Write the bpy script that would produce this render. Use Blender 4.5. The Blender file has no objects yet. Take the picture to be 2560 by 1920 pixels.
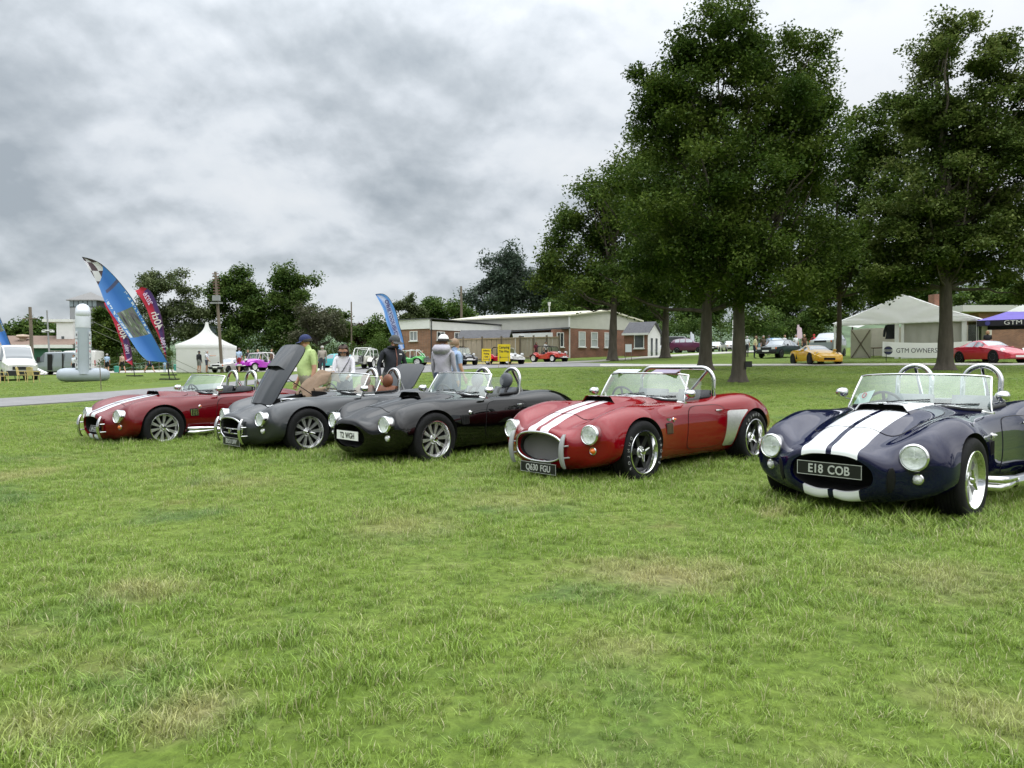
import bpy, bmesh, math, random
import numpy as np
from mathutils import Vector, Matrix, Euler
from mathutils.bvhtree import BVHTree
R = math.radians
scene = bpy.context.scene
COL = scene.collection
rng = np.random.default_rng(7)
random.seed(7)

# ---------------------------------------------------------------- camera
FPX, HORIZON, CAM_H = 1835.0, 928.0, 1.174          # focal length in pixels of the 2560 wide photograph
cam_data = bpy.data.cameras.new('camera')
cam_data.sensor_width = 36.0
cam_data.lens = 36.0 * FPX / 2560.0
cam_data.clip_start = 0.05
cam_data.clip_end = 9000
cam = bpy.data.objects.new('camera', cam_data)
COL.objects.link(cam)
cam.location = (0, 0, CAM_H)
cam.rotation_euler = (R(90) - math.atan((960 - HORIZON) / FPX), 0, 0)
scene.camera = cam

# ---------------------------------------------------------------- sky, sun, exposure
SUN_EL, SUN_AZ = 60.0, 125.0                         # azimuth from straight ahead, positive = to the right
world = bpy.data.worlds.new('World')
scene.world = world
world.use_nodes = True
wn, wl = world.node_tree.nodes, world.node_tree.links
wn.clear()
def W(t, **k):
    n = wn.new(t)
    for a, b in k.items(): setattr(n, a, b)
    return n
def wmath(op, a, b=None, clamp=False):
    n = W('ShaderNodeMath', operation=op, use_clamp=clamp)
    for i, v in enumerate((a, b)):
        if v is None: continue
        if isinstance(v, (int, float)): n.inputs[i].default_value = v
        else: wl.new(v, n.inputs[i])
    return n.outputs[0]
def wramp(fac, stops):
    n = W('ShaderNodeValToRGB')
    while len(n.color_ramp.elements) < len(stops): n.color_ramp.elements.new(0.5)
    for e, (p, c) in zip(n.color_ramp.elements, stops):
        e.position = p
        e.color = (*c, 1) if isinstance(c, tuple) else (c, c, c, 1)
    wl.new(fac, n.inputs[0])
    return n.outputs[0]
def wnoise(vec, scale, detail, rough, off=(0, 0, 0), dist=0.0):
    m = W('ShaderNodeMapping')
    m.inputs['Location'].default_value = off
    wl.new(vec, m.inputs['Vector'])
    n = W('ShaderNodeTexNoise')
    n.inputs['Scale'].default_value = scale
    n.inputs['Detail'].default_value = detail
    n.inputs['Roughness'].default_value = rough
    n.inputs['Distortion'].default_value = dist
    wl.new(m.outputs[0], n.inputs['Vector'])
    return n.outputs['Fac']
def wmix(fac, a, b, blend='MIX'):
    n = W('ShaderNodeMix', data_type='RGBA', blend_type=blend)
    for sock, v in ((n.inputs[0], fac), (n.inputs[6], a), (n.inputs[7], b)):
        if isinstance(v, tuple): sock.default_value = (*v, 1)
        elif isinstance(v, (int, float)): sock.default_value = v
        else: wl.new(v, sock)
    return n.outputs[2]
sky = W('ShaderNodeTexSky', sky_type='NISHITA', sun_disc=False)
sky.sun_elevation = R(SUN_EL)
sky.sun_rotation = R(SUN_AZ)
sky.dust_density = 2.0
tc = W('ShaderNodeTexCoord')
sep = W('ShaderNodeSeparateXYZ')
wl.new(tc.outputs['Generated'], sep.inputs[0])
zc = wmath('MAXIMUM', sep.outputs[2], 0.0)
den = wmath('ADD', zc, 0.55)
comb = W('ShaderNodeCombineXYZ')
wl.new(wmath('DIVIDE', sep.outputs[0], den), comb.inputs[0])
wl.new(wmath('DIVIDE', sep.outputs[1], den), comb.inputs[1])
cv = comb.outputs[0]                                   # the cloud deck seen in perspective
hi = W('ShaderNodeVectorMath', operation='SCALE'); hi.inputs['Scale'].default_value = 0.972; wl.new(cv, hi.inputs[0]); cu = hi.outputs[0]   # the same deck a little higher up
OFF = (7.7, 2.9, 0)
big = wnoise(cv, 1.7, 2, 0.45, OFF, 0.2)
med = wnoise(cv, 2.2, 8, 0.51, (9.2, 4.4, 0), 0.15)
med2 = wnoise(cu, 2.2, 8, 0.51, (9.2, 4.4, 0), 0.15)
fine = wnoise(cv, 9.5, 7, 0.52, (1.2, 7.7, 2.0), 0.2)
fine2 = wnoise(cu, 9.5, 7, 0.52, (1.2, 7.7, 2.0), 0.2)
dens = wmath('ADD', wmath('ADD', wmath('MULTIPLY', big, 0.54), wmath('MULTIPLY', med, 0.38)), wmath('MULTIPLY', fine, 0.08))
rim = wmath('ADD', wmath('MULTIPLY', wmath('SUBTRACT', med, med2), 1.15), wmath('MULTIPLY', wmath('SUBTRACT', fine, fine2), 0.26))   # lit upper edges of the heaps, grey bases
dens = wmath('SUBTRACT', dens, rim)
cloud = wramp(dens, [(0.36, (0.75, 0.775, 0.80)), (0.445, (0.69, 0.725, 0.76)), (0.50, (0.59, 0.63, 0.67)), (0.55, (0.49, 0.53, 0.565)), (0.64, (0.35, 0.39, 0.425))])
# an overcast sky grows brighter towards the zenith
zen = wmath('ADD', 0.285, wmath('MULTIPLY', wmath('POWER', zc, 3.2), 1.55))
zcol = W('ShaderNodeCombineXYZ')
for i in range(3): wl.new(zen, zcol.inputs[i])
cloud = wmix(1.0, cloud, zcol.outputs[0], 'MULTIPLY')
bg1 = W('ShaderNodeBackground'); bg1.inputs[1].default_value = 0.05
wl.new(sky.outputs[0], bg1.inputs[0])
bg2 = W('ShaderNodeBackground'); bg2.inputs[1].default_value = 1.0
wl.new(cloud, bg2.inputs[0])
mixs = W('ShaderNodeMixShader')
mixs.inputs[0].default_value = 0.93                   # nearly closed cloud deck over the blue sky
wl.new(bg1.outputs[0], mixs.inputs[1]); wl.new(bg2.outputs[0], mixs.inputs[2])
wout = W('ShaderNodeOutputWorld')
wl.new(mixs.outputs[0], wout.inputs[0])

sun_data = bpy.data.lights.new('sun', 'SUN')
sun_data.energy = 0.5
sun_data.angle = R(120)
sun_data.color = (1.0, 0.96, 0.90)
sun = bpy.data.objects.new('sun', sun_data)
COL.objects.link(sun)
_az, _el = R(SUN_AZ), R(SUN_EL)
_d = Vector((math.sin(_az) * math.cos(_el), math.cos(_az) * math.cos(_el), math.sin(_el)))
sun.rotation_euler = _d.to_track_quat('Z', 'Y').to_euler()
scene.view_settings.view_transform = 'Standard'
scene.view_settings.look = 'None'
scene.view_settings.gamma = 1.0
scene.view_settings.use_curve_mapping = False
scene.view_settings.exposure = 1.9
scene.cycles.max_bounces = 7
scene.cycles.transparent_max_bounces = 16
scene.cycles.caustics_reflective = False
scene.cycles.caustics_refractive = False

# ---------------------------------------------------------------- places
def slope(X, Y):
    u = np.clip(X / np.maximum(Y, 3.0), -0.75, 0.75)
    return 0.038 + 0.034 * u
def G(X, Y):
    """height of the lawn: level round the camera, rising gently beyond the cars, level again past 95 m"""
    X = np.asarray(X, float); Y = np.asarray(Y, float)
    Yc = 95.0 - 8.0 * np.log1p(np.exp(np.clip((95.0 - Y) / 8.0, -40, 40)))
    t = np.clip((Yc - 12.0) / 3.0, -40, 60)
    return slope(X, np.maximum(Yc, 3.0) + 0 * Y) * 3.0 * np.log1p(np.exp(t))
def slopeX(px): return (px - 1280.0) / FPX
def gp(px, Y, dz=0.0):
    """the spot of lawn that lies Y metres ahead on the line of sight of photo column px"""
    X = slopeX(px) * Y
    return Vector((X, Y, float(G(X, Y)) + dz))
def hit(px, py):
    """the spot of lawn seen at a photo pixel"""
    Y = 2.0
    while Y < 400:
        X = slopeX(px) * Y
        if CAM_H - (py - HORIZON) / FPX * Y <= float(G(X, Y)): break
        Y += 0.1
    return gp(px, Y)
def at(px, py, Y):
    return Vector((slopeX(px) * Y, Y, CAM_H - (py - HORIZON) / FPX * Y))

# ---------------------------------------------------------------- materials
MATS = {}
def nodes_of(m):
    m.use_nodes = True
    return m.node_tree.nodes, m.node_tree.links
def mat(name, col, rough=0.6, metal=0.0, coat=0.0, spec=0.5, noise=0.0, nscale=8.0, bump=0.0, bscale=60.0, emit=None, alpha=1.0, trans=0.0, ior=1.45, stretch=None):
    """principled material with a little mottling (noise) and fine relief (bump)"""
    if name in MATS: return MATS[name]
    m = bpy.data.materials.new(name)
    n, l = nodes_of(m)
    b = n['Principled BSDF']
    b.inputs['Base Color'].default_value = (*col, 1)
    b.inputs['Roughness'].default_value = rough
    b.inputs['Metallic'].default_value = metal
    b.inputs['Coat Weight'].default_value = coat
    b.inputs['Coat Roughness'].default_value = 0.03
    b.inputs['Specular IOR Level'].default_value = spec
    b.inputs['Transmission Weight'].default_value = trans
    b.inputs['IOR'].default_value = ior
    b.inputs['Alpha'].default_value = alpha
    m.diffuse_color = (*col, 1)
    if noise or bump:
        t = n.new('ShaderNodeTexCoord')
        mp = n.new('ShaderNodeMapping')
        l.new(t.outputs['Object'], mp.inputs[0])
        if stretch: mp.inputs['Scale'].default_value = stretch
    if noise:
        x = n.new('ShaderNodeTexNoise')
        x.inputs['Scale'].default_value = nscale
        x.inputs['Detail'].default_value = 6
        x.inputs['Roughness'].default_value = 0.65
        l.new(mp.outputs[0], x.inputs['Vector'])
        r = n.new('ShaderNodeValToRGB')
        r.color_ramp.elements[0].position = 0.3; r.color_ramp.elements[1].position = 0.7
        lo = tuple(max(0, c * (1 - noise)) for c in col); hi = tuple(min(1, c * (1 + noise)) for c in col)
        r.color_ramp.elements[0].color = (*lo, 1); r.color_ramp.elements[1].color = (*hi, 1)
        l.new(x.outputs['Fac'], r.inputs[0])
        l.new(r.outputs[0], b.inputs['Base Color'])
    if bump:
        y = n.new('ShaderNodeTexNoise')
        y.inputs['Scale'].default_value = bscale
        y.inputs['Detail'].default_value = 4
        l.new(mp.outputs[0], y.inputs['Vector'])
        bp = n.new('ShaderNodeBump')
        bp.inputs['Strength'].default_value = bump
        bp.inputs['Distance'].default_value = 0.02
        l.new(y.outputs['Fac'], bp.inputs['Height'])
        l.new(bp.outputs[0], b.inputs['Normal'])
    if emit:
        b.inputs['Emission Color'].default_value = (*emit, 1)
        b.inputs['Emission Strength'].default_value = 1.0
    MATS[name] = m
    return m

# ---------------------------------------------------------------- mesh building
class MB:
    """collects shapes and links them as one mesh object"""
    def __init__(s): s.v, s.f, s.m = [], [], []
    def add(s, vs, fs, mi=0):
        o = len(s.v)
        s.v += [tuple(map(float, v)) for v in vs]
        s.f += [tuple(i + o for i in f) for f in fs]
        s.m += [mi] * len(fs)
        return s
    def box(s, c, d, mi=0, rot=None, taper=1.0):
        x, y, z = (k / 2 for k in d)
        vs = [Vector((a * x * (taper if e > 0 else 1), b * y * (taper if e > 0 else 1), e * z)) for e in (-1, 1) for b in (-1, 1) for a in (-1, 1)]
        if rot is not None:
            m = rot if isinstance(rot, Matrix) else Euler(rot).to_matrix()
            vs = [m @ v for v in vs]
        c = Vector(c)
        return s.add([v + c for v in vs], [(0, 2, 3, 1), (4, 5, 7, 6), (0, 1, 5, 4), (2, 6, 7, 3), (0, 4, 6, 2), (1, 3, 7, 5)], mi)
    def cyl(s, p, q, r, r2=None, n=12, mi=0, caps=True):
        p, q = Vector(p), Vector(q)
        r2 = r if r2 is None else r2
        a = (q - p).normalized() if (q - p).length > 1e-9 else Vector((0, 0, 1))
        u = a.orthogonal().normalized(); w = a.cross(u)
        vs, fs = [], []
        for c, k in ((p, r), (q, r2)):
            for i in range(n):
                t = 2 * math.pi * i / n
                vs.append(c + (u * math.cos(t) + w * math.sin(t)) * k)
        fs = [(i, (i + 1) % n, n + (i + 1) % n, n + i) for i in range(n)]
        if caps: fs += [tuple(range(n - 1, -1, -1)), tuple(range(n, 2 * n))]
        return s.add(vs, fs, mi)
    def tube(s, pts, rad, n=8, mi=0, closed=False, caps=True):
        pts = [Vector(p) for p in pts]; k = len(pts)
        rs = rad if hasattr(rad, '__len__') else [rad] * k
        vs, fs = [], []; u = None
        for i, p in enumerate(pts):
            a, b = pts[i - 1] if (i or closed) else p, pts[(i + 1) % k] if (i < k - 1 or closed) else p
            d = (b - a).normalized()
            u = d.orthogonal().normalized() if u is None else (u - d * u.dot(d)).normalized()
            w = d.cross(u)
            for j in range(n):
                t = 2 * math.pi * j / n
                vs.append(p + (u * math.cos(t) + w * math.sin(t)) * rs[i])
        for i in range(k if closed else k - 1):
            a, b = i * n, ((i + 1) % k) * n
            fs += [(a + j, a + (j + 1) % n, b + (j + 1) % n, b + j) for j in range(n)]
        if caps and not closed: fs += [tuple(range(n - 1, -1, -1)), tuple(range((k - 1) * n, k * n))]
        return s.add(vs, fs, mi)
    def lathe(s, prof, c=(0, 0, 0), axis='z', n=24, mi=0, close=False):
        """prof: list of (radius, height) or (radius, height, material)"""
        vs, fs, ms = [], [], []; c = Vector(c); k = len(prof)
        for pr in prof:
            r, h = pr[0], pr[1]
            for i in range(n):
                t = 2 * math.pi * i / n
                a, b = r * math.cos(t), r * math.sin(t)
                v = {'z': (a, b, h), 'y': (a, h, -b), 'x': (h, a, b)}[axis] if axis != 'y' else (a, h, b)
                vs.append(c + Vector(v))
        o = len(s.v)
        for j in range(k if close else k - 1):
            mm = prof[j][2] if len(prof[j]) > 2 else mi
            j2 = (j + 1) % k
            s.add([], [], 0)
            for i in range(n):
                f = (j * n + i, j * n + (i + 1) % n, j2 * n + (i + 1) % n, j2 * n + i)
                fs.append(f if axis != 'y' else f[::-1]); ms.append(mm)
        s.v += [tuple(v) for v in vs]
        s.f += [tuple(i + o for i in f) for f in fs]
        s.m += ms
        return s
    def ball(s, c, r, n=10, mi=0, rot=None):
        rx, ry, rz = r if hasattr(r, '__len__') else (r, r, r)
        vs, fs = [], []; h = max(4, n // 2 + 1); c = Vector(c)
        for i in range(h + 1):
            a = math.pi * i / h
            for j in range(n):
                t = 2 * math.pi * j / n
                v = Vector((rx * math.sin(a) * math.cos(t), ry * math.sin(a) * math.sin(t), rz * math.cos(a)))
                if rot is not None: v = (rot if isinstance(rot, Matrix) else Euler(rot).to_matrix()) @ v
                vs.append(c + v)
        for i in range(h):
            fs += [(i * n + j, (i + 1) * n + j, (i + 1) * n + (j + 1) % n, i * n + (j + 1) % n) for j in range(n)]
        return s.add(vs, fs, mi)
    def grid(s, rows, mi=0, flip=False, wrap=False):
        h, w = len(rows), len(rows[0])
        vs = [p for r in rows for p in r]; fs = []
        for i in range(h - 1):
            for j in range(w if wrap else w - 1):
                j2 = (j + 1) % w
                f = (i * w + j, i * w + j2, (i + 1) * w + j2, (i + 1) * w + j)
                fs.append(f[::-1] if flip else f)
        return s.add(vs, fs, mi)
    def prism(s, poly, p0, ux, uy, depth, mi=0):
        """flat outline (2-D points) at p0 with axes ux, uy, thickened along their normal"""
        p0, ux, uy = Vector(p0), Vector(ux), Vector(uy)
        nrm = ux.cross(uy).normalized() * depth
        a = [p0 + ux * x + uy * y for x, y in poly]
        b = [p + nrm for p in a]; k = len(a)
        fs = [tuple(range(k - 1, -1, -1)), tuple(range(k, 2 * k))] + [(i, (i + 1) % k, k + (i + 1) % k, k + i) for i in range(k)]
        return s.add(a + b, fs, mi)
    def mesh(s, name, mats, smooth=None):
        me = bpy.data.meshes.new(name)
        me.from_pydata(s.v, [], s.f)
        for m in (mats if isinstance(mats, (list, tuple)) else [mats]): me.materials.append(m)
        if any(s.m): me.polygons.foreach_set('material_index', s.m)
        if smooth is not None: shade(me, smooth)
        me.update()
        return me
    def build(s, name, mats, parent=None, smooth=None, fix=True):
        me = s.mesh(name, mats, None)
        if fix:
            bm = bmesh.new(); bm.from_mesh(me)
            bmesh.ops.remove_doubles(bm, verts=bm.verts, dist=1e-6)
            bmesh.ops.recalc_face_normals(bm, faces=bm.faces)
            bm.to_mesh(me); bm.free()
        if smooth is not None: shade(me, smooth)
        return link(name, me, parent)
def shade(me, angle):
    """smooth shading that keeps edges sharper than angle (degrees)"""
    me.polygons.foreach_set('use_smooth', [True] * len(me.polygons))
    if angle and angle < 180: me.set_sharp_from_angle(angle=R(angle))
def link(name, data, parent=None):
    o = bpy.data.objects.new(name, data)
    COL.objects.link(o)
    if parent is not None: o.parent = parent
    return o
def tag(o, label=None, cat=None, group=None, kind=None):
    if label: o['label'] = label
    if cat: o['category'] = cat
    if group: o['group'] = group
    if kind: o['kind'] = kind
    return o
def thing(name, label, cat, loc=(0, 0, 0), rz=0.0, group=None):
    o = link(name, None)
    o.empty_display_size = 0.3
    o.location = loc; o.rotation_euler = (0, 0, rz)
    return tag(o, label, cat, group)
def copy_tree(o, parent=None):
    c = o.copy(); COL.objects.link(c)
    if parent is not None: c.parent = parent
    for ch in list(o.children): copy_tree(ch, c)
    return c
def text_mesh(txt, size, m, depth=0.002, align='CENTER', squeeze=1.0, bold=0.0):
    cu = bpy.data.curves.new('lettering', 'FONT')
    cu.body = txt; cu.size = size; cu.extrude = depth; cu.align_x = align; cu.align_y = 'CENTER'
    cu.offset = bold; cu.resolution_u = 3
    o = bpy.data.objects.new('lettering', cu)
    COL.objects.link(o)
    dg = bpy.context.evaluated_depsgraph_get()
    me = bpy.data.meshes.new_from_object(o.evaluated_get(dg))
    bpy.data.objects.remove(o); bpy.data.curves.remove(cu)
    if squeeze != 1.0: me.transform(Matrix.Diagonal((squeeze, 1, 1, 1)))
    me.materials.clear(); me.materials.append(m)
    return me
def lettering(txt, size, m, parent, M, name='lettering', **k):
    """letters in the x-y plane of matrix M (parent space), facing its +z"""
    me = text_mesh(txt, size, m, **k)
    me.transform(M)
    return link(name, me, parent)
def frame(o, x, y, z=None):
    """matrix with origin o and axes x, y (z = their cross product)"""
    x = Vector(x).normalized(); y = Vector(y); z = x.cross(y).normalized(); y = z.cross(x)
    M = Matrix.Identity(4)
    for i, a in enumerate((x, y, z, Vector(o))):
        for j in range(3): M[j][i] = a[j]
    return M
# ================================================================ lawn, roads, hill
def grass_colour(n, l, vec, tip=None):
    """patchy turf: fresh and dull green, straw where it has been worn or scorched"""
    def noise(scale, det=4, off=(0, 0, 0), rough=0.6):
        mp = n.new('ShaderNodeMapping'); mp.inputs['Location'].default_value = off; l.new(vec, mp.inputs[0])
        x = n.new('ShaderNodeTexNoise'); x.inputs['Scale'].default_value = scale; x.inputs['Detail'].default_value = det; x.inputs['Roughness'].default_value = rough
        l.new(mp.outputs[0], x.inputs['Vector']); return x.outputs['Fac']
    def ramp(f, stops):
        r = n.new('ShaderNodeValToRGB')
        while len(r.color_ramp.elements) < len(stops): r.color_ramp.elements.new(0.5)
        for e, (p, c) in zip(r.color_ramp.elements, stops): e.position = p; e.color = (*c, 1)
        l.new(f, r.inputs[0]); return r.outputs[0]
    def mix(f, a, b):
        m = n.new('ShaderNodeMix'); m.data_type = 'RGBA'; l.new(f, m.inputs[0]); l.new(a, m.inputs[6]); l.new(b, m.inputs[7]); return m.outputs[2]
    g = ramp(noise(0.45, 5), [(0.32, (0.100, 0.160, 0.021)), (0.5, (0.146, 0.218, 0.032)), (0.68, (0.192, 0.256, 0.050))])
    g2 = ramp(noise(2.6, 5, (5, 2, 0)), [(0.3, (0.110, 0.176, 0.028)), (0.55, (0.174, 0.238, 0.048)), (0.75, (0.236, 0.272, 0.092))])
    g = mix(ramp(noise(1.1, 3, (1, 8, 0)), [(0.4, (0.2,) * 3), (0.6, (0.8,) * 3)]), g, g2)
    blue = n.new('ShaderNodeRGB'); blue.outputs[0].default_value = (0.085, 0.150, 0.050, 1)
    g = mix(ramp(noise(0.75, 3, (12, 3, 1)), [(0.55, (0,) * 3), (0.72, (0.7,) * 3)]), g, blue.outputs[0])
    dry = n.new('ShaderNodeRGB'); dry.outputs[0].default_value = (0.240, 0.230, 0.085, 1)
    g = mix(ramp(noise(0.62, 6, (3.3, 6.1, 0), 0.7), [(0.58, (0,) * 3), (0.72, (0.75,) * 3)]), g, dry.outputs[0])
    # worn and scorched places, each where it lies on the lawn, with a ragged edge
    rag = noise(3.5, 5, (2, 2, 5)); worn = None
    for px, py, rx, ry, k in WORN:
        p = hit(px, py); kx = rx * p.y / FPX; ky = max(.18, (hit(px, py - ry).y - hit(px, py + ry).y) / 2)
        sb = n.new('ShaderNodeVectorMath'); sb.operation = 'SUBTRACT'; l.new(vec, sb.inputs[0]); sb.inputs[1].default_value = p
        ml = n.new('ShaderNodeVectorMath'); ml.operation = 'MULTIPLY'; l.new(sb.outputs[0], ml.inputs[0]); ml.inputs[1].default_value = (1 / kx, 1 / ky, 0)
        ln = n.new('ShaderNodeVectorMath'); ln.operation = 'LENGTH'; l.new(ml.outputs[0], ln.inputs[0])
        ad = n.new('ShaderNodeMath'); ad.operation = 'MULTIPLY_ADD'; ad.inputs[1].default_value = 2.4; l.new(rag, ad.inputs[0]); l.new(ln.outputs['Value'], ad.inputs[2])
        mr = n.new('ShaderNodeMapRange'); mr.inputs[1].default_value = 2.6; mr.inputs[2].default_value = 1.35; mr.inputs[3].default_value = 0; mr.inputs[4].default_value = k * .85; l.new(ad.outputs[0], mr.inputs[0])
        if worn is None: worn = mr.outputs[0]
        else:
            mxx = n.new('ShaderNodeMath'); mxx.operation = 'MAXIMUM'; l.new(worn, mxx.inputs[0]); l.new(mr.outputs[0], mxx.inputs[1]); worn = mxx.outputs[0]
    straw = n.new('ShaderNodeRGB'); straw.outputs[0].default_value = (0.300, 0.270, 0.125, 1)
    return mix(worn, g, straw.outputs[0])
WORN = [(1640, 1440, 230, 45, .85), (370, 1480, 130, 35, .75), (480, 1790, 130, 45, .85), (1010, 1320, 130, 40, .6), (40, 1190, 90, 22, .7), (60, 1850, 180, 60, .55), (1300, 1250, 160, 25, .5), (2350, 1460, 200, 60, .55), (2480, 1800, 150, 90, .5), (1250, 1120, 60, 12, .5), (1930, 1290, 60, 12, .7), (1960, 1085, 40, 14, .9), (600, 1210, 140, 22, .45), (1560, 1640, 160, 40, .4)]
def ground_material():
    m = bpy.data.materials.new('turf'); n, l = nodes_of(m); b = n['Principled BSDF']
    geo = n.new('ShaderNodeNewGeometry'); vec = geo.outputs['Position']
    g = grass_colour(n, l, vec)
    x = n.new('ShaderNodeTexNoise'); x.inputs['Scale'].default_value = 22; x.inputs['Detail'].default_value = 6; l.new(vec, x.inputs['Vector'])
    r = n.new('ShaderNodeMapRange'); r.inputs[1].default_value = 0.3; r.inputs[2].default_value = 0.7; r.inputs[3].default_value = 0.50; r.inputs[4].default_value = 0.95; l.new(x.outputs['Fac'], r.inputs[0])
    mm = n.new('ShaderNodeVectorMath'); mm.operation = 'SCALE'; l.new(g, mm.inputs[0]); l.new(r.outputs[0], mm.inputs['Scale'])
    l.new(mm.outputs[0], b.inputs['Base Color'])
    b.inputs['Roughness'].default_value = 0.9; b.inputs['Specular IOR Level'].default_value = 0.15
    bp = n.new('ShaderNodeBump'); bp.inputs['Strength'].default_value = 0.9; bp.inputs['Distance'].default_value = 0.05
    l.new(x.outputs['Fac'], bp.inputs['Height']); l.new(bp.outputs[0], b.inputs['Normal'])
    return m
TURF = ground_material()
def axis(a, b, fine0, fine1, step, grow):
    out = list(np.arange(fine0, fine1 + 1e-6, step)); s = step; x = fine1
    while x < b: s *= grow; x += s; out.append(min(x, b))
    s = step; x = fine0
    while x > a: s *= grow; x -= s; out.insert(0, max(x, a))
    return out
_xs = axis(-2500, 2500, -60, 60, 1.0, 1.25); _ys = axis(-400, 3500, 0, 100, 1.0, 1.25)
_X, _Y = np.meshgrid(_xs, _ys); _Z = G(_X, _Y)
b = MB(); b.grid([[(_X[i, j], _Y[i, j], _Z[i, j]) for j in range(len(_xs))] for i in range(len(_ys))])
tag(b.build('lawn', TURF, None, 80), kind='structure')

def tarmac_material(name, c0, c1):
    m = mat(name, c0, 0.9, noise=0.25, nscale=1.3, bump=0.4, bscale=90)
    return m
TARMAC = mat('tarmac', (0.21, 0.205, 0.205), 0.92, noise=0.16, nscale=1.6, bump=0.5, bscale=80)
CONCRETE = mat('concrete_path', (0.40, 0.385, 0.35), 0.9, noise=0.12, nscale=2.0, bump=0.3, bscale=60)
YELLOWLINE = mat('yellow_kerb_paint', (0.52, 0.42, 0.15), 0.8, noise=0.2, nscale=2)
RIBBONS = []
def ribbon(name, near, far, m, lift):
    """a strip of paving between two edges given as photo pixels on the lawn"""
    A = [hit(*p).xy for p in near]; B = [hit(*p).xy for p in far]
    def dense(P, k=60):
        d = np.concatenate([[0], np.cumsum([(P[i + 1] - P[i]).length for i in range(len(P) - 1)])]); d = d / d[-1]
        q = np.linspace(0, 1, k); XY = np.array([tuple(p) for p in P])
        return np.stack([np.interp(q, d, XY[:, 0]), np.interp(q, d, XY[:, 1])], 1)
    a, c = dense(A), dense(B)
    for _ in range(6):                              # ease the corners
        a[1:-1] = (a[:-2] + 2 * a[1:-1] + a[2:]) / 4; c[1:-1] = (c[:-2] + 2 * c[1:-1] + c[2:]) / 4
    RIBBONS.append((a, c))
    rows = []
    for k in range(7):
        p = a + (c - a) * k / 6
        rows.append([(x, y, float(G(x, y)) + lift) for x, y in p])
    rows = [[(x, y, z - lift - .06) for x, y, z in rows[0]]] + rows + [[(x, y, z - lift - .06) for x, y, z in rows[-1]]]
    b = MB(); b.grid(rows)
    o = b.build(name, m, None, 50)
    return tag(o, kind='structure')
ribbon('road', [(-260, 1033), (0, 1018), (243, 1003), (451, 982), (620, 963), (770, 951), (920, 939), (1080, 931), (1200, 921), (1330, 918.5), (1480, 917), (1600, 916)],
       [(-260, 1010), (0, 998), (243, 983), (451, 967), (620, 953), (740, 937), (840, 922), (920, 915), (1060, 911), (1200, 909), (1330, 907), (1480, 908), (1600, 911)], TARMAC, 0.03)
ribbon('footpath', [(1500, 917), (1700, 916), (1920, 915.5), (2200, 914.5), (2500, 914), (2700, 914)], [(1500, 912), (1700, 912), (1920, 911.5), (2200, 910), (2500, 909.5), (2700, 909.5)], CONCRETE, 0.042)
ribbon('path', [(1300, 911), (1480, 906), (1545, 901), (1679, 892), (1778, 886), (1878, 881.5), (2000, 876)], [(1300, 908), (1480, 903), (1545, 897.5), (1679, 887.5), (1778, 882), (1878, 877.5), (2000, 873)], CONCRETE, 0.05)
ribbon('path', [(60, 938), (160, 936), (260, 933), (420, 931), (640, 930), (850, 928)], [(60, 932), (160, 930), (260, 928), (420, 925), (640, 922.5), (850, 915)], CONCRETE, 0.036)
ribbon('verge_strip', [(1060, 912), (1160, 912), (1260, 911), (1330, 909)], [(1060, 908), (1160, 907.5), (1260, 907), (1330, 907)], mat('worn_verge', (0.30, 0.25, 0.09), 0.9, noise=0.3, nscale=3), 0.06)
def on_paving(x, y):
    for a, c in RIBBONS:
        m = (a + c) / 2; w = np.linalg.norm(a - c, axis=1) / 2
        d = np.hypot(m[:, 0] - x, m[:, 1] - y); k = int(d.argmin())
        if d[k] < w[k] + 0.35: return True
    return False
# the distant wooded ridge
b = MB(); rows = []
for j in range(12):
    Y = 1100 + j * 90; r = []
    for i in range(60):
        X = -2400 + i * 80
        h = 140 * math.exp(-((j - 8) / 4.2) ** 2) * (0.62 + 0.22 * math.sin(X / 700 + .8) + 0.10 * math.sin(X / 230 + j * .5)) 
        r.append((X, Y, float(G(X, Y)) - 3 + h + random.uniform(-3, 3) * (j > 1)))
    rows.append(r)
b.grid(rows)
tag(b.build('hill', mat('hill_woods', (0.075, 0.115, 0.060), 0.95, noise=0.5, nscale=0.018, bump=1.0, bscale=0.05), None, 80), kind='structure')

# ---------------------------------------------------------------- grass blades
def tuft(seed, n, h, spread, lean):
    r = random.Random(seed); b = MB()
    for _ in range(n):
        a = r.uniform(0, 6.283); d = spread * math.sqrt(r.random())
        x, y = d * math.cos(a), d * math.sin(a)
        t = r.uniform(0, 6.283); H = h * r.uniform(0.5, 1.15); L = lean * r.uniform(0.2, 1.3) * H; w = r.uniform(0.0017, 0.0036)
        ux, uy = math.cos(t), math.sin(t); px, py = -uy * w, ux * w
        k = [(0, 0), (0.55, 0.30), (0.92, 1.0)]
        vs = []
        for q, (z, o) in enumerate(k):
            ww = (1.0, 0.8, 0.05)[q]
            vs += [(x + ux * L * o - px * ww, y + uy * L * o - py * ww, z * H), (x + ux * L * o + px * ww, y + uy * L * o + py * ww, z * H)]
        b.add(vs, [(0, 1, 3, 2), (2, 3, 5, 4)])
    return b
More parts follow.
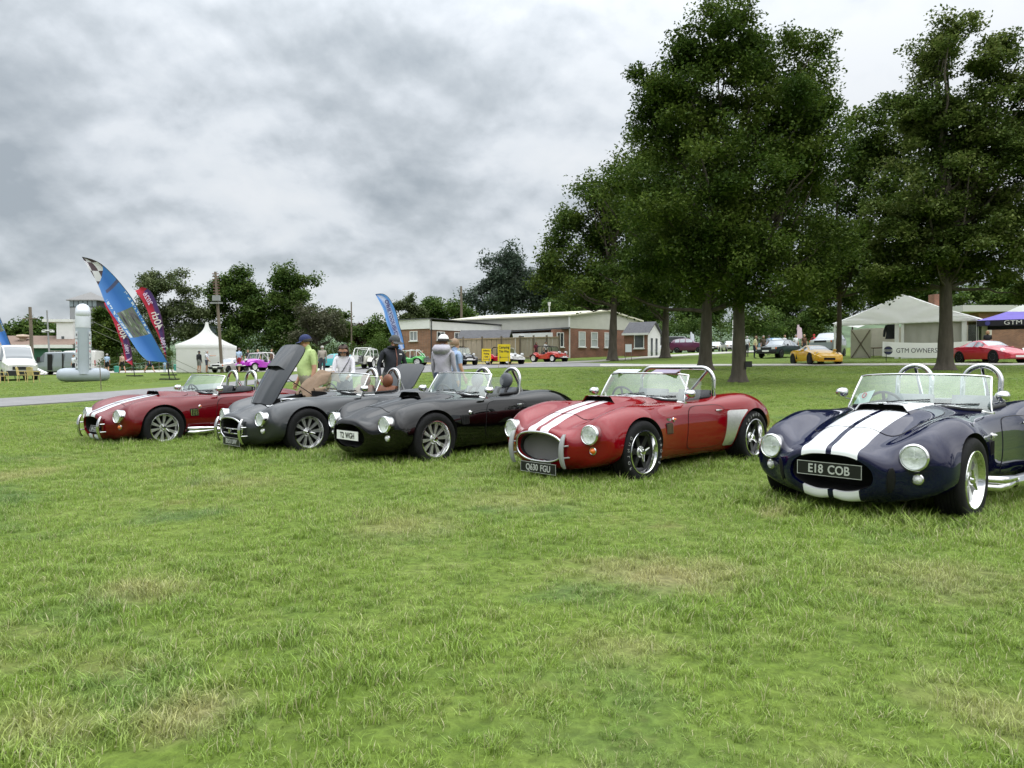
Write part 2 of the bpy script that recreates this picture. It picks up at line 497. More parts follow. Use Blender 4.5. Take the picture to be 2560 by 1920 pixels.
def blade_material():
    m = bpy.data.materials.new('grass_blades'); n, l = nodes_of(m); n.clear()
    geo = n.new('ShaderNodeNewGeometry'); g = grass_colour(n, l, geo.outputs['Position'])
    inf = n.new('ShaderNodeObjectInfo')
    isl = geo.outputs['Random Per Island']
    r = n.new('ShaderNodeMapRange'); r.inputs[3].default_value = 0.90; r.inputs[4].default_value = 2.35; l.new(isl, r.inputs[0])
    mm = n.new('ShaderNodeVectorMath'); mm.operation = 'SCALE'; l.new(g, mm.inputs[0]); l.new(r.outputs[0], mm.inputs['Scale'])
    straw = n.new('ShaderNodeMath'); straw.operation = 'GREATER_THAN'; straw.inputs[1].default_value = 0.91; l.new(isl, straw.inputs[0])
    mx = n.new('ShaderNodeMix'); mx.data_type = 'RGBA'; l.new(straw.outputs[0], mx.inputs[0]); l.new(mm.outputs[0], mx.inputs[6]); mx.inputs[7].default_value = (0.46, 0.44, 0.24, 1)
    d = n.new('ShaderNodeBsdfDiffuse'); t = n.new('ShaderNodeBsdfTranslucent'); s = n.new('ShaderNodeMixShader'); s.inputs[0].default_value = 0.35
    gl = n.new('ShaderNodeBsdfGlossy'); gl.inputs['Roughness'].default_value = 0.45; s2 = n.new('ShaderNodeMixShader'); s2.inputs[0].default_value = 0.03
    o = n.new('ShaderNodeOutputMaterial')
    l.new(mx.outputs[2], d.inputs[0]); l.new(mx.outputs[2], t.inputs[0])
    l.new(d.outputs[0], s.inputs[1]); l.new(t.outputs[0], s.inputs[2]); l.new(s.outputs[0], s2.inputs[1]); l.new(gl.outputs[0], s2.inputs[2]); l.new(s2.outputs[0], o.inputs[0])
    return m
BLADES = blade_material()
TUFTS = bpy.data.collections.new('grass_tufts')
for i, (nb, h, sp, ln) in enumerate([(40, .060, .085, .8), (44, .052, .095, 1.1), (36, .078, .080, .7), (42, .045, .10, 1.3), (34, .085, .07, 1.0), (46, .050, .11, .9)]):
    me = tuft(i, nb, h, sp, ln).mesh('tuft', BLADES)
    TUFTS.objects.link(bpy.data.objects.new('tuft', me))
def scatter_grass():
    pts, sc = [], []
    for y0, y1, dens, s in ((1.9, 5.0, 230, .72), (5.0, 9.0, 170, 0.80), (9.0, 15.0, 105, .90), (15.0, 26.0, 44, .92), (26.0, 44.0, 16, 1.0)):
        half = 0.78 * y1
        k = int((y1 - y0) * 2 * half * dens)
        X = rng.uniform(-half, half, k); Y = rng.uniform(y0, y1, k)
        ok = np.abs(X) < 0.76 * Y + 0.6
        X, Y = X[ok], Y[ok]
        if y1 > 20:
            keep = np.array([not on_paving(x, y) for x, y in zip(X, Y)])
            X, Y = X[keep], Y[keep]
        # taller growth in loose patches and where the mower could not go, round the parked cars
        patch = 0.5 + 0.5 * np.sin(X * 1.7 + 1.3 * np.sin(Y * 1.1)) * np.sin(Y * 1.9 + 0.7 * np.sin(X * 2.3))
        wild = np.zeros_like(X)
        for cx, cy, a, *_ in (q['pose'] for q in SPECS) if 'SPECS' in globals() else ():
            c, sn = math.cos(a), math.sin(a)
            lx = (X - cx) * c + (Y - cy) * sn; ly = -(X - cx) * sn + (Y - cy) * c
            wild = np.maximum(wild, np.exp(-((np.maximum(np.abs(lx) - 1.7, 0) / .5) ** 2 + (np.maximum(np.abs(ly) - .75, 0) / .45) ** 2)))
        pts.append(np.stack([X, Y, G(X, Y) - 0.004], 1)); sc.append(s * (0.58 + 0.45 * patch + 0.65 * wild) * rng.uniform(.75, 1.2, len(X)))
    P = np.concatenate(pts); S = np.concatenate(sc)
    me = bpy.data.meshes.new('grass'); me.vertices.add(len(P)); me.vertices.foreach_set('co', P.ravel())
    for nm, ty, dat in (('sc', 'FLOAT', S), ('rot', 'FLOAT_VECTOR', np.stack([rng.normal(0, .12, len(P)), rng.normal(0, .12, len(P)), rng.uniform(0, 6.283, len(P))], 1))):
        a = me.attributes.new(nm, ty, 'POINT'); a.data.foreach_set('value' if ty == 'FLOAT' else 'vector', dat.ravel())
    me.materials.append(BLADES)
    o = link('grass', me); tag(o, kind='stuff'); o['label'] = 'short patchy green grass covering the lawn'
    ng = bpy.data.node_groups.new('scatter_tufts', 'GeometryNodeTree')
    ng.interface.new_socket('Geometry', in_out='INPUT', socket_type='NodeSocketGeometry'); ng.interface.new_socket('Geometry', in_out='OUTPUT', socket_type='NodeSocketGeometry')
    N, L = ng.nodes, ng.links
    gi, go = N.new('NodeGroupInput'), N.new('NodeGroupOutput')
    ci = N.new('GeometryNodeCollectionInfo'); ci.inputs[0].default_value = TUFTS; ci.inputs[1].default_value = True; ci.inputs[2].default_value = True
    ip = N.new('GeometryNodeInstanceOnPoints'); ip.inputs['Pick Instance'].default_value = True
    ri = N.new('FunctionNodeRandomValue'); ri.data_type = 'INT'
    for s_ in ri.inputs:
        if s_.name == 'Max' and s_.type == 'INT': s_.default_value = 5
    iro = [s_ for s_ in ri.outputs if s_.type == 'INT'][0]
    a1 = N.new('GeometryNodeInputNamedAttribute'); a1.data_type = 'FLOAT'; a1.inputs[0].default_value = 'sc'
    a2 = N.new('GeometryNodeInputNamedAttribute'); a2.data_type = 'FLOAT_VECTOR'; a2.inputs[0].default_value = 'rot'
    e2r = N.new('FunctionNodeEulerToRotation')
    L.new(gi.outputs[0], ip.inputs['Points']); L.new(ci.outputs[0], ip.inputs['Instance']); L.new(iro, ip.inputs['Instance Index'])
    L.new(a2.outputs[0], e2r.inputs[0]); L.new(e2r.outputs[0], ip.inputs['Rotation']); L.new(a1.outputs[0], ip.inputs['Scale'])
    L.new(ip.outputs[0], go.inputs[0])
    md = o.modifiers.new('scatter', 'NODES'); md.node_group = ng
    return o
# ================================================================ trees and hedges
BARK = mat('bark', (0.080, 0.068, 0.053), 0.95, noise=0.35, nscale=5, bump=1.0, bscale=14, stretch=(1, 1, 0.25))
def leaf_material(name, cols, trans=0.30):
    m = bpy.data.materials.new(name); n, l = nodes_of(m); n.clear()
    geo = n.new('ShaderNodeNewGeometry')
    nz = n.new('ShaderNodeTexNoise'); nz.inputs['Scale'].default_value = 0.55; nz.inputs['Detail'].default_value = 3; l.new(geo.outputs['Position'], nz.inputs['Vector'])
    ad = n.new('ShaderNodeMath'); ad.operation = 'MULTIPLY_ADD'; ad.inputs[1].default_value = 0.35; l.new(geo.outputs['Random Per Island'], ad.inputs[0])
    sb = n.new('ShaderNodeMath'); sb.operation = 'SUBTRACT'; sb.inputs[1].default_value = 0.17; l.new(nz.outputs['Fac'], sb.inputs[0]); l.new(sb.outputs[0], ad.inputs[2])
    r = n.new('ShaderNodeValToRGB')
    while len(r.color_ramp.elements) < 3: r.color_ramp.elements.new(.5)
    for e, p, c in zip(r.color_ramp.elements, (0.28, 0.5, 0.75), cols): e.position = p; e.color = (*c, 1)
    l.new(ad.outputs[0], r.inputs[0])
    d = n.new('ShaderNodeBsdfDiffuse'); t = n.new('ShaderNodeBsdfTranslucent'); s = n.new('ShaderNodeMixShader'); s.inputs[0].default_value = trans
    g = n.new('ShaderNodeBsdfGlossy'); g.inputs['Roughness'].default_value = 0.42; s2 = n.new('ShaderNodeMixShader'); s2.inputs[0].default_value = 0.012
    o = n.new('ShaderNodeOutputMaterial')
    for q in (d, t): l.new(r.outputs[0], q.inputs[0])
    l.new(d.outputs[0], s.inputs[1]); l.new(t.outputs[0], s.inputs[2]); l.new(s.outputs[0], s2.inputs[1]); l.new(g.outputs[0], s2.inputs[2]); l.new(s2.outputs[0], o.inputs[0])
    m.diffuse_color = (*cols[1], 1)
    return m
OAK = leaf_material('oak_leaves', ((0.028, 0.054, 0.010), (0.060, 0.098, 0.017), (0.128, 0.172, 0.034)))
MAPLE = leaf_material('maple_leaves', ((0.038, 0.064, 0.013), (0.080, 0.118, 0.024), (0.165, 0.196, 0.056)))
LIGHT = leaf_material('light_leaves', ((0.035, 0.070, 0.014), (0.070, 0.120, 0.022), (0.120, 0.170, 0.040)))
MID = leaf_material('mid_leaves', ((0.036, 0.072, 0.016), (0.070, 0.118, 0.026), (0.118, 0.168, 0.042)))
WILLOW = leaf_material('birch_leaves', ((0.062, 0.088, 0.036), (0.104, 0.132, 0.056), (0.150, 0.175, 0.082)))
BLUEGREEN = leaf_material('cedar_needles', ((0.044, 0.070, 0.048), (0.076, 0.106, 0.074), (0.118, 0.148, 0.110)))
PURPLE = leaf_material('purple_leaves', ((0.022, 0.008, 0.010), (0.040, 0.014, 0.018), (0.062, 0.026, 0.026)))
HEDGE = leaf_material('hedge_leaves', ((0.030, 0.052, 0.010), (0.055, 0.090, 0.018), (0.090, 0.130, 0.030)))
TWIG = leaf_material('twiggy_leaves', ((0.060, 0.066, 0.036), (0.095, 0.098, 0.058), (0.130, 0.130, 0.080)))
def leaf_mesh(name, centres, radii, per, size, m, seed, flat=0.75, droop=0.0, aspect=0.62):
    """many leaf-sized faces gathered in clumps"""
    r = np.random.default_rng(seed)
    C = np.repeat(np.asarray(centres, float), per, axis=0); Rd = np.repeat(np.asarray(radii, float), per)
    n = len(C)
    d = r.normal(size=(n, 3)); d /= np.linalg.norm(d, axis=1)[:, None]
    d *= (r.random(n) ** 0.45)[:, None]; d[:, 2] *= flat
    P = C + d * Rd[:, None]
    if droop: P[:, 2] -= droop * r.random(n) ** 2 * Rd
    # leaf axes: mostly lying out and a little down, turned every way
    a = r.uniform(0, 2 * np.pi, n); tilt = r.normal(0.0, 0.55, n)
    U = np.stack([np.cos(a) * np.cos(tilt), np.sin(a) * np.cos(tilt), np.sin(tilt) - 0.15], 1); U /= np.linalg.norm(U, axis=1)[:, None]
    N = np.stack([r.normal(0, .55, n), r.normal(0, .55, n), np.ones(n)], 1)
    V = np.cross(N, U); V /= np.linalg.norm(V, axis=1)[:, None]
    s = size * r.uniform(0.6, 1.25, n)[:, None]
    N2 = np.cross(U, V)
    q = np.stack([P - U * s * .5, P + V * s * .5 * aspect + N2 * s * .10, P + U * s * .55, P - V * s * .5 * aspect + N2 * s * .10], 1).reshape(-1, 3)
    me = bpy.data.meshes.new(name)
    me.vertices.add(4 * n); me.vertices.foreach_set('co', q.ravel())
    me.loops.add(4 * n); me.loops.foreach_set('vertex_index', np.arange(4 * n, dtype=np.int32))
    me.polygons.add(n); me.polygons.foreach_set('loop_start', np.arange(0, 4 * n, 4, dtype=np.int32))
    me.materials.append(m); me.update(calc_edges=True)
    return me
def crown_points(blobs, n, seed, shell=0.55):
    """clump centres through a crown of overlapping ellipsoids (cx, cy, cz, rx, ry, rz): the foliage hangs on boughs,
    each a rounded pad of clumps, with gaps between one bough and the next"""
    r = np.random.default_rng(seed); B = np.array(blobs, float)
    w = B[:, 3] * B[:, 4] * B[:, 5]; w = w ** 0.72; w /= w.sum()
    nb = max(14, n // 8); k = r.choice(len(B), nb, p=w)
    d = r.normal(size=(nb, 3)); d /= np.linalg.norm(d, axis=1)[:, None]
    rad = np.where(r.random(nb) < shell, r.uniform(.72, 1.02, nb), r.random(nb) ** .45 * .8)
    C = B[k, :3] + d * rad[:, None] * B[k, 3:6]
    pad = (B[k, 3] * B[k, 5]) ** .5 * r.uniform(.15, .34, nb)
    j = r.integers(0, nb, n)
    e = r.normal(size=(n, 3)); e /= np.linalg.norm(e, axis=1)[:, None]; e[:, 2] = np.where(e[:, 2] > -.35, e[:, 2], -e[:, 2]) * .95
    o = C[j] + e * (pad[j] * r.random(n) ** .4)[:, None]
    tw = r.random(n) < .05                                       # stray shoots breaking the outline
    out = o - B[k[j], :3]; out /= np.linalg.norm(out, axis=1)[:, None] + 1e-6
    o[tw] += out[tw] * (pad[j[tw]] * r.uniform(.5, 1.1, tw.sum()))[:, None] + np.array([0, 0, .15])
    return o
def trunk_mesh(h, r0, tips, seed, bend=0.12, fork=0.35, n=12, limb=0.34):
    """tapered trunk flaring at the foot, with limbs arching to the given crown points"""
    r = random.Random(seed); b = MB()
    ph = r.uniform(0, 6)
    line = lambda t: Vector((bend * math.sin(t * 2.6 + ph) * t, bend * math.cos(t * 2.1 + ph) * t, h * t))
    ts = [0, .012, .03, .06, .12, .2, .3, .4, .5, .6, .7, .8, .9, 1]
    b.tube([line(t) for t in ts], [r0 * (1 + .55 * math.exp(-t * 60) + .15 * math.exp(-t * 9) + .05 * math.sin(t * 37 + ph)) * (1 - .80 * t) + .01 for t in ts], n=n)
    for p in tips:
        p = Vector(p)
        t0 = max(fork, min(.93, (p.z / h) * 0.62 - .06 + r.uniform(-.06, .06)))
        q = line(t0); m = q.lerp(p, .5) + Vector((0, 0, -0.10 * (p - q).length * (1 if p.z > q.z else -.4)))
        L = (p - q).length
        pts = [q.lerp(m, k / 3) if k < 3 else m for k in range(4)] + [m.lerp(p, k / 3) for k in range(1, 4)]
        pts = [pt + Vector((r.uniform(-1, 1), r.uniform(-1, 1), r.uniform(-1, 1))) * .03 * L * (0 < i < 6) for i, pt in enumerate(pts)]
        rr = min(r0 * limb, 0.020 * L + .010) 
        b.tube(pts, [rr * (1 - .13 * i) for i in range(7)], n=6)
    return b
def tree(name, label, base, h_trunk, r0, blobs, n, rad, per, size, leaves, seed, limbs=26, cat='tree', group=None, shell=.55, flat=.75, bend=.30, fork=.35, droop=0, bark=None):
    t = thing(name, label, cat, base, 0, group)
    C = crown_points(blobs, n, seed, shell)
    r = np.random.default_rng(seed + 5)
    if h_trunk:
        idx = r.choice(len(C), min(limbs, len(C)), replace=False)
        trunk_mesh(h_trunk * .78, r0 * .8, C[idx], seed, bend, fork).build('trunk', bark or BARK, t, 60)
    link('crown', leaf_mesh('crown', C, r.uniform(.6, 1.3, n) * rad, per, size, leaves, seed, flat, droop), t)
    return t
def blob_px(base, cx, cy, rx, ry, Y, dy=0.0, ry_depth=None):
    """crown lobe from its outline on the photo (centre and half-axes in pixels) at depth Y, relative to the tree's foot"""
    k = Y / FPX; p = at(cx, cy, Y)
    return (p.x - base.x, dy, p.z - base.z, rx * k, (ry_depth or rx * k * .9), ry * k)
def px_tree(name, label, bx, by, lobes, n, rad, per, size, leaves, seed, trunk_px=None, Y=None, depth=None, **kw):
    p = gp(bx, Y) if Y else hit(bx, by); Yd = p.y
    B = [blob_px(p, *l[:4], Yd, *(l[4:])) for l in lobes]
    top = max(q[2] + q[5] for q in B)
    r0 = (trunk_px or 0) * Yd / FPX / 2
    return tree(name, label, p, top * .86 if r0 else 0, r0, B, n, rad, per, size, leaves, seed, **kw)

px_tree('maple_tree', 'big dark green tree whose trunk stands alone nearest the row of roadsters', 1846, 955,
        [(1800, 120, 120, 105), (1710, 160, 60, 80), (1975, 210, 120, 150), (1830, 300, 240, 130), (1690, 330, 120, 120), (1960, 400, 150, 130, -.4), (1800, 500, 280, 120), (2020, 620, 110, 130), (1700, 620, 190, 110, -.8), (1880, 680, 210, 90, -1.0), (2060, 300, 50, 60), (1765, 70, 40, 50), (1640, 240, 70, 80), (2060, 210, 60, 90)],
        2900, .52, 56, .135, OAK, 11, trunk_px=40, limbs=60, shell=.5)
px_tree('maple_tree', 'tall tree with layered pale tipped foliage at the right edge, trunk before the white marquee', 2362, 925,
        [(2400, 150, 120, 90), (2520, 230, 80, 80), (2275, 270, 60, 70), (2430, 290, 160, 120), (2320, 340, 100, 90), (2480, 430, 130, 100), (2360, 560, 160, 100), (2540, 350, 100, 120), (2390, 450, 190, 100), (2520, 560, 150, 110), (2300, 560, 130, 110), (2440, 640, 190, 80), (2270, 690, 120, 70), (2580, 680, 90, 80), (2190, 640, 70, 90)],
        2700, .62, 54, .16, MAPLE, 12, trunk_px=44, limbs=56, shell=.5, flat=.5)
px_tree('oak_tree', 'tree leaning in behind the nearest big tree, its mossy trunk left of that trunk', 1762, 925,
        [(1700, 560, 190, 130), (1620, 660, 150, 90), (1800, 660, 190, 110), (1720, 420, 130, 110), (1640, 480, 110, 90), (1900, 600, 120, 120)],
        1100, .75, 46, .185, OAK, 13, trunk_px=40, limbs=24)
px_tree('oak_tree', 'leftmost of the tall lawn trees, its thick trunk before the brick building', 1531, 902,
        [(1480, 600, 120, 120), (1420, 660, 85, 90), (1560, 520, 130, 120), (1500, 720, 150, 70), (1600, 650, 120, 100), (1600, 420, 90, 90), (1370, 700, 50, 50)],
        1050, 1.0, 46, .26, OAK, 14, trunk_px=26, limbs=24)
px_tree('oak_tree', 'lawn tree with a thick trunk just right of the little brick porch', 1663, 895,
        [(1680, 680, 110, 80), (1620, 740, 90, 50), (1740, 720, 90, 60), (1690, 600, 100, 90)],
        520, 1.1, 44, .29, MID, 15, trunk_px=26, limbs=14)
px_tree('oak_tree', 'slim tree standing between the two biggest trees', 2095, 880,
        [(2205, 270, 55, 55), (2180, 360, 90, 80), (2160, 460, 110, 90), (2130, 560, 110, 100), (2080, 650, 110, 90), (2160, 700, 120, 60), (2010, 710, 80, 60), (2230, 480, 80, 120)],
        1150, .8, 44, .21, OAK, 16, trunk_px=16, Y=43, limbs=20)
px_tree('oak_tree', 'young bright green tree beyond the dark saloon', 1895, 862, [(1895, 800, 42, 34), (1880, 830, 50, 26), (1915, 825, 30, 24)], 110, 1.0, 40, .26, LIGHT, 17, trunk_px=5, Y=75, limbs=6)
# far trees, left to right
FAR = [
 ('oak_tree', 'low dark wood beyond the green roofed hall at far left', 70, [(40, 850, 60, 26), (110, 838, 60, 28), (170, 842, 50, 26)], 200, 120, 1.9, 40, .5, MID),
 ('oak_tree', 'dark leafy tree just right of the control tower', 275, [(284, 800, 36, 40), (262, 835, 32, 40), (315, 815, 36, 45), (282, 865, 52, 34)], 260, 78, .95, 44, .24, OAK),
 ('birch_tree', 'grey green birch with feathery outline behind the tall red flag', 425, [(420, 720, 55, 42), (385, 770, 45, 60), (465, 770, 42, 55), (420, 820, 70, 50), (485, 745, 22, 20), (372, 705, 22, 18), (430, 690, 18, 14)], 330, 88, 1.0, 46, .24, WILLOW),
 ('oak_tree', 'round headed tree directly behind the white pagoda tent', 592, [(595, 722, 52, 42), (560, 770, 45, 60), (620, 780, 50, 60), (590, 840, 60, 46)], 330, 92, 1.1, 46, .27, MID),
 ('oak_tree', 'broad round tree at the right of the pair behind the roadsters', 722, [(725, 735, 70, 52), (690, 790, 60, 60), (775, 785, 52, 50), (730, 840, 80, 40), (720, 700, 40, 20)], 400, 92, 1.1, 46, .27, MID),
 ('bare_bush', 'thin twiggy tree showing bare branches above the green shirt', 790, [(790, 800, 55, 38), (830, 815, 40, 30), (765, 830, 40, 26)], 130, 82, 1.0, 36, .20, TWIG),
 ('oak_tree', 'small dark tree at the right of the twiggy one', 868, [(868, 812, 34, 24), (850, 830, 30, 20)], 70, 98, 1.1, 40, .28, MID),
 ('purple_tree', 'purple leaved tree beside the thin mast', 885, [(880, 835, 42, 30), (915, 840, 25, 20)], 100, 105, 1.2, 40, .28, PURPLE),
 ('oak_tree', 'green tree behind the light blue flag', 960, [(945, 835, 40, 28), (975, 840, 30, 25)], 110, 100, 1.1, 40, .28, MID),
 ('birch_tree', 'tall thin tree rising over the left end of the brick building', 1020, [(1020, 752, 18, 24), (1010, 778, 26, 20), (1035, 788, 28, 18), (995, 795, 26, 14)], 90, 100, .9, 40, .25, WILLOW),
 ('oak_tree', 'dome shaped green tree over the flat brick roof', 1105, [(1110, 785, 52, 32), (1070, 798, 34, 22), (1150, 795, 28, 22)], 170, 105, 1.2, 44, .3, MID),
 ('cedar_tree', 'big blue grey cedar behind the long brick building', 1275, [(1268, 650, 42, 42), (1260, 700, 60, 50), (1230, 745, 70, 50), (1300, 740, 80, 60), (1190, 775, 40, 28), (1360, 740, 60, 50), (1400, 700, 50, 60)], 560, 118, 1.5, 46, .36, BLUEGREEN),
 ('oak_tree', 'dark tree behind the porch of the brick building', 1455, [(1440, 770, 70, 40), (1500, 750, 60, 50), (1380, 775, 50, 30)], 220, 112, 1.5, 44, .36, MID),
 ('oak_tree', 'background tree seen between the lawn trunks', 1620, [(1600, 790, 60, 36), (1650, 800, 60, 34), (1560, 785, 40, 30)], 190, 110, 1.4, 44, .34, LIGHT),
 ('oak_tree', 'background tree left of the nearest trunk', 1755, [(1730, 800, 60, 40), (1800, 790, 55, 45), (1760, 760, 60, 40)], 220, 112, 1.4, 44, .36, MID),
 ('oak_tree', 'background tree beyond the yellow sports car', 1985, [(1960, 780, 70, 50), (2030, 770, 70, 60), (1990, 820, 80, 30)], 260, 105, 1.4, 44, .34, MID),
 ('oak_tree', 'background tree over the white marquee roof', 2130, [(2110, 760, 70, 50), (2180, 740, 70, 50), (2060, 790, 50, 36)], 220, 100, 1.4, 44, .34, OAK),
 ('oak_tree', 'light green tree above the purple gazebo', 2490, [(2460, 745, 70, 40), (2530, 740, 60, 44), (2420, 770, 40, 24), (2570, 770, 50, 30)], 240, 92, 1.2, 44, .3, LIGHT),
 ('oak_tree', 'background tree right of the leaning trunk', 2290, [(2270, 740, 60, 40), (2330, 740, 60, 40)], 150, 98, 1.3, 40, .32, MID),
]
for i, (nm, lab, bx, lobes, n, Y, rad, per, size, lv) in enumerate(FAR):
    px_tree(nm, lab, bx, 0, lobes, int(n * 1.55), rad, per, size * 1.3, lv, 40 + i, trunk_px=max(4, 640 / Y), Y=Y, limbs=16 if nm != 'bare_bush' else 90, group='trees in the background')
def hedge(label, pts, h, depth, n, leaves, seed, Y=None, size=.16, rad=.42):
    """a clipped hedge running through photo columns pts = [(px, depth), ...]"""
    P = [gp(px, y) for px, y in pts]; t = thing('hedge', label, 'hedge', P[0])
    r = np.random.default_rng(seed); C = []
    for i in range(n):
        k = r.random() * (len(P) - 1); j = int(k); q = P[j].lerp(P[j + 1], k - j)
        x = q.x + r.normal(0, depth * .3); y = q.y + r.normal(0, depth * .4); z = (h * (.82 + .12 * math.sin(i * 1.3))) * r.random() ** .6
        C.append((x - P[0].x, y - P[0].y, float(G(x, y)) - P[0].z + z))
    link('foliage', leaf_mesh('foliage', C, r.uniform(.7, 1.2, n) * rad, 44, size, leaves, seed, .8), t)
    b = MB()
    for i in range(len(P) - 1):
        for k in range(6):
            q = P[i].lerp(P[i + 1], k / 6) - P[0]; b.tube([q, q + Vector((.05, .05, h * .5)), q + Vector((-.1, .1, h * .8))], [.03, .022, .01], n=5)
    tag(b.build('stem', BARK, t), kind='stuff')
    return t
_r = np.random.default_rng(3); _C = []  # unseen foliage added behind the camera, a dark band for the paintwork to reflect
for _i in range(420):
    _a = R(_r.uniform(165, 375)); _d = _r.uniform(40, 54)
    _C.append((_d * math.cos(_a), _d * math.sin(_a) - 4, -.5 + (12.5 + 2.5 * math.sin(_a * 5) + 1.5 * math.sin(_a * 13)) * _r.random() ** .8))
_o = link('unseen_wood', leaf_mesh('unseen_wood', _C, _r.uniform(1.6, 2.8, 420), 34, .95, MID, 91)); tag(_o, 'unseen wood added behind the camera to darken the reflections in the paintwork', None, None, 'stuff')
hedge('long hedge behind the turquoise car and the white buggy', [(735, 80), (850, 80), (960, 79), (1010, 79)], 2.3, 1.4, 190, HEDGE, 81, size=.2, rad=.55)
hedge('low clipped hedge behind the walkers and the red flags', [(262, 72), (330, 72), (420, 72)], 1.35, 1.3, 120, HEDGE, 82, size=.17, rad=.42)
hedge('taller dark hedge behind the low clipped one', [(225, 76), (330, 76), (440, 77)], 2.3, 1.2, 120, MID, 83, size=.2, rad=.5)
hedge('bright bush at the hedge end beside the light blue flag', [(950, 77), (985, 77)], 3.2, 1.8, 80, LIGHT, 84, size=.2, rad=.6)
hedge('hedge of bushes beyond the show cars at the right', [(1640, 100), (1800, 100), (1900, 100), (2090, 98)], 5.2, 2.4, 330, MID, 85, size=.26, rad=.8)
hedge('dark undergrowth beneath the trees right of the pagoda', [(470, 90), (580, 90), (700, 90), (800, 92)], 4.6, 2.2, 300, MID, 86, size=.27, rad=.85)
# ================================================================ the five roadsters
def spline(t, P, q, periodic=False):
    """C2 cubic spline through P (n x k) at knots t, evaluated at q"""
    t, P, q = np.asarray(t, float), np.asarray(P, float), np.asarray(q, float)
    n = len(t)
    if periodic:
        per = t[-1] - t[0]
        P = np.vstack([P[-4:-1], P, P[1:4]])
        t = np.concatenate([t[-4:-1] - per, t, t[1:4] + per]); n = len(t)
    h = np.diff(t); A = np.zeros((n, n)); B = np.zeros_like(P)
    A[0, 0] = A[-1, -1] = 1
    for i in range(1, n - 1):
        A[i, i - 1], A[i, i], A[i, i + 1] = h[i - 1], 2 * (h[i - 1] + h[i]), h[i]
        B[i] = 6 * ((P[i + 1] - P[i]) / h[i] - (P[i] - P[i - 1]) / h[i - 1])
    M = np.linalg.solve(A, B)
    k = np.clip(np.searchsorted(t, q) - 1, 0, n - 2)
    a = ((t[k + 1] - q) / h[k])[:, None]; b = ((q - t[k]) / h[k])[:, None]; hh = (h[k] ** 2)[:, None]
    return a * P[k] + b * P[k + 1] + ((a ** 3 - a) * M[k] + (b ** 3 - b) * M[k + 1]) * hh / 6

CHROME = mat('chrome', (0.66, 0.66, 0.66), 0.05, 1.0)
STEEL = mat('brushed_alloy', (0.72, 0.72, 0.72), 0.36, 0.85, noise=0.10, nscale=30)
POLISH = mat('polished_alloy', (0.70, 0.70, 0.70), 0.12, 1.0)
RUBBER = mat('tyre_rubber', (0.009, 0.009, 0.0095), 0.8, spec=.25, bump=0.3, bscale=120, noise=0.3, nscale=20)
TRIM = mat('black_trim', (0.007, 0.007, 0.0075), 0.6, spec=.3, noise=0.3, nscale=30, bump=0.15, bscale=200)
WELL = mat('underbody_black', (0.008, 0.008, 0.008), 0.9, noise=0.4)
BLACKRIM = mat('black_wheel_paint', (0.012, 0.012, 0.013), 0.4)
GREYLEATHER = mat('grey_leather', (0.075, 0.08, 0.09), 0.55, noise=0.15, nscale=15, bump=0.2, bscale=150)
BLACKLEATHER = mat('black_leather', (0.018, 0.018, 0.02), 0.45, noise=0.2, nscale=15, bump=0.2, bscale=150)
BROWNLEATHER = mat('tan_leather', (0.16, 0.055, 0.022), 0.5, noise=0.2, nscale=15, bump=0.2, bscale=150)
AMBER = mat('amber_lens', (0.75, 0.16, 0.01), 0.15, coat=1.0)
CLEARLENS = mat('clear_lens', (0.75, 0.76, 0.75), 0.12, coat=1.0, noise=0.25, nscale=60, bump=0.6, bscale=140)
MESH = mat('grille_mesh', (0.26, 0.26, 0.255), 0.4, 0.8, noise=0.5, nscale=140, bump=0.8, bscale=260)
PLATEBLK = mat('plate_black', (0.010, 0.010, 0.011), 0.35)
PLATEWHT = mat('plate_white', (0.80, 0.80, 0.78), 0.4)
SILVERTXT = mat('plate_silver_letters', (0.55, 0.56, 0.55), 0.35, 0.3)
BLACKTXT = mat('plate_black_letters', (0.012, 0.012, 0.012), 0.5)
GREYPAINT = mat('grey_overrider_paint', (0.30, 0.31, 0.31), 0.35, coat=0.4)
PAPER = mat('paper_print', (0.80, 0.78, 0.82), 0.6)

def glass_mat(name, tint, refl=0.10, alpha=0.78):
    """thin sheet of glass: mostly clear, tinted, with a fresnel reflection"""
    if name in MATS: return MATS[name]
    m = bpy.data.materials.new(name); n, l = nodes_of(m); n.clear()
    tr = n.new('ShaderNodeBsdfTransparent'); tr.inputs[0].default_value = (*tint, 1)
    gl = n.new('ShaderNodeBsdfGlossy'); gl.inputs['Roughness'].default_value = 0.02; gl.inputs[0].default_value = (0.95, 1.0, 0.97, 1)
    lw = n.new('ShaderNodeLayerWeight'); lw.inputs[0].default_value = 0.5          # schlick reflection, the same from both sides of the sheet
    fr = n.new('ShaderNodeMath'); fr.operation = 'POWER'; fr.inputs[1].default_value = 4.2; l.new(lw.outputs['Facing'], fr.inputs[0])
    ad = n.new('ShaderNodeMath'); ad.operation = 'ADD'; ad.use_clamp = True; ad.inputs[1].default_value = 0.045 + refl
    mx = n.new('ShaderNodeMixShader'); o = n.new('ShaderNodeOutputMaterial')
    l.new(fr.outputs[0], ad.inputs[0]); l.new(ad.outputs[0], mx.inputs[0])
    l.new(tr.outputs[0], mx.inputs[1]); l.new(gl.outputs[0], mx.inputs[2]); l.new(mx.outputs[0], o.inputs[0])
    MATS[name] = m
    return m
SCREEN = glass_mat('windscreen_glass', (0.68, 0.83, 0.75), 0.09)
LAMPGLASS = glass_mat('headlamp_glass', (0.92, 0.95, 0.93), 0.08)
SIDEGLASS = glass_mat('side_screen_perspex', (0.80, 0.83, 0.84), 0.03)

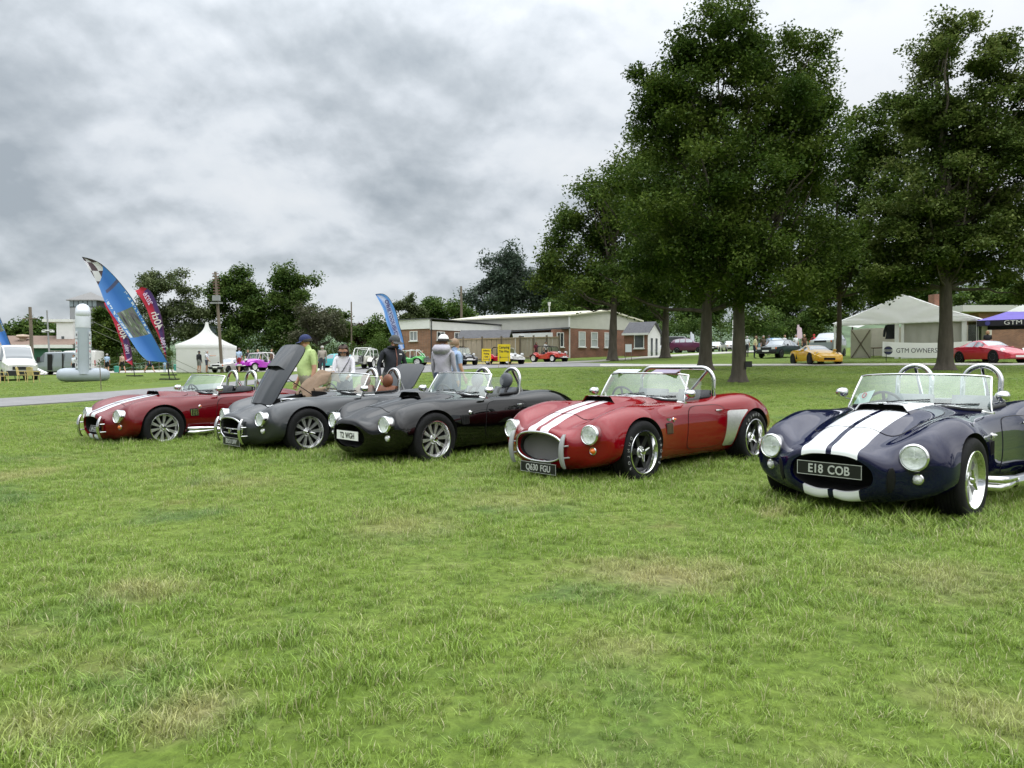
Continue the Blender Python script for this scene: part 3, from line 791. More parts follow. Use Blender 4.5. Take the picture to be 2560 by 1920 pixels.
def paint(name, col, stripe=None, metal=0.0, s0=0.035, s1=0.215, flake=0.0, pin=False):
    """coachwork: clear-coated paint, with two racing stripes along the car where it has them"""
    m = bpy.data.materials.new(name); n, l = nodes_of(m); b = n['Principled BSDF']
    b.inputs['Roughness'].default_value = 0.35
    b.inputs['Specular IOR Level'].default_value = 0.0
    b.inputs['Metallic'].default_value = metal
    b.inputs['Coat Weight'].default_value = 1.0
    b.inputs['Coat Roughness'].default_value = 0.02
    b.inputs['Coat IOR'].default_value = 1.48
    t = n.new('ShaderNodeTexCoord')
    nz = n.new('ShaderNodeTexNoise'); nz.inputs['Scale'].default_value = 2.2; nz.inputs['Detail'].default_value = 8
    l.new(t.outputs['Object'], nz.inputs['Vector'])
    rr = n.new('ShaderNodeMapRange'); rr.inputs[3].default_value = 0.0; rr.inputs[4].default_value = 0.014   # a film of dust and wax, thicker in places
    l.new(nz.outputs['Fac'], rr.inputs[0]); l.new(rr.outputs[0], b.inputs['Coat Roughness'])
    base = n.new('ShaderNodeRGB'); base.outputs[0].default_value = (*col, 1)
    out = base.outputs[0]
    if stripe:
        sp = n.new('ShaderNodeSeparateXYZ'); l.new(t.outputs['Object'], sp.inputs[0])
        ab = n.new('ShaderNodeMath'); ab.operation = 'ABSOLUTE'; l.new(sp.outputs[1], ab.inputs[0])
        def band(a, c):
            g = n.new('ShaderNodeMath'); g.operation = 'GREATER_THAN'; g.inputs[1].default_value = a; l.new(ab.outputs[0], g.inputs[0])
            h = n.new('ShaderNodeMath'); h.operation = 'LESS_THAN'; h.inputs[1].default_value = c; l.new(ab.outputs[0], h.inputs[0])
            k = n.new('ShaderNodeMath'); k.operation = 'MULTIPLY'; l.new(g.outputs[0], k.inputs[0]); l.new(h.outputs[0], k.inputs[1])
            return k.outputs[0]
        f = band(s0, s1)
        if pin:
            a = n.new('ShaderNodeMath'); a.operation = 'ADD'; l.new(f, a.inputs[0]); l.new(band(s1 + 0.02, s1 + 0.034), a.inputs[1]); f = a.outputs[0]
        mx = n.new('ShaderNodeMix'); mx.data_type = 'RGBA'
        l.new(f, mx.inputs[0]); l.new(out, mx.inputs[6]); mx.inputs[7].default_value = (*stripe, 1)
        mm = n.new('ShaderNodeMath'); mm.operation = 'MULTIPLY_ADD'; l.new(f, mm.inputs[0]); mm.inputs[1].default_value = -metal; mm.inputs[2].default_value = metal
        l.new(mm.outputs[0], b.inputs['Metallic'])
        out = mx.outputs[2]
    l.new(out, b.inputs['Base Color'])
    return m

# control lines, top centre -> round the flank -> bottom centre; each station lists (x, y, z)
ST = [
 [(1.905,0,.530),(1.905,.13,.525),(1.90,.235,.495),(1.885,.305,.445),(1.875,.330,.395),(1.872,.332,.350),(1.870,.295,.295),(1.868,.19,.250),(1.866,0,.243)],
 [(1.900,0,.560),(1.900,.14,.555),(1.892,.262,.522),(1.872,.345,.462),(1.860,.372,.400),(1.856,.372,.345),(1.856,.330,.272),(1.858,.21,.212),(1.858,0,.205)],
 [(1.80,0,.615),(1.80,.15,.608),(1.785,.295,.568),(1.765,.435,.525),(1.745,.535,.455),(1.735,.545,.370),(1.745,.475,.255),(1.775,.28,.180),(1.79,0,.172)],
 [(1.66,0,.668),(1.66,.17,.658),(1.655,.35,.612),(1.625,.565,.672),(1.645,.705,.560),(1.640,.745,.445),(1.645,.690,.285),(1.68,.43,.180),(1.71,0,.170)],
 [(1.42,0,.735),(1.42,.19,.725),(1.42,.385,.672),(1.42,.580,.765),(1.42,.735,.670),(1.42,.800,.500),(1.42,.765,.300),(1.42,.52,.185),(1.42,0,.175)],
 [(1.12,0,.795),(1.12,.20,.787),(1.12,.405,.737),(1.12,.595,.815),(1.12,.760,.735),(1.12,.838,.580),(1.12,.825,.350),(1.12,.60,.185),(1.12,0,.175)],
 [(.78,0,.842),(.78,.22,.832),(.78,.425,.780),(.78,.590,.812),(.78,.720,.735),(.78,.790,.570),(.78,.780,.350),(.78,.68,.195),(.78,0,.175)],
 [(.40,0,.872),(.40,.23,.864),(.40,.435,.822),(.40,.575,.810),(.40,.690,.752),(.40,.742,.575),(.40,.735,.360),(.40,.66,.205),(.40,0,.175)],
 [(.0,0,.872),(.0,.23,.865),(.0,.44,.840),(.0,.585,.815),(.0,.690,.757),(.0,.735,.580),(.0,.730,.360),(.0,.66,.205),(.0,0,.175)],
 [(-.45,0,.870),(-.45,.23,.866),(-.45,.445,.850),(-.45,.590,.830),(-.45,.710,.770),(-.45,.760,.595),(-.45,.75,.365),(-.45,.67,.205),(-.45,0,.175)],
 [(-.80,0,.878),(-.80,.24,.872),(-.80,.445,.860),(-.80,.605,.868),(-.80,.765,.795),(-.80,.835,.610),(-.80,.815,.365),(-.80,.67,.195),(-.80,0,.175)],
 [(-1.12,0,.868),(-1.12,.24,.862),(-1.12,.445,.845),(-1.12,.625,.880),(-1.12,.795,.815),(-1.12,.888,.630),(-1.12,.87,.370),(-1.12,.62,.205),(-1.12,0,.180)],
 [(-1.45,0,.815),(-1.45,.24,.808),(-1.45,.44,.792),(-1.45,.605,.815),(-1.45,.765,.752),(-1.45,.845,.590),(-1.45,.81,.390),(-1.45,.56,.250),(-1.45,0,.230)],
 [(-1.70,0,.720),(-1.70,.24,.712),(-1.70,.43,.697),(-1.70,.575,.700),(-1.70,.69,.640),(-1.70,.74,.525),(-1.70,.71,.400),(-1.70,.5,.310),(-1.70,0,.290)],
 [(-1.85,0,.590),(-1.85,.20,.588),(-1.85,.36,.580),(-1.85,.46,.568),(-1.85,.52,.530),(-1.85,.54,.480),(-1.85,.51,.420),(-1.85,.36,.372),(-1.85,0,.365)],
]
def cobra_shell():
    S = np.array(ST, float)                                     # stations x lines x 3
    ring = np.concatenate([S, S[:, -2:0:-1] * np.array([1, -1, 1])], axis=1)   # full ring, mirrored
    kn = np.concatenate([[0], np.cumsum(np.maximum(np.linalg.norm(np.diff(ring, axis=0), axis=2).mean(axis=1), 0.02))])
    q = np.concatenate([np.linspace(kn[i], kn[i + 1], m, endpoint=False) for i, m in enumerate([4, 8, 9, 10, 11, 12, 12, 12, 12, 11, 11, 11, 9, 8])] + [[kn[-1]]])
    lines = np.stack([spline(kn, ring[:, j], q) for j in range(ring.shape[1])], axis=1)
    wd = np.linalg.norm(np.diff(np.concatenate([ring, ring[:, :1]], axis=1), axis=1), axis=2)[4:13].mean(axis=0)
    vk = np.concatenate([[0], np.cumsum(wd)])
    NV = 112
    vq = np.linspace(0, vk[-1], NV, endpoint=False)
    rows = [spline(vk, np.vstack([r, r[:1]]), vq, True) for r in lines]
    b = MB()
    b.grid([[tuple(p) for p in r] for r in rows], 0, wrap=True)
    o = 0; c = rows[0].mean(axis=0)
    # the mouth runs back into the dark
    prev = [i for i in range(NV)]
    for dx, k in ((-0.03, 0.97), (-0.10, 0.93), (-0.28, 0.90)):
        pts = [(p[0] + dx, c[1] + (p[1] - c[1]) * k, c[2] + (p[2] - c[2]) * k) for p in rows[0]]
        s = len(b.v); b.v += pts
        b.f += [(prev[(j + 1) % NV], prev[j], s + j, s + (j + 1) % NV) for j in range(NV)]; b.m += [0 if dx > -0.05 else 1] * NV
        prev = list(range(s, s + NV))
    b.f.append(tuple(prev)); b.m.append(1)
    # rounded tail
    last = (len(rows) - 1) * NV; c = rows[-1].mean(axis=0); prev = list(range(last, last + NV))
    for dx, k in ((-0.012, 0.9), (-0.02, 0.7), (-0.024, 0.35)):
        pts = [(p[0] + dx, c[1] + (p[1] - c[1]) * k, c[2] + (p[2] - c[2]) * k) for p in rows[-1]]
        s = len(b.v); b.v += pts
        b.f += [(prev[j], prev[(j + 1) % NV], s + (j + 1) % NV, s + j) for j in range(NV)]; b.m += [0] * NV
        prev = list(range(s, s + NV))
    b.f.append(tuple(prev)[::-1]); b.m.append(0)
    return b
def round_box(b, x0, x1, y, z0, z1, r, mi, taper=0.0):
    pts = []
    for cx, cy, a0 in ((x1 - r, y - r, 0), (x0 + r, y - r, 90), (x0 + r, -y + r, 180), (x1 - r, -y + r, 270)):
        for k in range(7):
            a = R(a0 + 90 * k / 6); pts.append((cx + r * math.cos(a), cy + r * math.sin(a)))
    k = len(pts)
    vs = [(x, yy, z0) for x, yy in pts] + [(x, yy, z1) for x, yy in pts]
    b.add(vs, [tuple(range(k - 1, -1, -1)), tuple(range(k, 2 * k))] + [(i, (i + 1) % k, k + (i + 1) % k, k + i) for i in range(k)], mi)
    return pts
def carve(shell_me, cutters, name):
    """boolean difference, one cutter after another; cut faces keep the cutter's material slot"""
    o = bpy.data.objects.new('shell', shell_me); COL.objects.link(o)
    tmp = []
    for cmb in cutters:
        me = cmb.mesh('cutter', list(shell_me.materials))
        bm = bmesh.new(); bm.from_mesh(me); bmesh.ops.recalc_face_normals(bm, faces=bm.faces); bm.to_mesh(me); bm.free()
        c = bpy.data.objects.new('cutter', me); COL.objects.link(c); tmp.append(c)
        md = o.modifiers.new('cut', 'BOOLEAN'); md.operation = 'DIFFERENCE'; md.solver = 'EXACT'; md.object = c
    dg = bpy.context.evaluated_depsgraph_get()
    me = bpy.data.meshes.new_from_object(o.evaluated_get(dg)); me.name = name
    for c in tmp: bpy.data.objects.remove(c)
    bpy.data.objects.remove(o)
    shade(me, 32)
    return me
_sh = cobra_shell()
PLAIN = mat('coachwork_base', (0.3, 0.3, 0.3), 0.3)
shell_me = _sh.mesh('body', [PLAIN, WELL, TRIM])
_bm = bmesh.new(); _bm.from_mesh(shell_me)
bmesh.ops.recalc_face_normals(_bm, faces=_bm.faces); _bm.to_mesh(shell_me); _bm.free()
BVH = BVHTree.FromPolygons([Vector(v) for v in _sh.v], _sh.f)
def side_at(x, z, s=1):
    p, n, *_ = BVH.ray_cast(Vector((x, 2.0 * s, z)), Vector((0, -s, 0)))
    if p is None: p, n, *_ = BVH.find_nearest(Vector((x, 0.8 * s, z)))
    if n.y * s < 0: n = -n
    return p, n
def top_at(x, y):
    p, n, *_ = BVH.ray_cast(Vector((x, y, 3.0)), Vector((0, 0, -1)))
    if p is None: p, n, *_ = BVH.find_nearest(Vector((x, y, 0.8)))
    if n.z < 0: n = -n
    return p, n
def front_at(y, z):
    p, n, *_ = BVH.ray_cast(Vector((4.0, y, z)), Vector((-1, 0, 0)))
    if n.x < 0: n = -n
    return p, n
def squircle(nu, nv, fn, e=6.0):
    """grid over a rounded rectangle; fn maps (-1..1, -1..1) to a surface point"""
    rows = []
    for i in range(nu + 1):
        u = -1 + 2 * i / nu; r = []
        for j in range(nv + 1):
            v = -1 + 2 * j / nv
            k = (abs(u) ** e + abs(v) ** e) ** (1 / e); m = max(abs(u), abs(v))
            f = m / k if k > 1e-9 else 1.0
            r.append(fn(u * f, v * f))
        rows.append(r)
    return rows
def skin_patch(b, nu, nv, fn, lift, thick=0.004, e=6.0, mi=0):
    """a panel lying on the bodywork, lifted off it and closed by a rim"""
    rows = squircle(nu, nv, fn, e)
    P = [[p + n * lift for p, n in r] for r in rows]
    b.grid(P, mi)
    edge = [(i, 0) for i in range(nu + 1)] + [(nu, j) for j in range(1, nv + 1)] + [(i, nv) for i in range(nu - 1, -1, -1)] + [(0, j) for j in range(nv - 1, 0, -1)]
    top = [P[i][j] for i, j in edge]; low = [rows[i][j][0] + rows[i][j][1] * (lift - thick) for i, j in edge]
    b.grid([top, low], mi, wrap=True)
DOOR = (-0.17, 0.37, 0.515, 0.245)      # centre x, half length, centre z, half height
def door_pt(s, grow=0.0):
    cx, hx, cz, hz = DOOR
    return lambda u, v: side_at(cx + u * (hx + grow) - 0.03 * v, cz + v * (hz + grow), s)
def bonnet_pt(grow=0.0):
    def f(u, v):
        x = 0.985 + u * (0.505 + grow)
        return top_at(x, v * (0.415 - 0.06 * (u + 1) / 2 + grow))
    return f
def boot_pt(grow=0.0):
    return lambda u, v: top_at(-1.26 + u * (0.26 + grow), v * (0.40 + grow))

def basis(p, n, up=(0, 0, 1)):
    """x axis along n, for parts lathed along x"""
    n = Vector(n).normalized(); y = Vector(up).cross(n).normalized(); z = n.cross(y)
    M = Matrix.Identity(4)
    for i, a in enumerate((n, y, z, Vector(p))):
        for j in range(3): M[j][i] = a[j]
    return M
def wheel_well(x, r, w0, w1, s, mi=1):
    b = MB(); b.cyl((x, s * w0, 0.335), (x, s * w1, 0.335), r, n=56, mi=mi); return b
_wells = [wheel_well(1.12, 0.365, 0.48, 1.3, s) for s in (1, -1)] + [wheel_well(-1.12, 0.365, 0.46, 1.3, s) for s in (1, -1)]
def lamp_well(s):
    b = MB(); M = basis((1.742, s * 0.576, 0.538), (1, s * 0.10, 0.06)); b.cyl(M @ Vector((-.075, 0, 0)), M @ Vector((.2, 0, 0)), .097, n=40, mi=1); return b
_wells += [lamp_well(s) for s in (1, -1)]
_pit = MB(); PIT = round_box(_pit, -0.66, 0.30, 0.555, 0.28, 1.6, 0.16, 2)
_bay = MB(); round_box(_bay, 0.50, 1.46, 0.335, 0.40, 1.6, 0.08, 1)
_boot = MB(); round_box(_boot, -1.50, -1.02, 0.38, 0.45, 1.6, 0.08, 1)
BODY = carve(shell_me, _wells + [_pit], 'body')
BODY_OPEN = carve(shell_me, _wells + [_pit, _bay, _boot], 'body')
bpy.data.meshes.remove(shell_me)

def cached(fn):
    store = {}
    def g(*a):
        if a not in store: store[a] = fn(*a)
        return store[a]
    return g
@cached
def tyre_me(w):
    h = w / 2
    pr = [(0.222, -h * .82), (0.245, -h * .96), (0.285, -h), (0.312, -h * .93), (0.325, -h * .80), (0.330, -h * .72)]
    b = MB(); tread = []
    for i in range(6):                                     # circumferential grooves
        y0 = -h * .70 + i * h * 1.4 / 6; y1 = y0 + h * 1.4 / 6
        tread += [(0.331, y0 + .002), (0.331, y1 - .008), (0.324, y1 - .006), (0.324, y1 - .001)]
    pr = pr + tread[:-2] + [(r, -y) for r, y in reversed(pr)]
    b.lathe(pr, axis='y', n=56)
    return b.mesh('tyre', RUBBER, 40)
@cached
def rim_me(style, w):
    """outer face towards +y"""
    h = w / 2; b = MB()
    lip = [(0.230, h * .80), (0.236, h * .90), (0.232, h * .97), (0.222, h * .98), (0.214, h * .86), (0.206, h * .45), (0.198, h * .30), (0.196, -h * .8), (0.230, -h * .9)]
    b.lathe(lip, axis='y', n=56, mi=0)
    b.lathe([(0.0, -h * .25), (0.19, -h * .25), (0.197, -h * .2)], axis='y', n=32, mi=2)          # brake disc and drum, in the dark
    hub = h * .55
    b.lathe([(0.062, -h * .2), (0.062, hub - .012), (0.052, hub), (0.0, hub)], axis='y', n=24, mi=1)
    def spoke(a, halfw0, halfw1, thick, mi, r0=0.045, r1=0.207, y0=hub - .012, y1=h * .50):
        c, s = math.cos(a), math.sin(a)
        f = lambda r, t, y: (r * c - t * s, y, r * s + t * c)
        vs = [f(r0, -halfw0, y0), f(r0, halfw0, y0), f(r1, halfw1, y1), f(r1, -halfw1, y1),
              f(r0, -halfw0, y0 - thick), f(r0, halfw0, y0 - thick), f(r1, halfw1, y1 - thick), f(r1, -halfw1, y1 - thick)]
        b.add(vs, [(0, 1, 2, 3), (7, 6, 5, 4), (0, 4, 5, 1), (1, 5, 6, 2), (2, 6, 7, 3), (3, 7, 4, 0)], mi)
    if style == 'ten':
        for k in range(10):
            a = 2 * math.pi * k / 10
            for d in (-1, 1):
                spoke(a + d * 0.075, 0.0075, 0.0105, 0.03, 1)
            spoke(a, 0.011, 0.017, 0.02, 3, y0=hub - .022, y1=h * .50 - .012)
        b.lathe([(0.192, h * .42), (0.196, h * .53), (0.206, h * .55), (0.208, h * .48)], axis='y', n=56, mi=1)
        for k in range(30):
            a = 2 * math.pi * k / 30
            b.cyl((0.200 * math.cos(a), h * .52, 0.200 * math.sin(a)), (0.200 * math.cos(a), h * .59, 0.200 * math.sin(a)), 0.0045, n=6, mi=0)
    elif style == 'wide':
        for k in range(8):
            spoke(2 * math.pi * k / 8 + .2, 0.018, 0.034, 0.035, 1)
        b.lathe([(0.188, h * .42), (0.196, h * .54), (0.208, h * .54)], axis='y', n=56, mi=1)
    else:
        for k in range(6):
            spoke(2 * math.pi * k / 6, 0.030, 0.026, 0.05, 3)
        b.lathe([(0.17, h * .36), (0.19, h * .50), (0.207, h * .52)], axis='y', n=56, mi=3)
    return b.mesh('wheel', [POLISH, STEEL, WELL, BLACKRIM if style == 'black' else mat('spoke_grey', (0.46, 0.46, 0.47), 0.4, 0.6)], 35)
@cached
def spinner_me(ears, w):
    h = w / 2 * .55; b = MB()
    b.lathe([(0.04, h - .005), (0.040, h + .02), (0.028, h + .036), (0.0, h + .040)], axis='y', n=20)
    for k in range(ears):
        a = 2 * math.pi * k / ears + math.pi / 2
        c, s = math.cos(a), math.sin(a)
        b.tube([(0.025 * c, h + .022, 0.025 * s), (0.06 * c, h + .026, 0.06 * s), (0.098 * c, h + .034, 0.098 * s)], [0.017, 0.014, 0.009], n=8)
    return b.mesh('spinner', CHROME, 40)
@cached
def headlamp_me(kind):
    b = MB(); n = 36
    if kind == 'rim':
        b.lathe([(0.102, -0.11), (0.104, -0.02), (0.106, 0.0), (0.103, 0.014), (0.094, 0.020), (0.088, 0.014), (0.086, -0.002)], axis='x', n=n)
        return b.mesh('headlight', CHROME, 50)
    if kind == 'reflector':
        b.lathe([(0.088, 0.004), (0.074, -0.016), (0.05, -0.029), (0.02, -0.036), (0.0, -0.037)], axis='x', n=n)
        b.cyl((-0.036, 0, 0), (-0.006, 0, 0), 0.014, n=12)
        b.cyl((-0.004, 0, -0.018), (-0.002, 0, 0.082), 0.0028, n=6)
        return b.mesh('reflector', [mat('reflector_silver', (0.92, 0.93, 0.92), 0.22, 0.0, noise=0.15, nscale=25, bump=0.7, bscale=45)], 40)
    b.lathe([(0.089, 0.010), (0.07, 0.026), (0.045, 0.036), (0.02, 0.041), (0.0, 0.042)], axis='x', n=n)
    return b.mesh('lens', LAMPGLASS, 60)
@cached
def lamp_me(kind, rr):
    b = MB()
    if kind == 'base':
        b.lathe([(rr + .012, -0.03), (rr + .012, 0.006), (rr + .004, 0.012), (rr, 0.010)], axis='x', n=20)
        return b.mesh('indicator', CHROME, 40)
    b.lathe([(rr + .002, 0.008), (rr * .8, 0.026), (rr * .4, 0.036), (0, 0.038)], axis='x', n=20)
    return b.mesh('lens', AMBER if kind == 'amber' else CLEARLENS, 50)
@cached
def seat_me(leather):
    b = MB()
    def pad(cx, cz, sx, sz, th, tilt):
        M = Euler((0, tilt, 0)).to_matrix(); rows = []
        for i in range(9):
            u = -1 + i / 4; r = []
            for j in range(11):
                v = -1 + j / 5
                d = (1 - abs(u) ** 4) * (1 - abs(v) ** 4)
                bol = 0.035 * abs(v) ** 3
                r.append(M @ Vector((th * (0.35 + 0.65 * d ** .5) + bol * (d > 0), v * sx, u * sz)) + Vector((cx, 0, cz)))
            rows.append(r)
        b.grid(rows)
        back = [[M @ Vector((0, -1 * sx + 2 * sx * j / 10, -sz + 2 * sz * i / 8)) + Vector((cx, 0, cz)) for j in range(11)] for i in range(9)]
        b.grid(back, flip=True)
    pad(-0.56, 0.66, 0.225, 0.27, 0.10, R(-14))
    pad(-0.26, 0.40, 0.225, 0.25, 0.10, R(-80))
    return b.mesh('seat', leather, 45)
@cached
def headrest_me(leather):
    b = MB()
    b.ball((0, 0, 0), (0.055, 0.125, 0.115), n=20)
    me = b.mesh('headrest', leather, 80)
    return me
@cached
def wheel_rim_me(kind):
    b = MB()
    b.tube([(0, 0.175 * math.cos(t), 0.175 * math.sin(t)) for t in np.linspace(0, 2 * math.pi, 28, endpoint=False)], 0.014, n=8, closed=True)
    for a in (90, 210, 330):
        b.box((0.01, 0.085 * math.cos(R(a)), 0.085 * math.sin(R(a))), (0.006, 0.17, 0.03), rot=(R(a), 0, 0))
    b.cyl((-0.0, 0, 0), (0.25, 0, 0), 0.022, n=10)
    return b.mesh('steering_wheel', BLACKLEATHER, 50)
def scr(u, v, off=0.0):
    """windscreen surface: u -1..1 across, v 0..1 up"""
    k = abs(u) ** 2.2
    x0 = 0.305 - 0.175 * k; z0 = 0.872 - 0.072 * abs(u) ** 2.4; y0 = 0.632 * u
    x1 = 0.085 - 0.145 * k; z1 = 1.142 - 0.020 * abs(u) ** 3; y1 = 0.575 * u
    return Vector((x0 + (x1 - x0) * v + 0.012 * math.sin(math.pi * v) + off, y0 + (y1 - y0) * v, z0 + (z1 - z0) * v))
@cached
def screen_me(kind):
    b = MB()
    if kind == 'glass':
        b.grid([[scr(-0.985 + 1.97 * i / 20, 0.02 + 0.96 * j / 8) for i in range(21)] for j in range(9)])
        return b.mesh('windscreen_glass', SCREEN, 80)
    us = np.linspace(-1, 1, 25)
    loop = [scr(u, 0) for u in us] + [scr(1, v) for v in (.1, .3, .5, .7, .88, .96)] + [scr(u, 1 + (0.0 if abs(u) < .95 else -.012)) for u in us[::-1]] + [scr(-1, v) for v in (.96, .88, .7, .5, .3, .1)]
    b.tube(loop, 0.0105, n=8, closed=True)
    for s in (-1, 1):
        b.box(scr(s, 0) + Vector((-0.02, 0, -0.045)), (0.06, 0.018, 0.11), rot=(0, R(-28), 0))
    return b.mesh('windscreen_frame', CHROME, 60)
@cached
def screen_rubber_me(k):
    b = MB()
    us = np.linspace(-0.97, 0.97, 25)
    b.tube([scr(u, 0.0) + Vector((0.012, 0, -0.018)) for u in us], 0.013, n=6)
    return b.mesh('screen_seal', TRIM, 60)
@cached
def wiper_me(s):
    b = MB()
    p = scr(s * 0.33, 0) + Vector((0.045, 0, -0.006))
    q = scr(s * 0.33 + 0.30, 0.10) + Vector((0.03, 0, 0))
    t = scr(s * 0.33 + 0.62, 0.16) + Vector((0.02, 0, 0)) if s < 0 else scr(min(s * 0.33 + 0.55, .95), 0.20) + Vector((0.02, 0, 0))
    b.cyl(p + Vector((0, 0, -.03)), p + Vector((0, 0, .012)), 0.014, n=10)
    b.tube([p, q], 0.005, n=6)
    b.tube([scr(s * 0.33 + 0.02, 0.05) + Vector((0.022, 0, 0)), q, t], 0.006, n=6, mi=1)
    return b.mesh('wiper', [CHROME, TRIM], 50)
@cached
def hoop_me(kind):
    b = MB()
    if kind == 'twin':
        pts = []
        for i in range(21):
            a = math.pi * i / 20
            pts.append((0, 0.165 * math.cos(a), 0.20 + 0.165 * math.sin(a)))
        pts = [(0, 0.165, -0.16), (0, 0.165, 0.05)] + pts + [(0, -0.165, 0.05), (0, -0.165, -0.16)]
        b.tube(pts, 0.026, n=12)
        for s in (-1, 1): b.cyl((0, s * .165, -.02), (0, s * .165, 0.015), 0.043, n=12)
        b.tube([(0, 0.0, 0.35), (-0.16, 0.0, 0.15), (-0.27, 0, -.02)], 0.022, n=8)
    else:
        w, h, r = 0.545, 0.42, 0.17
        pts = [(0, w, -0.25), (0, w, 0.1)] + [(0, w - r + r * math.cos(a), h - r + r * math.sin(a)) for a in np.linspace(0, math.pi / 2, 8)]
        pts += [(0, -y, z) for _, y, z in pts[::-1]]
        b.tube(pts, 0.026, n=12)
        b.tube([(0, 0.0, h), (-0.2, 0.0, 0.2), (-0.4, 0, -.02)], 0.022, n=8)
        b.tube([(0, 0.46, h - .03), (0.0, 0.1, 0.0)], 0.018, n=8)
    return b.mesh('roll_hoop', CHROME, 60)
@cached
def mirror_me(s):
    b = MB()
    b.ball((0.02, 0, 0), (0.065, 0.058, 0.048), n=16)
    b.cyl((-0.012, 0, 0), (-0.02, 0, 0), 0.05, n=16)
    b.tube([(0.01, 0, -.03), (0.01, -0.04 * s, -0.06), (-0.01, -0.10 * s, -0.075)], 0.008, n=6)
    return b.mesh('wing_mirror', CHROME, 60)
@cached
def overrider_me(m):
    b = MB()
    rows = []
    for i in range(13):
        t = i / 12; z = 0.19 + 0.35 * t
        bow = 0.055 * math.sin(math.pi * t) ** .7
        w = 0.031 * (0.55 + 0.45 * math.sin(math.pi * min(1, t * 1.0 + .0)) ** .5) if 0 < t < 1 else 0.012
        c = Vector((1.925 + bow, 0, z)); r = []
        for j in range(14):
            a = 2 * math.pi * j / 14
            r.append(c + Vector((0.022 * math.cos(a), w * math.sin(a), 0)))
        rows.append(r)
    b.grid(rows, wrap=True); b.add(rows[0], [tuple(range(13, -1, -1))]); b.add(rows[-1], [tuple(range(14))])
    for z in (0.30, 0.42): b.cyl((1.97, 0, z), (1.78, 0.03, z), 0.009, n=8)
    return b.mesh('overrider', m, 50)
@cached
def scoop_me(k):
    b = MB(); rows = []
    for i in range(13):
        t = i / 12; x = 0.92 - 0.44 * t; hgt = 0.062 * (1 - t) ** 1.1 + 0.002; w = 0.20 - 0.012 * t; r = []
        for j in range(17):
            v = -1 + j / 8
            p, n = top_at(x, v * (w + 0.05))
            k2 = max(0.0, min(1.0, (1.25 - abs(v) * 1.25) / 0.36)); k2 = k2 * k2 * (3 - 2 * k2)
            r.append(p + Vector((0.0, 0, hgt * k2 + 0.0035)))
        rows.append(r)
    b.grid(rows)
    mouth_top = rows[0]; low = [Vector((p.x - 0.10, p.y, top_at(p.x - .1, p.y)[0].z + 0.004)) for p in mouth_top]
    in_top = [Vector((p.x - 0.012, p.y * .97, max(p.z - 0.007, top_at(p.x, p.y)[0].z + .003))) for p in mouth_top]
    b.grid([mouth_top, in_top], 0)
    b.grid([in_top, [Vector((p.x - .1, p.y, p.z - .004)) for p in in_top], low], 1)
    fl = [Vector((p.x, p.y * .9, top_at(p.x, p.y * .9)[0].z + 0.0046)) for p in mouth_top]
    b.grid([[Vector((p.x - .003, p.y, p.z)) for p in fl], [Vector((p.x - 0.1, p.y, top_at(p.x - .1, p.y)[0].z + .0046)) for p in fl]], 1)
    return b.mesh('bonnet_scoop', [PLAIN, WELL], 50)
def patch_me(name, args, lift, m):
    b = MB()
    for a in args: skin_patch(b, *a[:3], lift, e=a[3])
    return b.mesh(name, m, 50)
DOOR_ME = {s: patch_me('door', [(18, 14, door_pt(s), 5)], 0.0042, PLAIN) for s in (1, -1)}
DOORGAP_ME = {s: patch_me('door_seal', [(18, 14, door_pt(s, .007), 5)], 0.0020, TRIM) for s in (1, -1)}
BONNET_ME = patch_me('bonnet', [(24, 20, bonnet_pt(), 7)], 0.0042, PLAIN)
BONNETGAP_ME = patch_me('bonnet_seal', [(24, 20, bonnet_pt(.006), 7)], 0.0020, TRIM)
BOOT_ME = patch_me('boot_lid', [(14, 18, boot_pt(), 6)], 0.0042, PLAIN)
BOOTGAP_ME = patch_me('boot_seal', [(14, 18, boot_pt(.006), 6)], 0.0020, TRIM)
def coat(o, m):
    for i, s in enumerate(o.material_slots):
        if s.material == PLAIN: s.link = 'OBJECT'; s.material = m
    return o
def put(name, me, parent, M=None):
    o = link(name, me, parent)
    if M is not None: o.matrix_local = M
    return o
def plate(txt, root, x, z, white, w=0.52, h=0.112, tilt=0.0, size=0.098, sq=0.86, y=0.0):
    b = MB(); b.box((0, 0, 0), (0.008, w, h))
    if white: o = b.build('number_plate', PLATEWHT, root)
    else:
        b.box((0.001, 0, h / 2 - .003), (0.009, w, 0.004), 1); b.box((0.001, 0, -h / 2 + .003), (0.009, w, 0.004), 1)
        for s in (-1, 1): b.box((0.001, s * (w / 2 - .003), 0), (0.0088, 0.004, h - .002), 1)
        o = b.build('number_plate', [PLATEBLK, SILVERTXT], root)
    o.matrix_local = Matrix.Translation((x, y, z)) @ Matrix.Rotation(tilt, 4, 'Y')
    ms = [text_mesh(q, size, BLACKTXT if white else SILVERTXT, align='LEFT', squeeze=sq, bold=0.0016) for q in txt.split()]
    ws = [max(v.co.x for v in m_.vertices) for m_ in ms]; gap = size * sq * .42; x_ = -(sum(ws) + gap * (len(ws) - 1)) / 2
    for m_, w_ in zip(ms, ws):
        m_.transform(frame((0.0052, 0, -0.004), (0, 1, 0), (0, 0, 1)) @ Matrix.Translation((x_, 0, 0))); link('plate_characters', m_, o); x_ += w_ + gap
    return o

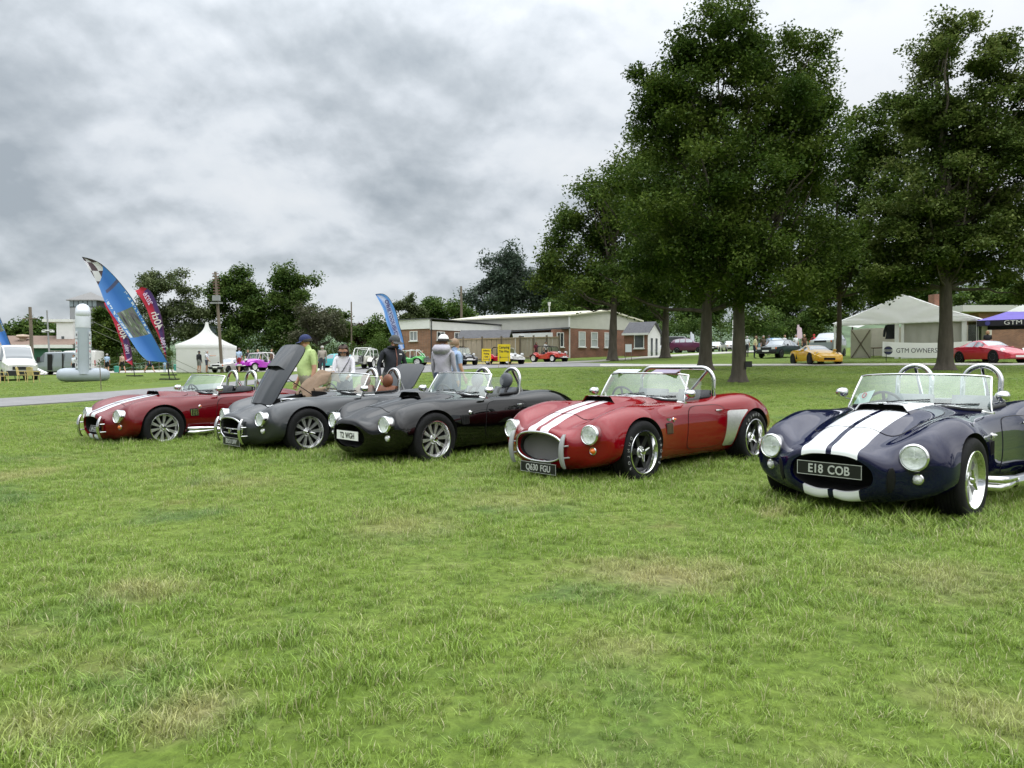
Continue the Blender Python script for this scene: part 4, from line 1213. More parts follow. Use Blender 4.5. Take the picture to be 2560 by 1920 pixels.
def roadster(spec):
    t = thing('roadster', spec['label'], 'sports car', group='open roadsters parked in a row on the grass')
    P = spec['paint']
    opened = spec.get('open', False)
    body = coat(link('body', BODY_OPEN if opened else BODY, t), P)
    for s in (1, -1):
        d = coat(link('door', DOOR_ME[s], t), P); link('door_seal', DOORGAP_ME[s], d)
    # bonnet and boot
    bon = coat(link('bonnet', BONNET_ME, t), P)
    if not opened: link('bonnet_seal', BONNETGAP_ME, bon)
    sc = coat(link('bonnet_scoop', scoop_me(0), bon), P)
    boot = coat(link('boot_lid', BOOT_ME, t), P)
    if not opened: link('boot_seal', BOOTGAP_ME, boot)
    if opened:
        for o, piv, ang in ((bon, Vector((1.50, 0, 0.72)), 48), (boot, Vector((-1.02, 0, 0.87)), 62)):
            o.matrix_local = Matrix.Translation(piv) @ Matrix.Rotation(R(ang), 4, 'Y') @ Matrix.Translation(-piv)
        th = MB()                                              # undersides of the raised panels
        b = MB(); b.grid([[p - n * .012 for p, n in r] for r in squircle(16, 12, bonnet_pt(), 7)]); b.build('inner_frame', TRIM, bon, 50)
        b = MB(); b.grid([[p - n * .012 for p, n in r] for r in squircle(12, 12, boot_pt(), 6)]); b.build('inner_frame', P, boot, 50)
        e = MB()
        e.box((0.95, 0, 0.55), (0.62, 0.36, 0.22), 0)
        for s in (-1, 1):
            e.box((0.95, s * .21, 0.60), (0.55, 0.14, 0.10), 1, rot=(R(s * 28), 0, 0))
            for k in range(4): e.tube([(0.74 + .14 * k, s * .26, .58), (0.74 + .14 * k, s * .31, .52), (0.74 + .14 * k, s * .31, .42)], 0.022, n=8, mi=1)
        e.lathe([(0.0, .78), (0.17, .78), (0.19, .765), (0.19, .735), (0.165, .72), (0.0, .72)], (0.92, 0, 0), n=28, mi=2)
        e.cyl((1.35, -.12, .5), (1.35, -.12, .72), 0.05, n=14, mi=2)
        e.build('engine', [mat('engine_black', (0.02, 0.02, 0.022), 0.5), STEEL, CHROME], t, 40)
        s_ = MB(); s_.tube([(0.62, 0.30, 0.74), (1.17, 0.31, 1.08)], 0.007, n=6); s_.build('bonnet_stay', TRIM, t)
    # cockpit
    b = MB(); b.tube([top_at(x, y)[0] + Vector((0, 0, .006)) for x, y in PIT], 0.019, n=8, closed=True)
    b.build('cockpit_edge', TRIM, t, 60)
    b = MB(); b.box((0.24, 0, 0.745), (0.10, 1.06, 0.15), rot=(0, R(12), 0)); b.box((-0.18, 0, 0.40), (0.85, 0.16, 0.22))
    b.build('dashboard', BLACKLEATHER, t)
    for y in (-0.31, 0.31):
        o = put('seat', seat_me(spec['leather']), t, Matrix.Translation((0, y, 0.0)))
        if spec.get('headrest'):
            z = spec.get('rest_z', 1.0)
            h = put('headrest', headrest_me(spec['leather']), o, Matrix.Translation((-0.60, 0, z)) @ Matrix.Rotation(R(-8), 4, 'Y'))
            b = MB()
            for s in (-.05, .05): b.cyl((-.60, s, 0.84), (-.60, s, z - .07), 0.008, n=8)
            b.build('headrest_post', CHROME, o)
        if spec.get('harness'):
            b = MB()
            for s in (-1, 1): b.tube([(-0.60, s * .06, 0.93), (-0.53, s * .075, 0.90), (-0.44, s * .09, 0.70), (-0.36, s * .10, 0.52)], [.012, .024, .024, .02], n=6)
            b.build('harness', TRIM, o, 50)
    put('steering_wheel', wheel_rim_me(0), t, Matrix.Translation((0.03, -0.31, 0.80)) @ Matrix.Rotation(R(18), 4, 'Y'))
    # windscreen
    f = link('windscreen_frame', screen_me('frame'), t)
    link('windscreen_glass', screen_me('glass'), f); link('screen_seal', screen_rubber_me(0), f)
    for s in (-1, 1): link('wiper', wiper_me(s), t)
    # lamps
    for s in (1, -1):
        M = basis((1.742, s * 0.576, 0.538), (1, s * 0.10, 0.06))
        h = put('headlight', headlamp_me('rim'), t, M)
        link('reflector', headlamp_me('reflector'), h); link('lens', headlamp_me('lens'), h)
        p, n = front_at(s * 0.592, 0.375)
        i = put('indicator', lamp_me('base', 0.030), t, basis(p, (1, s * .25, 0)))
        link('lens', lamp_me(spec['ind'], 0.030), i)
    # wheels
    for x, w, yo in ((1.12, 0.22, 0.70), (-1.12, 0.28, 0.725)):
        for s in (1, -1):
            M = Matrix.Translation((x, s * yo, 0.33)) @ (Matrix.Identity(4) if s > 0 else Matrix.Rotation(math.pi, 4, 'Z')) @ Matrix.Rotation(R(spec['spin'] + 31 * x), 4, 'Y')
            o = put('wheel', rim_me(spec['rim'], w), t, M)
            link('tyre', tyre_me(w), o)
            link('spinner', spinner_me(spec['ears'], w), o)
            if spec.get('lettered'):
                for k, (wd, a0) in enumerate((('DUNLOP', 50), ('SPORT', 230))):
                    b = None
                    for q, ch in enumerate(wd):
                        a = R(a0 - 13 * (q - len(wd) / 2))
                        Mx = Matrix.Translation((0.285 * math.cos(a), w / 2 + .0005, 0.285 * math.sin(a))) @ frame((0, 0, 0), (math.sin(a), 0, -math.cos(a)), (math.cos(a), 0, math.sin(a)))
                        if q == 0: me = text_mesh(ch, 0.05, mat('tyre_letter_paint', (0.32, 0.32, 0.31), 0.7), 0.0012); me.transform(Mx)
                        else:
                            m2 = text_mesh(ch, 0.05, mat('tyre_letter_paint', (0.32, 0.32, 0.31), 0.7), 0.0012); m2.transform(Mx)
                            bm = bmesh.new(); bm.from_mesh(me); bm.from_mesh(m2); bm.to_mesh(me); bm.free(); bpy.data.meshes.remove(m2)
                    link('tyre_lettering', me, o)
    # nose dressing
    if spec.get('mouth_rim'):
        rr = MB(); q = np.linspace(0, 2 * math.pi, 44, endpoint=False)
        pts = []
        for a in q:
            p0 = Vector((1.89, 0.345 * math.copysign(abs(math.cos(a)) ** .8, math.cos(a)), 0.386 + 0.158 * math.copysign(abs(math.sin(a)) ** .85, math.sin(a))))
            pp, nn, *_ = BVH.find_nearest(p0); pts.append(pp + Vector((0.010, 0, 0)))
        rr.tube(pts, 0.0125, n=8, closed=True); rr.build('grille_surround', CHROME, t, 60)
    if spec.get('grille'):
        g = MB()
        g.grid([[Vector((1.80, 0.325 * v * math.sqrt(max(0, 1 - .35 * u * u)), 0.386 + 0.145 * u)) for v in np.linspace(-1, 1, 9)] for u in np.linspace(-1, 1, 7)])
        g.build('grille', MESH, t)
    if spec.get('bars'):
        g = MB()
        for z, w in ((0.385, .31), (0.32, .27)): g.tube([(1.86, -w, z), (1.885, 0, z), (1.86, w, z)], 0.011, n=8)
        g.cyl((1.90, 0.0, 0.35), (1.915, 0.0, 0.35), 0.028, n=16)
        g.build('grille_bar', CHROME, t, 50)
    if spec.get('over'):
        for s in (1, -1): put('overrider', overrider_me(spec['over']), t, Matrix.Translation((-0.035, s * 0.368, 0)))
    if spec.get('pads'):
        for s in (1, -1):
            p, n = front_at(s * 0.44, 0.36); b = MB()
            b.ball((0, 0, 0), (0.012, 0.034, 0.10), n=14)
            o = b.build('bumper_pad', TRIM, t, 60); o.matrix_local = basis(p, n)
    px, pz, ptilt = spec['plate_at']
    plate(spec['plate'], t, px, pz, spec.get('plate_white', False), tilt=R(ptilt), **spec.get('plate_kw', {}))
    # flanks
    for s in (1, -1):
        def vent_pt(u, v): return side_at(0.605 + 0.075 * u + .01 * v, 0.545 + 0.062 * v, s)
        b = MB(); skin_patch(b, 6, 5, vent_pt, 0.003, e=8)
        v = b.build('side_vent', WELL, t, 40)
        for k in range(5):
            uu = -0.8 + 0.4 * k
            p, n = side_at(0.605 + .075 * uu, 0.545, s)
            b = MB(); b.box((0, 0, 0), (0.016, 0.006, 0.105), rot=(0, 0, R(35 * s)))
            o = b.build('louvre', spec['vent'], v); o.location = p + n * .008
        p, n = side_at(0.50, 0.635, s)
        i = put('side_marker', lamp_me('base', 0.014), t, basis(p, n)); link('lens', lamp_me(spec.get('marker', 'amber'), 0.014), i)
        p, n = side_at(-0.44, 0.70, s)
        b = MB(); b.tube([(0.05, 0, 0), (0.04, 0.022 * s, 0), (-0.04, 0.022 * s, 0.0), (-0.055, 0.0, 0)], 0.009, n=6)
        o = b.build('door_handle', CHROME, t, 50); o.location = p
        if spec.get('badge'):
            p, n = side_at(0.605, 0.640, s); b = MB(); b.box((0, 0, 0), (0.085, 0.004, 0.03))
            o = b.build('flank_badge', CHROME, t); o.location = p + n * .003
        if spec.get('pipe'):
            b = MB()
            for dz in (0, -.062):
                b.tube([side_at(0.74, 0.29, s)[0] + Vector((0, -.05 * s, dz)), Vector((0.66, s * 0.83, 0.285 + dz)), Vector((0.5, s * 0.85, 0.275 + dz * .8)), Vector((0.25, s * 0.845, 0.262 + dz * .4))], [.030, .034, .036, .03], n=10)
            b.tube([(0.30, s * .845, .235), (0.18, s * .845, .23), (-0.40, s * .85, .225), (-0.72, s * .87, .225)], [.045, .058, .058, .05], n=14)
            b.build('side_pipe', spec['pipe'], t, 50)
        m = put('wing_mirror', mirror_me(s), t, Matrix.Translation(scr(s, spec.get('mirror_v', .28)) + Vector((0.03, s * 0.10, 0.02))))
        if spec.get('guards'):
            def g_pt(u, v):
                z = 0.475 + 0.215 * v
                xe = -1.12 + math.sqrt(max(0.0, 0.385 ** 2 - (z - 0.335) ** 2))
                x1 = -0.565 - 0.02 * v
                k = (u + 1) / 2
                return side_at(xe + (x1 - xe) * k, z, s)
            b = MB(); skin_patch(b, 8, 12, g_pt, 0.004, e=14); b.build('stone_guard', STEEL, t, 50)
        if spec.get('wings'):
            b = MB(); q0, q1 = scr(s, 0.04), scr(s, 0.88); out = Vector((-0.22, s * 0.075, 0))
            pts = [q0, q0 + out * .9, q0 + out + Vector((0, 0, .06)), q1 + out * .95 + Vector((.03, 0, -.05)), q1 + out * .7, q1]
            b.add(pts, [(0, 1, 2, 3, 4, 5)])
            w_ = b.build('side_screen', SIDEGLASS, t); 
            if spec['wings'] == 'framed':
                b = MB(); b.tube(pts, 0.006, n=6, closed=True); b.build('side_screen_frame', CHROME, w_)
    # roll-over hoops
    if spec['hoop'] == 'twin':
        for y in (-0.31, 0.31): put('roll_hoop', hoop_me('twin'), t, Matrix.Translation((-0.69, y, spec.get('hoop_z', 0.83))) @ Matrix.Rotation(R(-6), 4, 'Y'))
    else:
        put('roll_hoop', hoop_me('full'), t, Matrix.Translation((-0.66, 0, 0.785)))
    if spec.get('visors'):
        for s, c in ((-1, mat('visor_clear', (0.62, 0.64, 0.66), 0.2, coat=1.0)), (1, mat('visor_mauve', (0.26, 0.22, 0.30), 0.3))):
            b = MB(); q = scr(s * .5, 1.0)
            b.box((q.x - 0.055, q.y, q.z + 0.025), (0.13, 0.36, 0.006), rot=(0, R(18), 0)); b.build('sun_visor', c, t)
    if spec.get('papers'):
        b = MB(); b.add([scr(-.93, .05, -.01), scr(-.62, .07, -.01), scr(-.60, .48, -.012), scr(-.88, .40, -.012)], [(0, 1, 2, 3)])
        o = b.build('show_card', PAPER, t)
        b = MB(); b.tube([scr(-.76 + .035 * math.cos(a), .32 + .08 * math.sin(a), -.004) for a in np.linspace(0, 6.28, 14)], 0.004, n=5); b.build('printed_ring', mat('print_red', (0.5, 0.03, 0.06), 0.6), o)
    # stand it on the grass
    x, y, a, sink = spec['pose']
    c, s = math.cos(a), math.sin(a); L = 1.12
    zf, zb = G(x + c * L, y + s * L), G(x - c * L, y - s * L)
    zl, zr = G(x - s * .8, y + c * .8), G(x + s * .8, y - c * .8)
    fx = Vector((c * 2 * L, s * 2 * L, float(zf - zb))).normalized()
    ly = Vector((-s * 1.6, c * 1.6, float(zl - zr))).normalized()
    uz = fx.cross(ly).normalized(); ly = uz.cross(fx)
    M = Matrix.Identity(4)
    for i, v in enumerate((fx, ly, uz, Vector((x, y, float(zf + zb) / 2 + sink)))):
        for j in range(3): M[j][i] = v[j]
    t.matrix_world = M
    t.rotation_mode = 'XYZ'
    return t
RED = paint('deep_red_paint', (0.125, 0.0015, 0.005), (0.62, 0.66, 0.68), 0.12, 0.03, 0.165)
GREY = paint('grey_paint', (0.036, 0.039, 0.042), None, 0.3)
BLACK = paint('black_paint', (0.0012, 0.0012, 0.0014))
BRIGHT = paint('bright_red_paint', (0.195, 0.0015, 0.005), (0.76, 0.70, 0.73), 0.12, 0.028, 0.150)
NAVY = paint('navy_paint', (0.0014, 0.0024, 0.026), (0.80, 0.81, 0.82), 0.1, 0.022, 0.225)
SPECS = [
 dict(label='dark red roadster with chrome side pipe and faded stripes, farthest left of the row', paint=RED, leather=BLACKLEATHER, ind='amber', rim='ten', ears=2, spin=12,
      over=CHROME, plate='J4 COB', plate_at=(1.84, 0.33, -14), plate_kw=dict(w=0.34, h=0.10, size=0.08), vent=CHROME, hoop='twin', pipe=CHROME, pose=(-5.426, 13.002, R(-128.7), -0.074 - .02)),
 dict(label='grey roadster with bonnet raised and brown headrests between the red and black roadsters', paint=GREY, leather=BROWNLEATHER, headrest=True, ind='clear', rim='ten', ears=2, spin=40, open=True,
      mouth_rim=True, bars=True, over=CHROME, plate='BX51 UAV', plate_at=(1.885, 0.205, 0), plate_kw=dict(size=0.088), vent=STEEL, hoop='twin', wings='framed', pose=(-2.653, 11.719, R(-134.2), -0.034 - .02)),
 dict(label='black roadster without stripes carrying a white front number plate', paint=BLACK, leather=GREYLEATHER, headrest=True, rest_z=1.02, harness=True, ind='clear', marker='clear', rim='ten', ears=2, spin=5,
      plate='T2  WGH', plate_white=True, plate_at=(1.895, 0.385, 0), plate_kw=dict(w=0.47, size=0.100, sq=0.80), vent=WELL, hoop='twin', wings='plain', pose=(-0.723, 10.511, R(-134.7), -0.019 - .02)),
 dict(label='bright red roadster with white stripes, oval mesh grille and a full width roll bar', paint=BRIGHT, leather=BLACKLEATHER, ind='amber', rim='black', ears=3, spin=20, lettered=True,
      mouth_rim=True, grille=True, over=GREYPAINT, pads=False, plate='Q630  FGU', plate_at=(1.90, 0.165, 0), plate_kw=dict(size=0.095, sq=0.82), vent=mat('vent_bronze', (0.30, 0.20, 0.13), 0.4, 0.6), badge=True, hoop='full', guards=True, wings='plain', visors=True,
      pose=(1.652, 9.053, R(-136.4), -0.014 - .02)),
 dict(label='navy blue roadster with broad white stripes, nearest the camera at right', paint=NAVY, leather=GREYLEATHER, headrest=False, ind='clear', marker='clear', rim='wide', ears=2, spin=0,
      pads=True, bars=False, plate='E18  COB', plate_at=(1.895, 0.405, 0), vent=WELL, hoop='twin', hoop_z=0.86, pipe=CHROME, papers=True, mirror_v=.42,
      pose=(3.934, 7.067, R(-138.6), -0.008 - .02)),
]
# ================================================================ buildings, fence, tents
def brick_material(name, c1, c2, mortar):
    m = bpy.data.materials.new(name); n, l = nodes_of(m); b = n['Principled BSDF']
    t = n.new('ShaderNodeTexCoord'); sp = n.new('ShaderNodeSeparateXYZ'); l.new(t.outputs['Object'], sp.inputs[0])
    ad = n.new('ShaderNodeMath'); ad.operation = 'ADD'; l.new(sp.outputs[0], ad.inputs[0]); l.new(sp.outputs[1], ad.inputs[1])
    cb = n.new('ShaderNodeCombineXYZ'); l.new(ad.outputs[0], cb.inputs[0]); l.new(sp.outputs[2], cb.inputs[1])
    br = n.new('ShaderNodeTexBrick'); br.inputs['Scale'].default_value = 1.0
    br.inputs['Brick Width'].default_value = 0.225; br.inputs['Row Height'].default_value = 0.075; br.inputs['Mortar Size'].default_value = 0.008
    br.inputs['Color1'].default_value = (*c1, 1); br.inputs['Color2'].default_value = (*c2, 1); br.inputs['Mortar'].default_value = (*mortar, 1)
    l.new(cb.outputs[0], br.inputs['Vector'])
    nz = n.new('ShaderNodeTexNoise'); nz.inputs['Scale'].default_value = 0.9; nz.inputs['Detail'].default_value = 6; l.new(t.outputs['Object'], nz.inputs['Vector'])
    mr = n.new('ShaderNodeMapRange'); mr.inputs[1].default_value = .3; mr.inputs[2].default_value = .7; mr.inputs[3].default_value = 0.75; mr.inputs[4].default_value = 1.2; l.new(nz.outputs['Fac'], mr.inputs[0])
    sc = n.new('ShaderNodeVectorMath'); sc.operation = 'SCALE'; l.new(br.outputs['Color'], sc.inputs[0]); l.new(mr.outputs[0], sc.inputs['Scale'])
    l.new(sc.outputs[0], b.inputs['Base Color']); b.inputs['Roughness'].default_value = 0.9
    return m
BRICK = brick_material('red_brick', (0.27, 0.105, 0.062), (0.19, 0.078, 0.052), (0.24, 0.19, 0.15))
BRICK2 = brick_material('brown_brick', (0.29, 0.140, 0.078), (0.21, 0.098, 0.060), (0.25, 0.20, 0.16))
CREAM = mat('cream_cladding', (0.50, 0.50, 0.44), 0.7, noise=0.07, nscale=1.2)
WHITE = mat('white_paint', (0.70, 0.70, 0.68), 0.6, noise=0.05, nscale=2)
ROOFGREY = mat('grey_roof_felt', (0.085, 0.085, 0.09), 0.85, noise=0.2, nscale=3)
SLATE = mat('slate_roof', (0.11, 0.11, 0.12), 0.8, noise=0.25, nscale=6, bump=0.4, bscale=9)
PANE = mat('window_glass', (0.05, 0.058, 0.062), 0.06, coat=1.0)
BLINDPANE = mat('blind_behind_glass', (0.42, 0.45, 0.45), 0.15, coat=1.0)
GREENWALL = mat('green_boarding', (0.022, 0.085, 0.050), 0.7, noise=0.2, nscale=2)
BROWNROOF = mat('brown_tiled_roof', (0.19, 0.13, 0.10), 0.85, noise=0.2, nscale=4, bump=0.4, bscale=12)
GREYWALL = mat('grey_render', (0.26, 0.265, 0.27), 0.85, noise=0.08, nscale=1.5)
PALEWALL = mat('pale_render', (0.68, 0.68, 0.67), 0.8, noise=0.07, nscale=1.2)
WOOD = mat('fence_wood', (0.37, 0.285, 0.20), 0.9, noise=0.22, nscale=3, bump=0.5, bscale=18, stretch=(1, 1, .15))
WOOD2 = mat('fence_wood_grey', (0.34, 0.29, 0.235), 0.9, noise=0.22, nscale=3, bump=0.5, bscale=18, stretch=(1, 1, .15))
DARKMETAL = mat('dark_metal', (0.035, 0.035, 0.038), 0.5)
POLEWOOD = mat('pole_wood', (0.16, 0.13, 0.10), 0.9, noise=0.25, nscale=4, bump=.4, bscale=20, stretch=(1, 1, .1))
CANVAS = mat('white_canvas', (0.84, 0.84, 0.82), 0.75, noise=0.05, nscale=1.5, bump=0.25, bscale=3)
def thin_cloth(m, f=0.55):
    n, l = nodes_of(m); b = n['Principled BSDF']; o = [x for x in n if x.type == 'OUTPUT_MATERIAL'][0]
    t = n.new('ShaderNodeBsdfTranslucent'); x = n.new('ShaderNodeMixShader'); x.inputs[0].default_value = f
    t.inputs[0].default_value = b.inputs['Base Color'].default_value
    l.new(b.outputs[0], x.inputs[1]); l.new(t.outputs[0], x.inputs[2]); l.new(x.outputs[0], o.inputs[0])
thin_cloth(CANVAS)
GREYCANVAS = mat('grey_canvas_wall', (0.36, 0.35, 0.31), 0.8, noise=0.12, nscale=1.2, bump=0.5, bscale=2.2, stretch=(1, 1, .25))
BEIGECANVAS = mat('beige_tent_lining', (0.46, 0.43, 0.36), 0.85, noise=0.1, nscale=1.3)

def local(root, p): return Vector(p) - root.location
def wall_quad(name, a, c, z0, z1, m, parent, thick=0.25, out=None):
    """a wall standing from a to c (plan points), built outwards from the line on the side away from out"""
    a, c = Vector(a[:2]), Vector(c[:2]); d = (c - a).normalized(); nrm = Vector((d.y, -d.x))
    b = MB(); q = [a, c, c - nrm * thick, a - nrm * thick]
    vs = [(p.x, p.y, z0) for p in q] + [(p.x, p.y, z1) for p in q]
    b.add(vs, [(3, 2, 1, 0), (4, 5, 6, 7), (0, 1, 5, 4), (1, 2, 6, 5), (2, 3, 7, 6), (3, 0, 4, 7)])
    return b.build(name, m, parent)
def window(parent, a, c, t, z0, w, h, pane=PANE, bars=1, frame_m=WHITE, sill=True, fw=0.07, rails=0):
    """framed window proud of the wall a-c at fraction t; frame part with pane and sill as sub-parts"""
    a, c = Vector(a[:2]), Vector(c[:2]); d = (c - a).normalized(); nrm = Vector((d.y, -d.x)); o = a + (c - a) * t
    F = lambda x, y, out: Vector((o.x + d.x * x + nrm.x * out, o.y + d.y * x + nrm.y * out, z0 + y))
    rot = Matrix(((d.x, nrm.x, 0), (d.y, nrm.y, 0), (0, 0, 1)))
    b = MB()
    for x, y, ww, hh in ((0, h - fw / 2, w, fw), (0, fw / 2, w, fw), (-w / 2 + fw / 2, h / 2, fw, h - 2 * fw), (w / 2 - fw / 2, h / 2, fw, h - 2 * fw)):
        b.box(F(x, y, .03), (ww, .08, hh), rot=rot)
    for k in range(bars): b.box(F(-w / 2 + w * (k + 1) / (bars + 1), h / 2, .028), (fw * .8, .07, h - 2 * fw), rot=rot)
    for k in range(rails): b.box(F(0, h * (k + 1) / (rails + 1), .026), (w - 2 * fw, .06, fw * .7), rot=rot)
    f = b.build('window', frame_m, parent)
    b = MB(); b.box(F(0, h / 2, .006), (w - fw, .03, h - fw), rot=rot); b.build('pane', pane, f)
    if sill:
        b = MB(); b.box(F(0, -.05, .06), (w + .16, .2, .09), rot=rot); b.build('sill', frame_m, f)
    return f

# ---- long brick building with cream cladding and a low gable to the right
bA, bB = gp(1425, 73.9), gp(1600, 78.7)
t = thing('brick_building', 'long brick building with cream upper cladding, tall white windows and a brick porch end', 'building', (bA.x, bA.y, bA.z))
zt = 4.25
A = Vector((0, 0, 0)); B_ = Vector((bB.x - bA.x, bB.y - bA.y, 0)); D = Vector((-12.9, 7.7, 0)); C_ = B_ + D
wall_quad('wall', A, B_, -.5, 3.0, BRICK, t); wall_quad('wall', D, A, -.5, 3.0, BRICK, t); wall_quad('wall', B_, C_, -.5, 3.0, BRICK, t)
e = 0.03; dAB = B_.normalized(); nAB = Vector((dAB.y, -dAB.x, 0)); dDA = (-D).normalized(); nDA = Vector((dDA.y, -dDA.x, 0))
P0 = A + nAB * e + nDA * e
b = MB()
ap = A.lerp(B_, .52)
prof = [(A + nAB * e, 3.0), (B_ + nAB * e, 3.0), (B_ + nAB * e, 4.05), (ap + nAB * e, 4.95), (A + nAB * e, 4.30)]
fr = [p + Vector((0, 0, z)) for p, z in prof]; bk = [q - nAB * .25 for q in fr]; k = 5
b.add(fr + bk, [(0, 1, 2, 3, 4), (9, 8, 7, 6, 5)] + [(i, k + i, k + (i + 1) % k, (i + 1) % k) for i in range(k)])
b.build('gable_cladding', CREAM, t)
wall_quad('side_cladding', D + nDA * e, A + nDA * e, 3.0, 4.28, CREAM, t)
b = MB()
R0 = [A + nAB * .3 - dAB * .2 + Vector((0, 0, 4.36)), ap + nAB * .3 + Vector((0, 0, 5.05)), B_ + nAB * .3 + dAB * .25 + Vector((0, 0, 4.10))]
R1 = [p + D for p in R0]
for i in range(2):
    q = [R0[i], R0[i + 1], R1[i + 1], R1[i]]
    b.add(q + [p - Vector((0, 0, .14)) for p in q], [(0, 1, 2, 3), (7, 6, 5, 4), (0, 4, 5, 1), (1, 5, 6, 2), (2, 6, 7, 3), (3, 7, 4, 0)])
b.build('roof', mat('cream_roof_edge', (0.60, 0.58, 0.46), 0.7, noise=.08), t)
for tt in (.16, .33, .52, .82): window(t, A, B_, tt, 1.15, .86, 1.55, BLINDPANE, bars=0, rails=1)
b = MB(); b.cyl((-.08, -.12, 0), (-.08, -.12, 4.3), .09, n=10); b.build('drainpipe', WHITE, t)
b = MB(); b.cyl(D * .18 + Vector((.3, 0, 4.3)), D * .18 + Vector((.3, 0, 5.4)), .06, n=8); b.cyl(D * .18 + Vector((.3, 0, 5.4)), D * .18 + Vector((.3, 0, 5.75)), .13, .16, n=10); b.build('vent_pipe', WHITE, t)
# lower annex along its side, brick end with a white window
a0 = Vector((-1.75, -.6, 0)); a1 = Vector((-.15, -.25, 0))
wall_quad('annex_wall', a0, a1, -.5, 2.85, BRICK, t, .8)
window(t, a0, a1, .46, 1.1, .74, 1.45, PANE, bars=1)
wall_quad('annex_wall', Vector((-9.5, 4.4, 0)), a0 + Vector((0, .1, 0)), -.5, 2.55, PALEWALL, t, .3)
for tt in (.42, .60): window(t, Vector((-9.5, 4.4, 0)), a0 + Vector((0, .1, 0)), tt, 1.75, .8, .6, PANE, bars=0)
b = MB(); q = [Vector((-9.9, 4.0, 2.6)), Vector((-.05, -.85, 2.9)), Vector((-.05, 1.2, 3.0)), Vector((-9.2, 6.2, 2.7))]
b.add(q + [p + Vector((0, 0, .16)) for p in q], [(3, 2, 1, 0), (4, 5, 6, 7), (0, 1, 5, 4), (1, 2, 6, 5), (2, 3, 7, 6), (3, 0, 4, 7)]); b.build('annex_roof', ROOFGREY, t)
# brick porch with a slate roof and white double doors in its gable
pA, pB, pC = gp(1560, 73.5) - t.location, gp(1619, 72.6) - t.location, gp(1650, 74.0) - t.location
for v in (pA, pB, pC): v.z = -.1
wall_quad('porch_wall', pA, pB, -.5, 2.55, BRICK, t)
window(t, pA, pB, .64, .95, 1.0, 1.35, PANE, bars=0)
dn = (pC - pB).normalized(); gn = Vector((dn.y, -dn.x, 0)); mid = pB.lerp(pC, .5)
b = MB(); fr = [pB + Vector((0, 0, -.4)), pC + Vector((0, 0, -.4)), pC + Vector((0, 0, 2.65)), mid + Vector((0, 0, 3.6)), pB + Vector((0, 0, 2.65))]
fr = [p + gn * .02 for p in fr]; bk = [q - gn * .2 for q in fr]
b.add(fr + bk, [(0, 1, 2, 3, 4), (9, 8, 7, 6, 5)] + [(i, 5 + i, 5 + (i + 1) % 5, (i + 1) % 5) for i in range(5)]); b.build('porch_gable', WHITE, t)
for tt in (.3, .68):
    b = MB(); o_ = pB.lerp(pC, tt) + gn * .05 + Vector((0, 0, 1.1)); b.box(o_, (.26, .05, 1.9), rot=Matrix(((dn.x, gn.x, 0), (dn.y, gn.y, 0), (0, 0, 1)))); b.build('door_glass', PANE, t)
b = MB(); rdg0, rdg1 = mid + gn * .25 + Vector((0, 0, 3.72)), mid - gn * 3.2 + Vector((0, 0, 3.72))
rdg1 = mid + (pA - pB) * 1.05 + Vector((0, 0, 3.72))
for s_, ev in ((1, pB), (-1, pC)):
    e0 = ev + gn * .25 + (ev - mid) * .18 + Vector((0, 0, 2.5)); e1 = e0 + (rdg1 - rdg0)
    q = [rdg0, e0, e1, rdg1]; b.add(q + [p - Vector((0, 0, .1)) for p in q], [(0, 1, 2, 3), (7, 6, 5, 4), (0, 4, 5, 1), (1, 5, 6, 2), (2, 6, 7, 3), (3, 7, 4, 0)])
b.build('porch_roof', SLATE, t)
b = MB(); e0 = pB + gn * .25 + (pB - mid) * .18; e1 = e0 + (rdg1 - rdg0)
b.add([e0 + Vector((0, -.03, 2.36)), e1 + Vector((0, -.03, 2.36)), e1 + Vector((0, -.03, 2.56)), e0 + Vector((0, -.03, 2.56))] + [e0 + Vector((0, .05, 2.36)), e1 + Vector((0, .05, 2.36)), e1 + Vector((0, .05, 2.56)), e0 + Vector((0, .05, 2.56))], [(0, 1, 2, 3), (7, 6, 5, 4), (0, 4, 5, 1), (2, 6, 7, 3)]); b.build('fascia', WHITE, t)

# ---- flat roofed brick building left of it
c0, c1, c2 = gp(998, 73.5), gp(1076, 71.5), gp(1272, 79.0)
t = thing('brick_building', 'flat roofed brown brick building with a deep white fascia behind the light blue flag', 'building', (c1.x, c1.y, c1.z))
q0, q1, q2 = c0 - c1, Vector((0, 0, 0)), c2 - c1; q0.z = q2.z = 0
wall_quad('wall', q0, q1, -.6, 3.45, BRICK2, t); wall_quad('wall', q1 + Vector((.02, .02, 0)), q2, -.6, 3.45, BRICK2, t); wall_quad('wall', q0 + Vector((.4, 6, 0)), q0, -.6, 3.45, BRICK2, t)
def fascia(a, c, z0, z1, m, out, th=.3):
    d = (c - a).normalized(); nrm = Vector((d.y, -d.x, 0)); wall_quad('fascia', a + nrm * out - d * .02, c + nrm * out, z0, z1, m, t, th)
fascia(q0, q1, 3.3, 4.25, WHITE, .12); fascia(q1, q2, 3.2, 4.0, WHITE, .10)
b = MB(); q = [q0 + Vector((-.2, -.25, 4.25)), q1 + Vector((.1, -.3, 4.25)), q2 + Vector((0, -.3, 4.02)), q2 + Vector((.3, 4, 4.02)), q0 + Vector((.3, 7, 4.25))]
b.add(q + [p + Vector((0, 0, .07)) for p in q], [(4, 3, 2, 1, 0), (5, 6, 7, 8, 9)] + [(i, (i + 1) % 5, 5 + (i + 1) % 5, 5 + i) for i in range(5)]); b.build('roof', ROOFGREY, t)
window(t, q0, q1, .48, 2.15, .95, .95, mat('pane_pale', (0.20, 0.22, 0.22), 0.08, coat=1.0), bars=1)
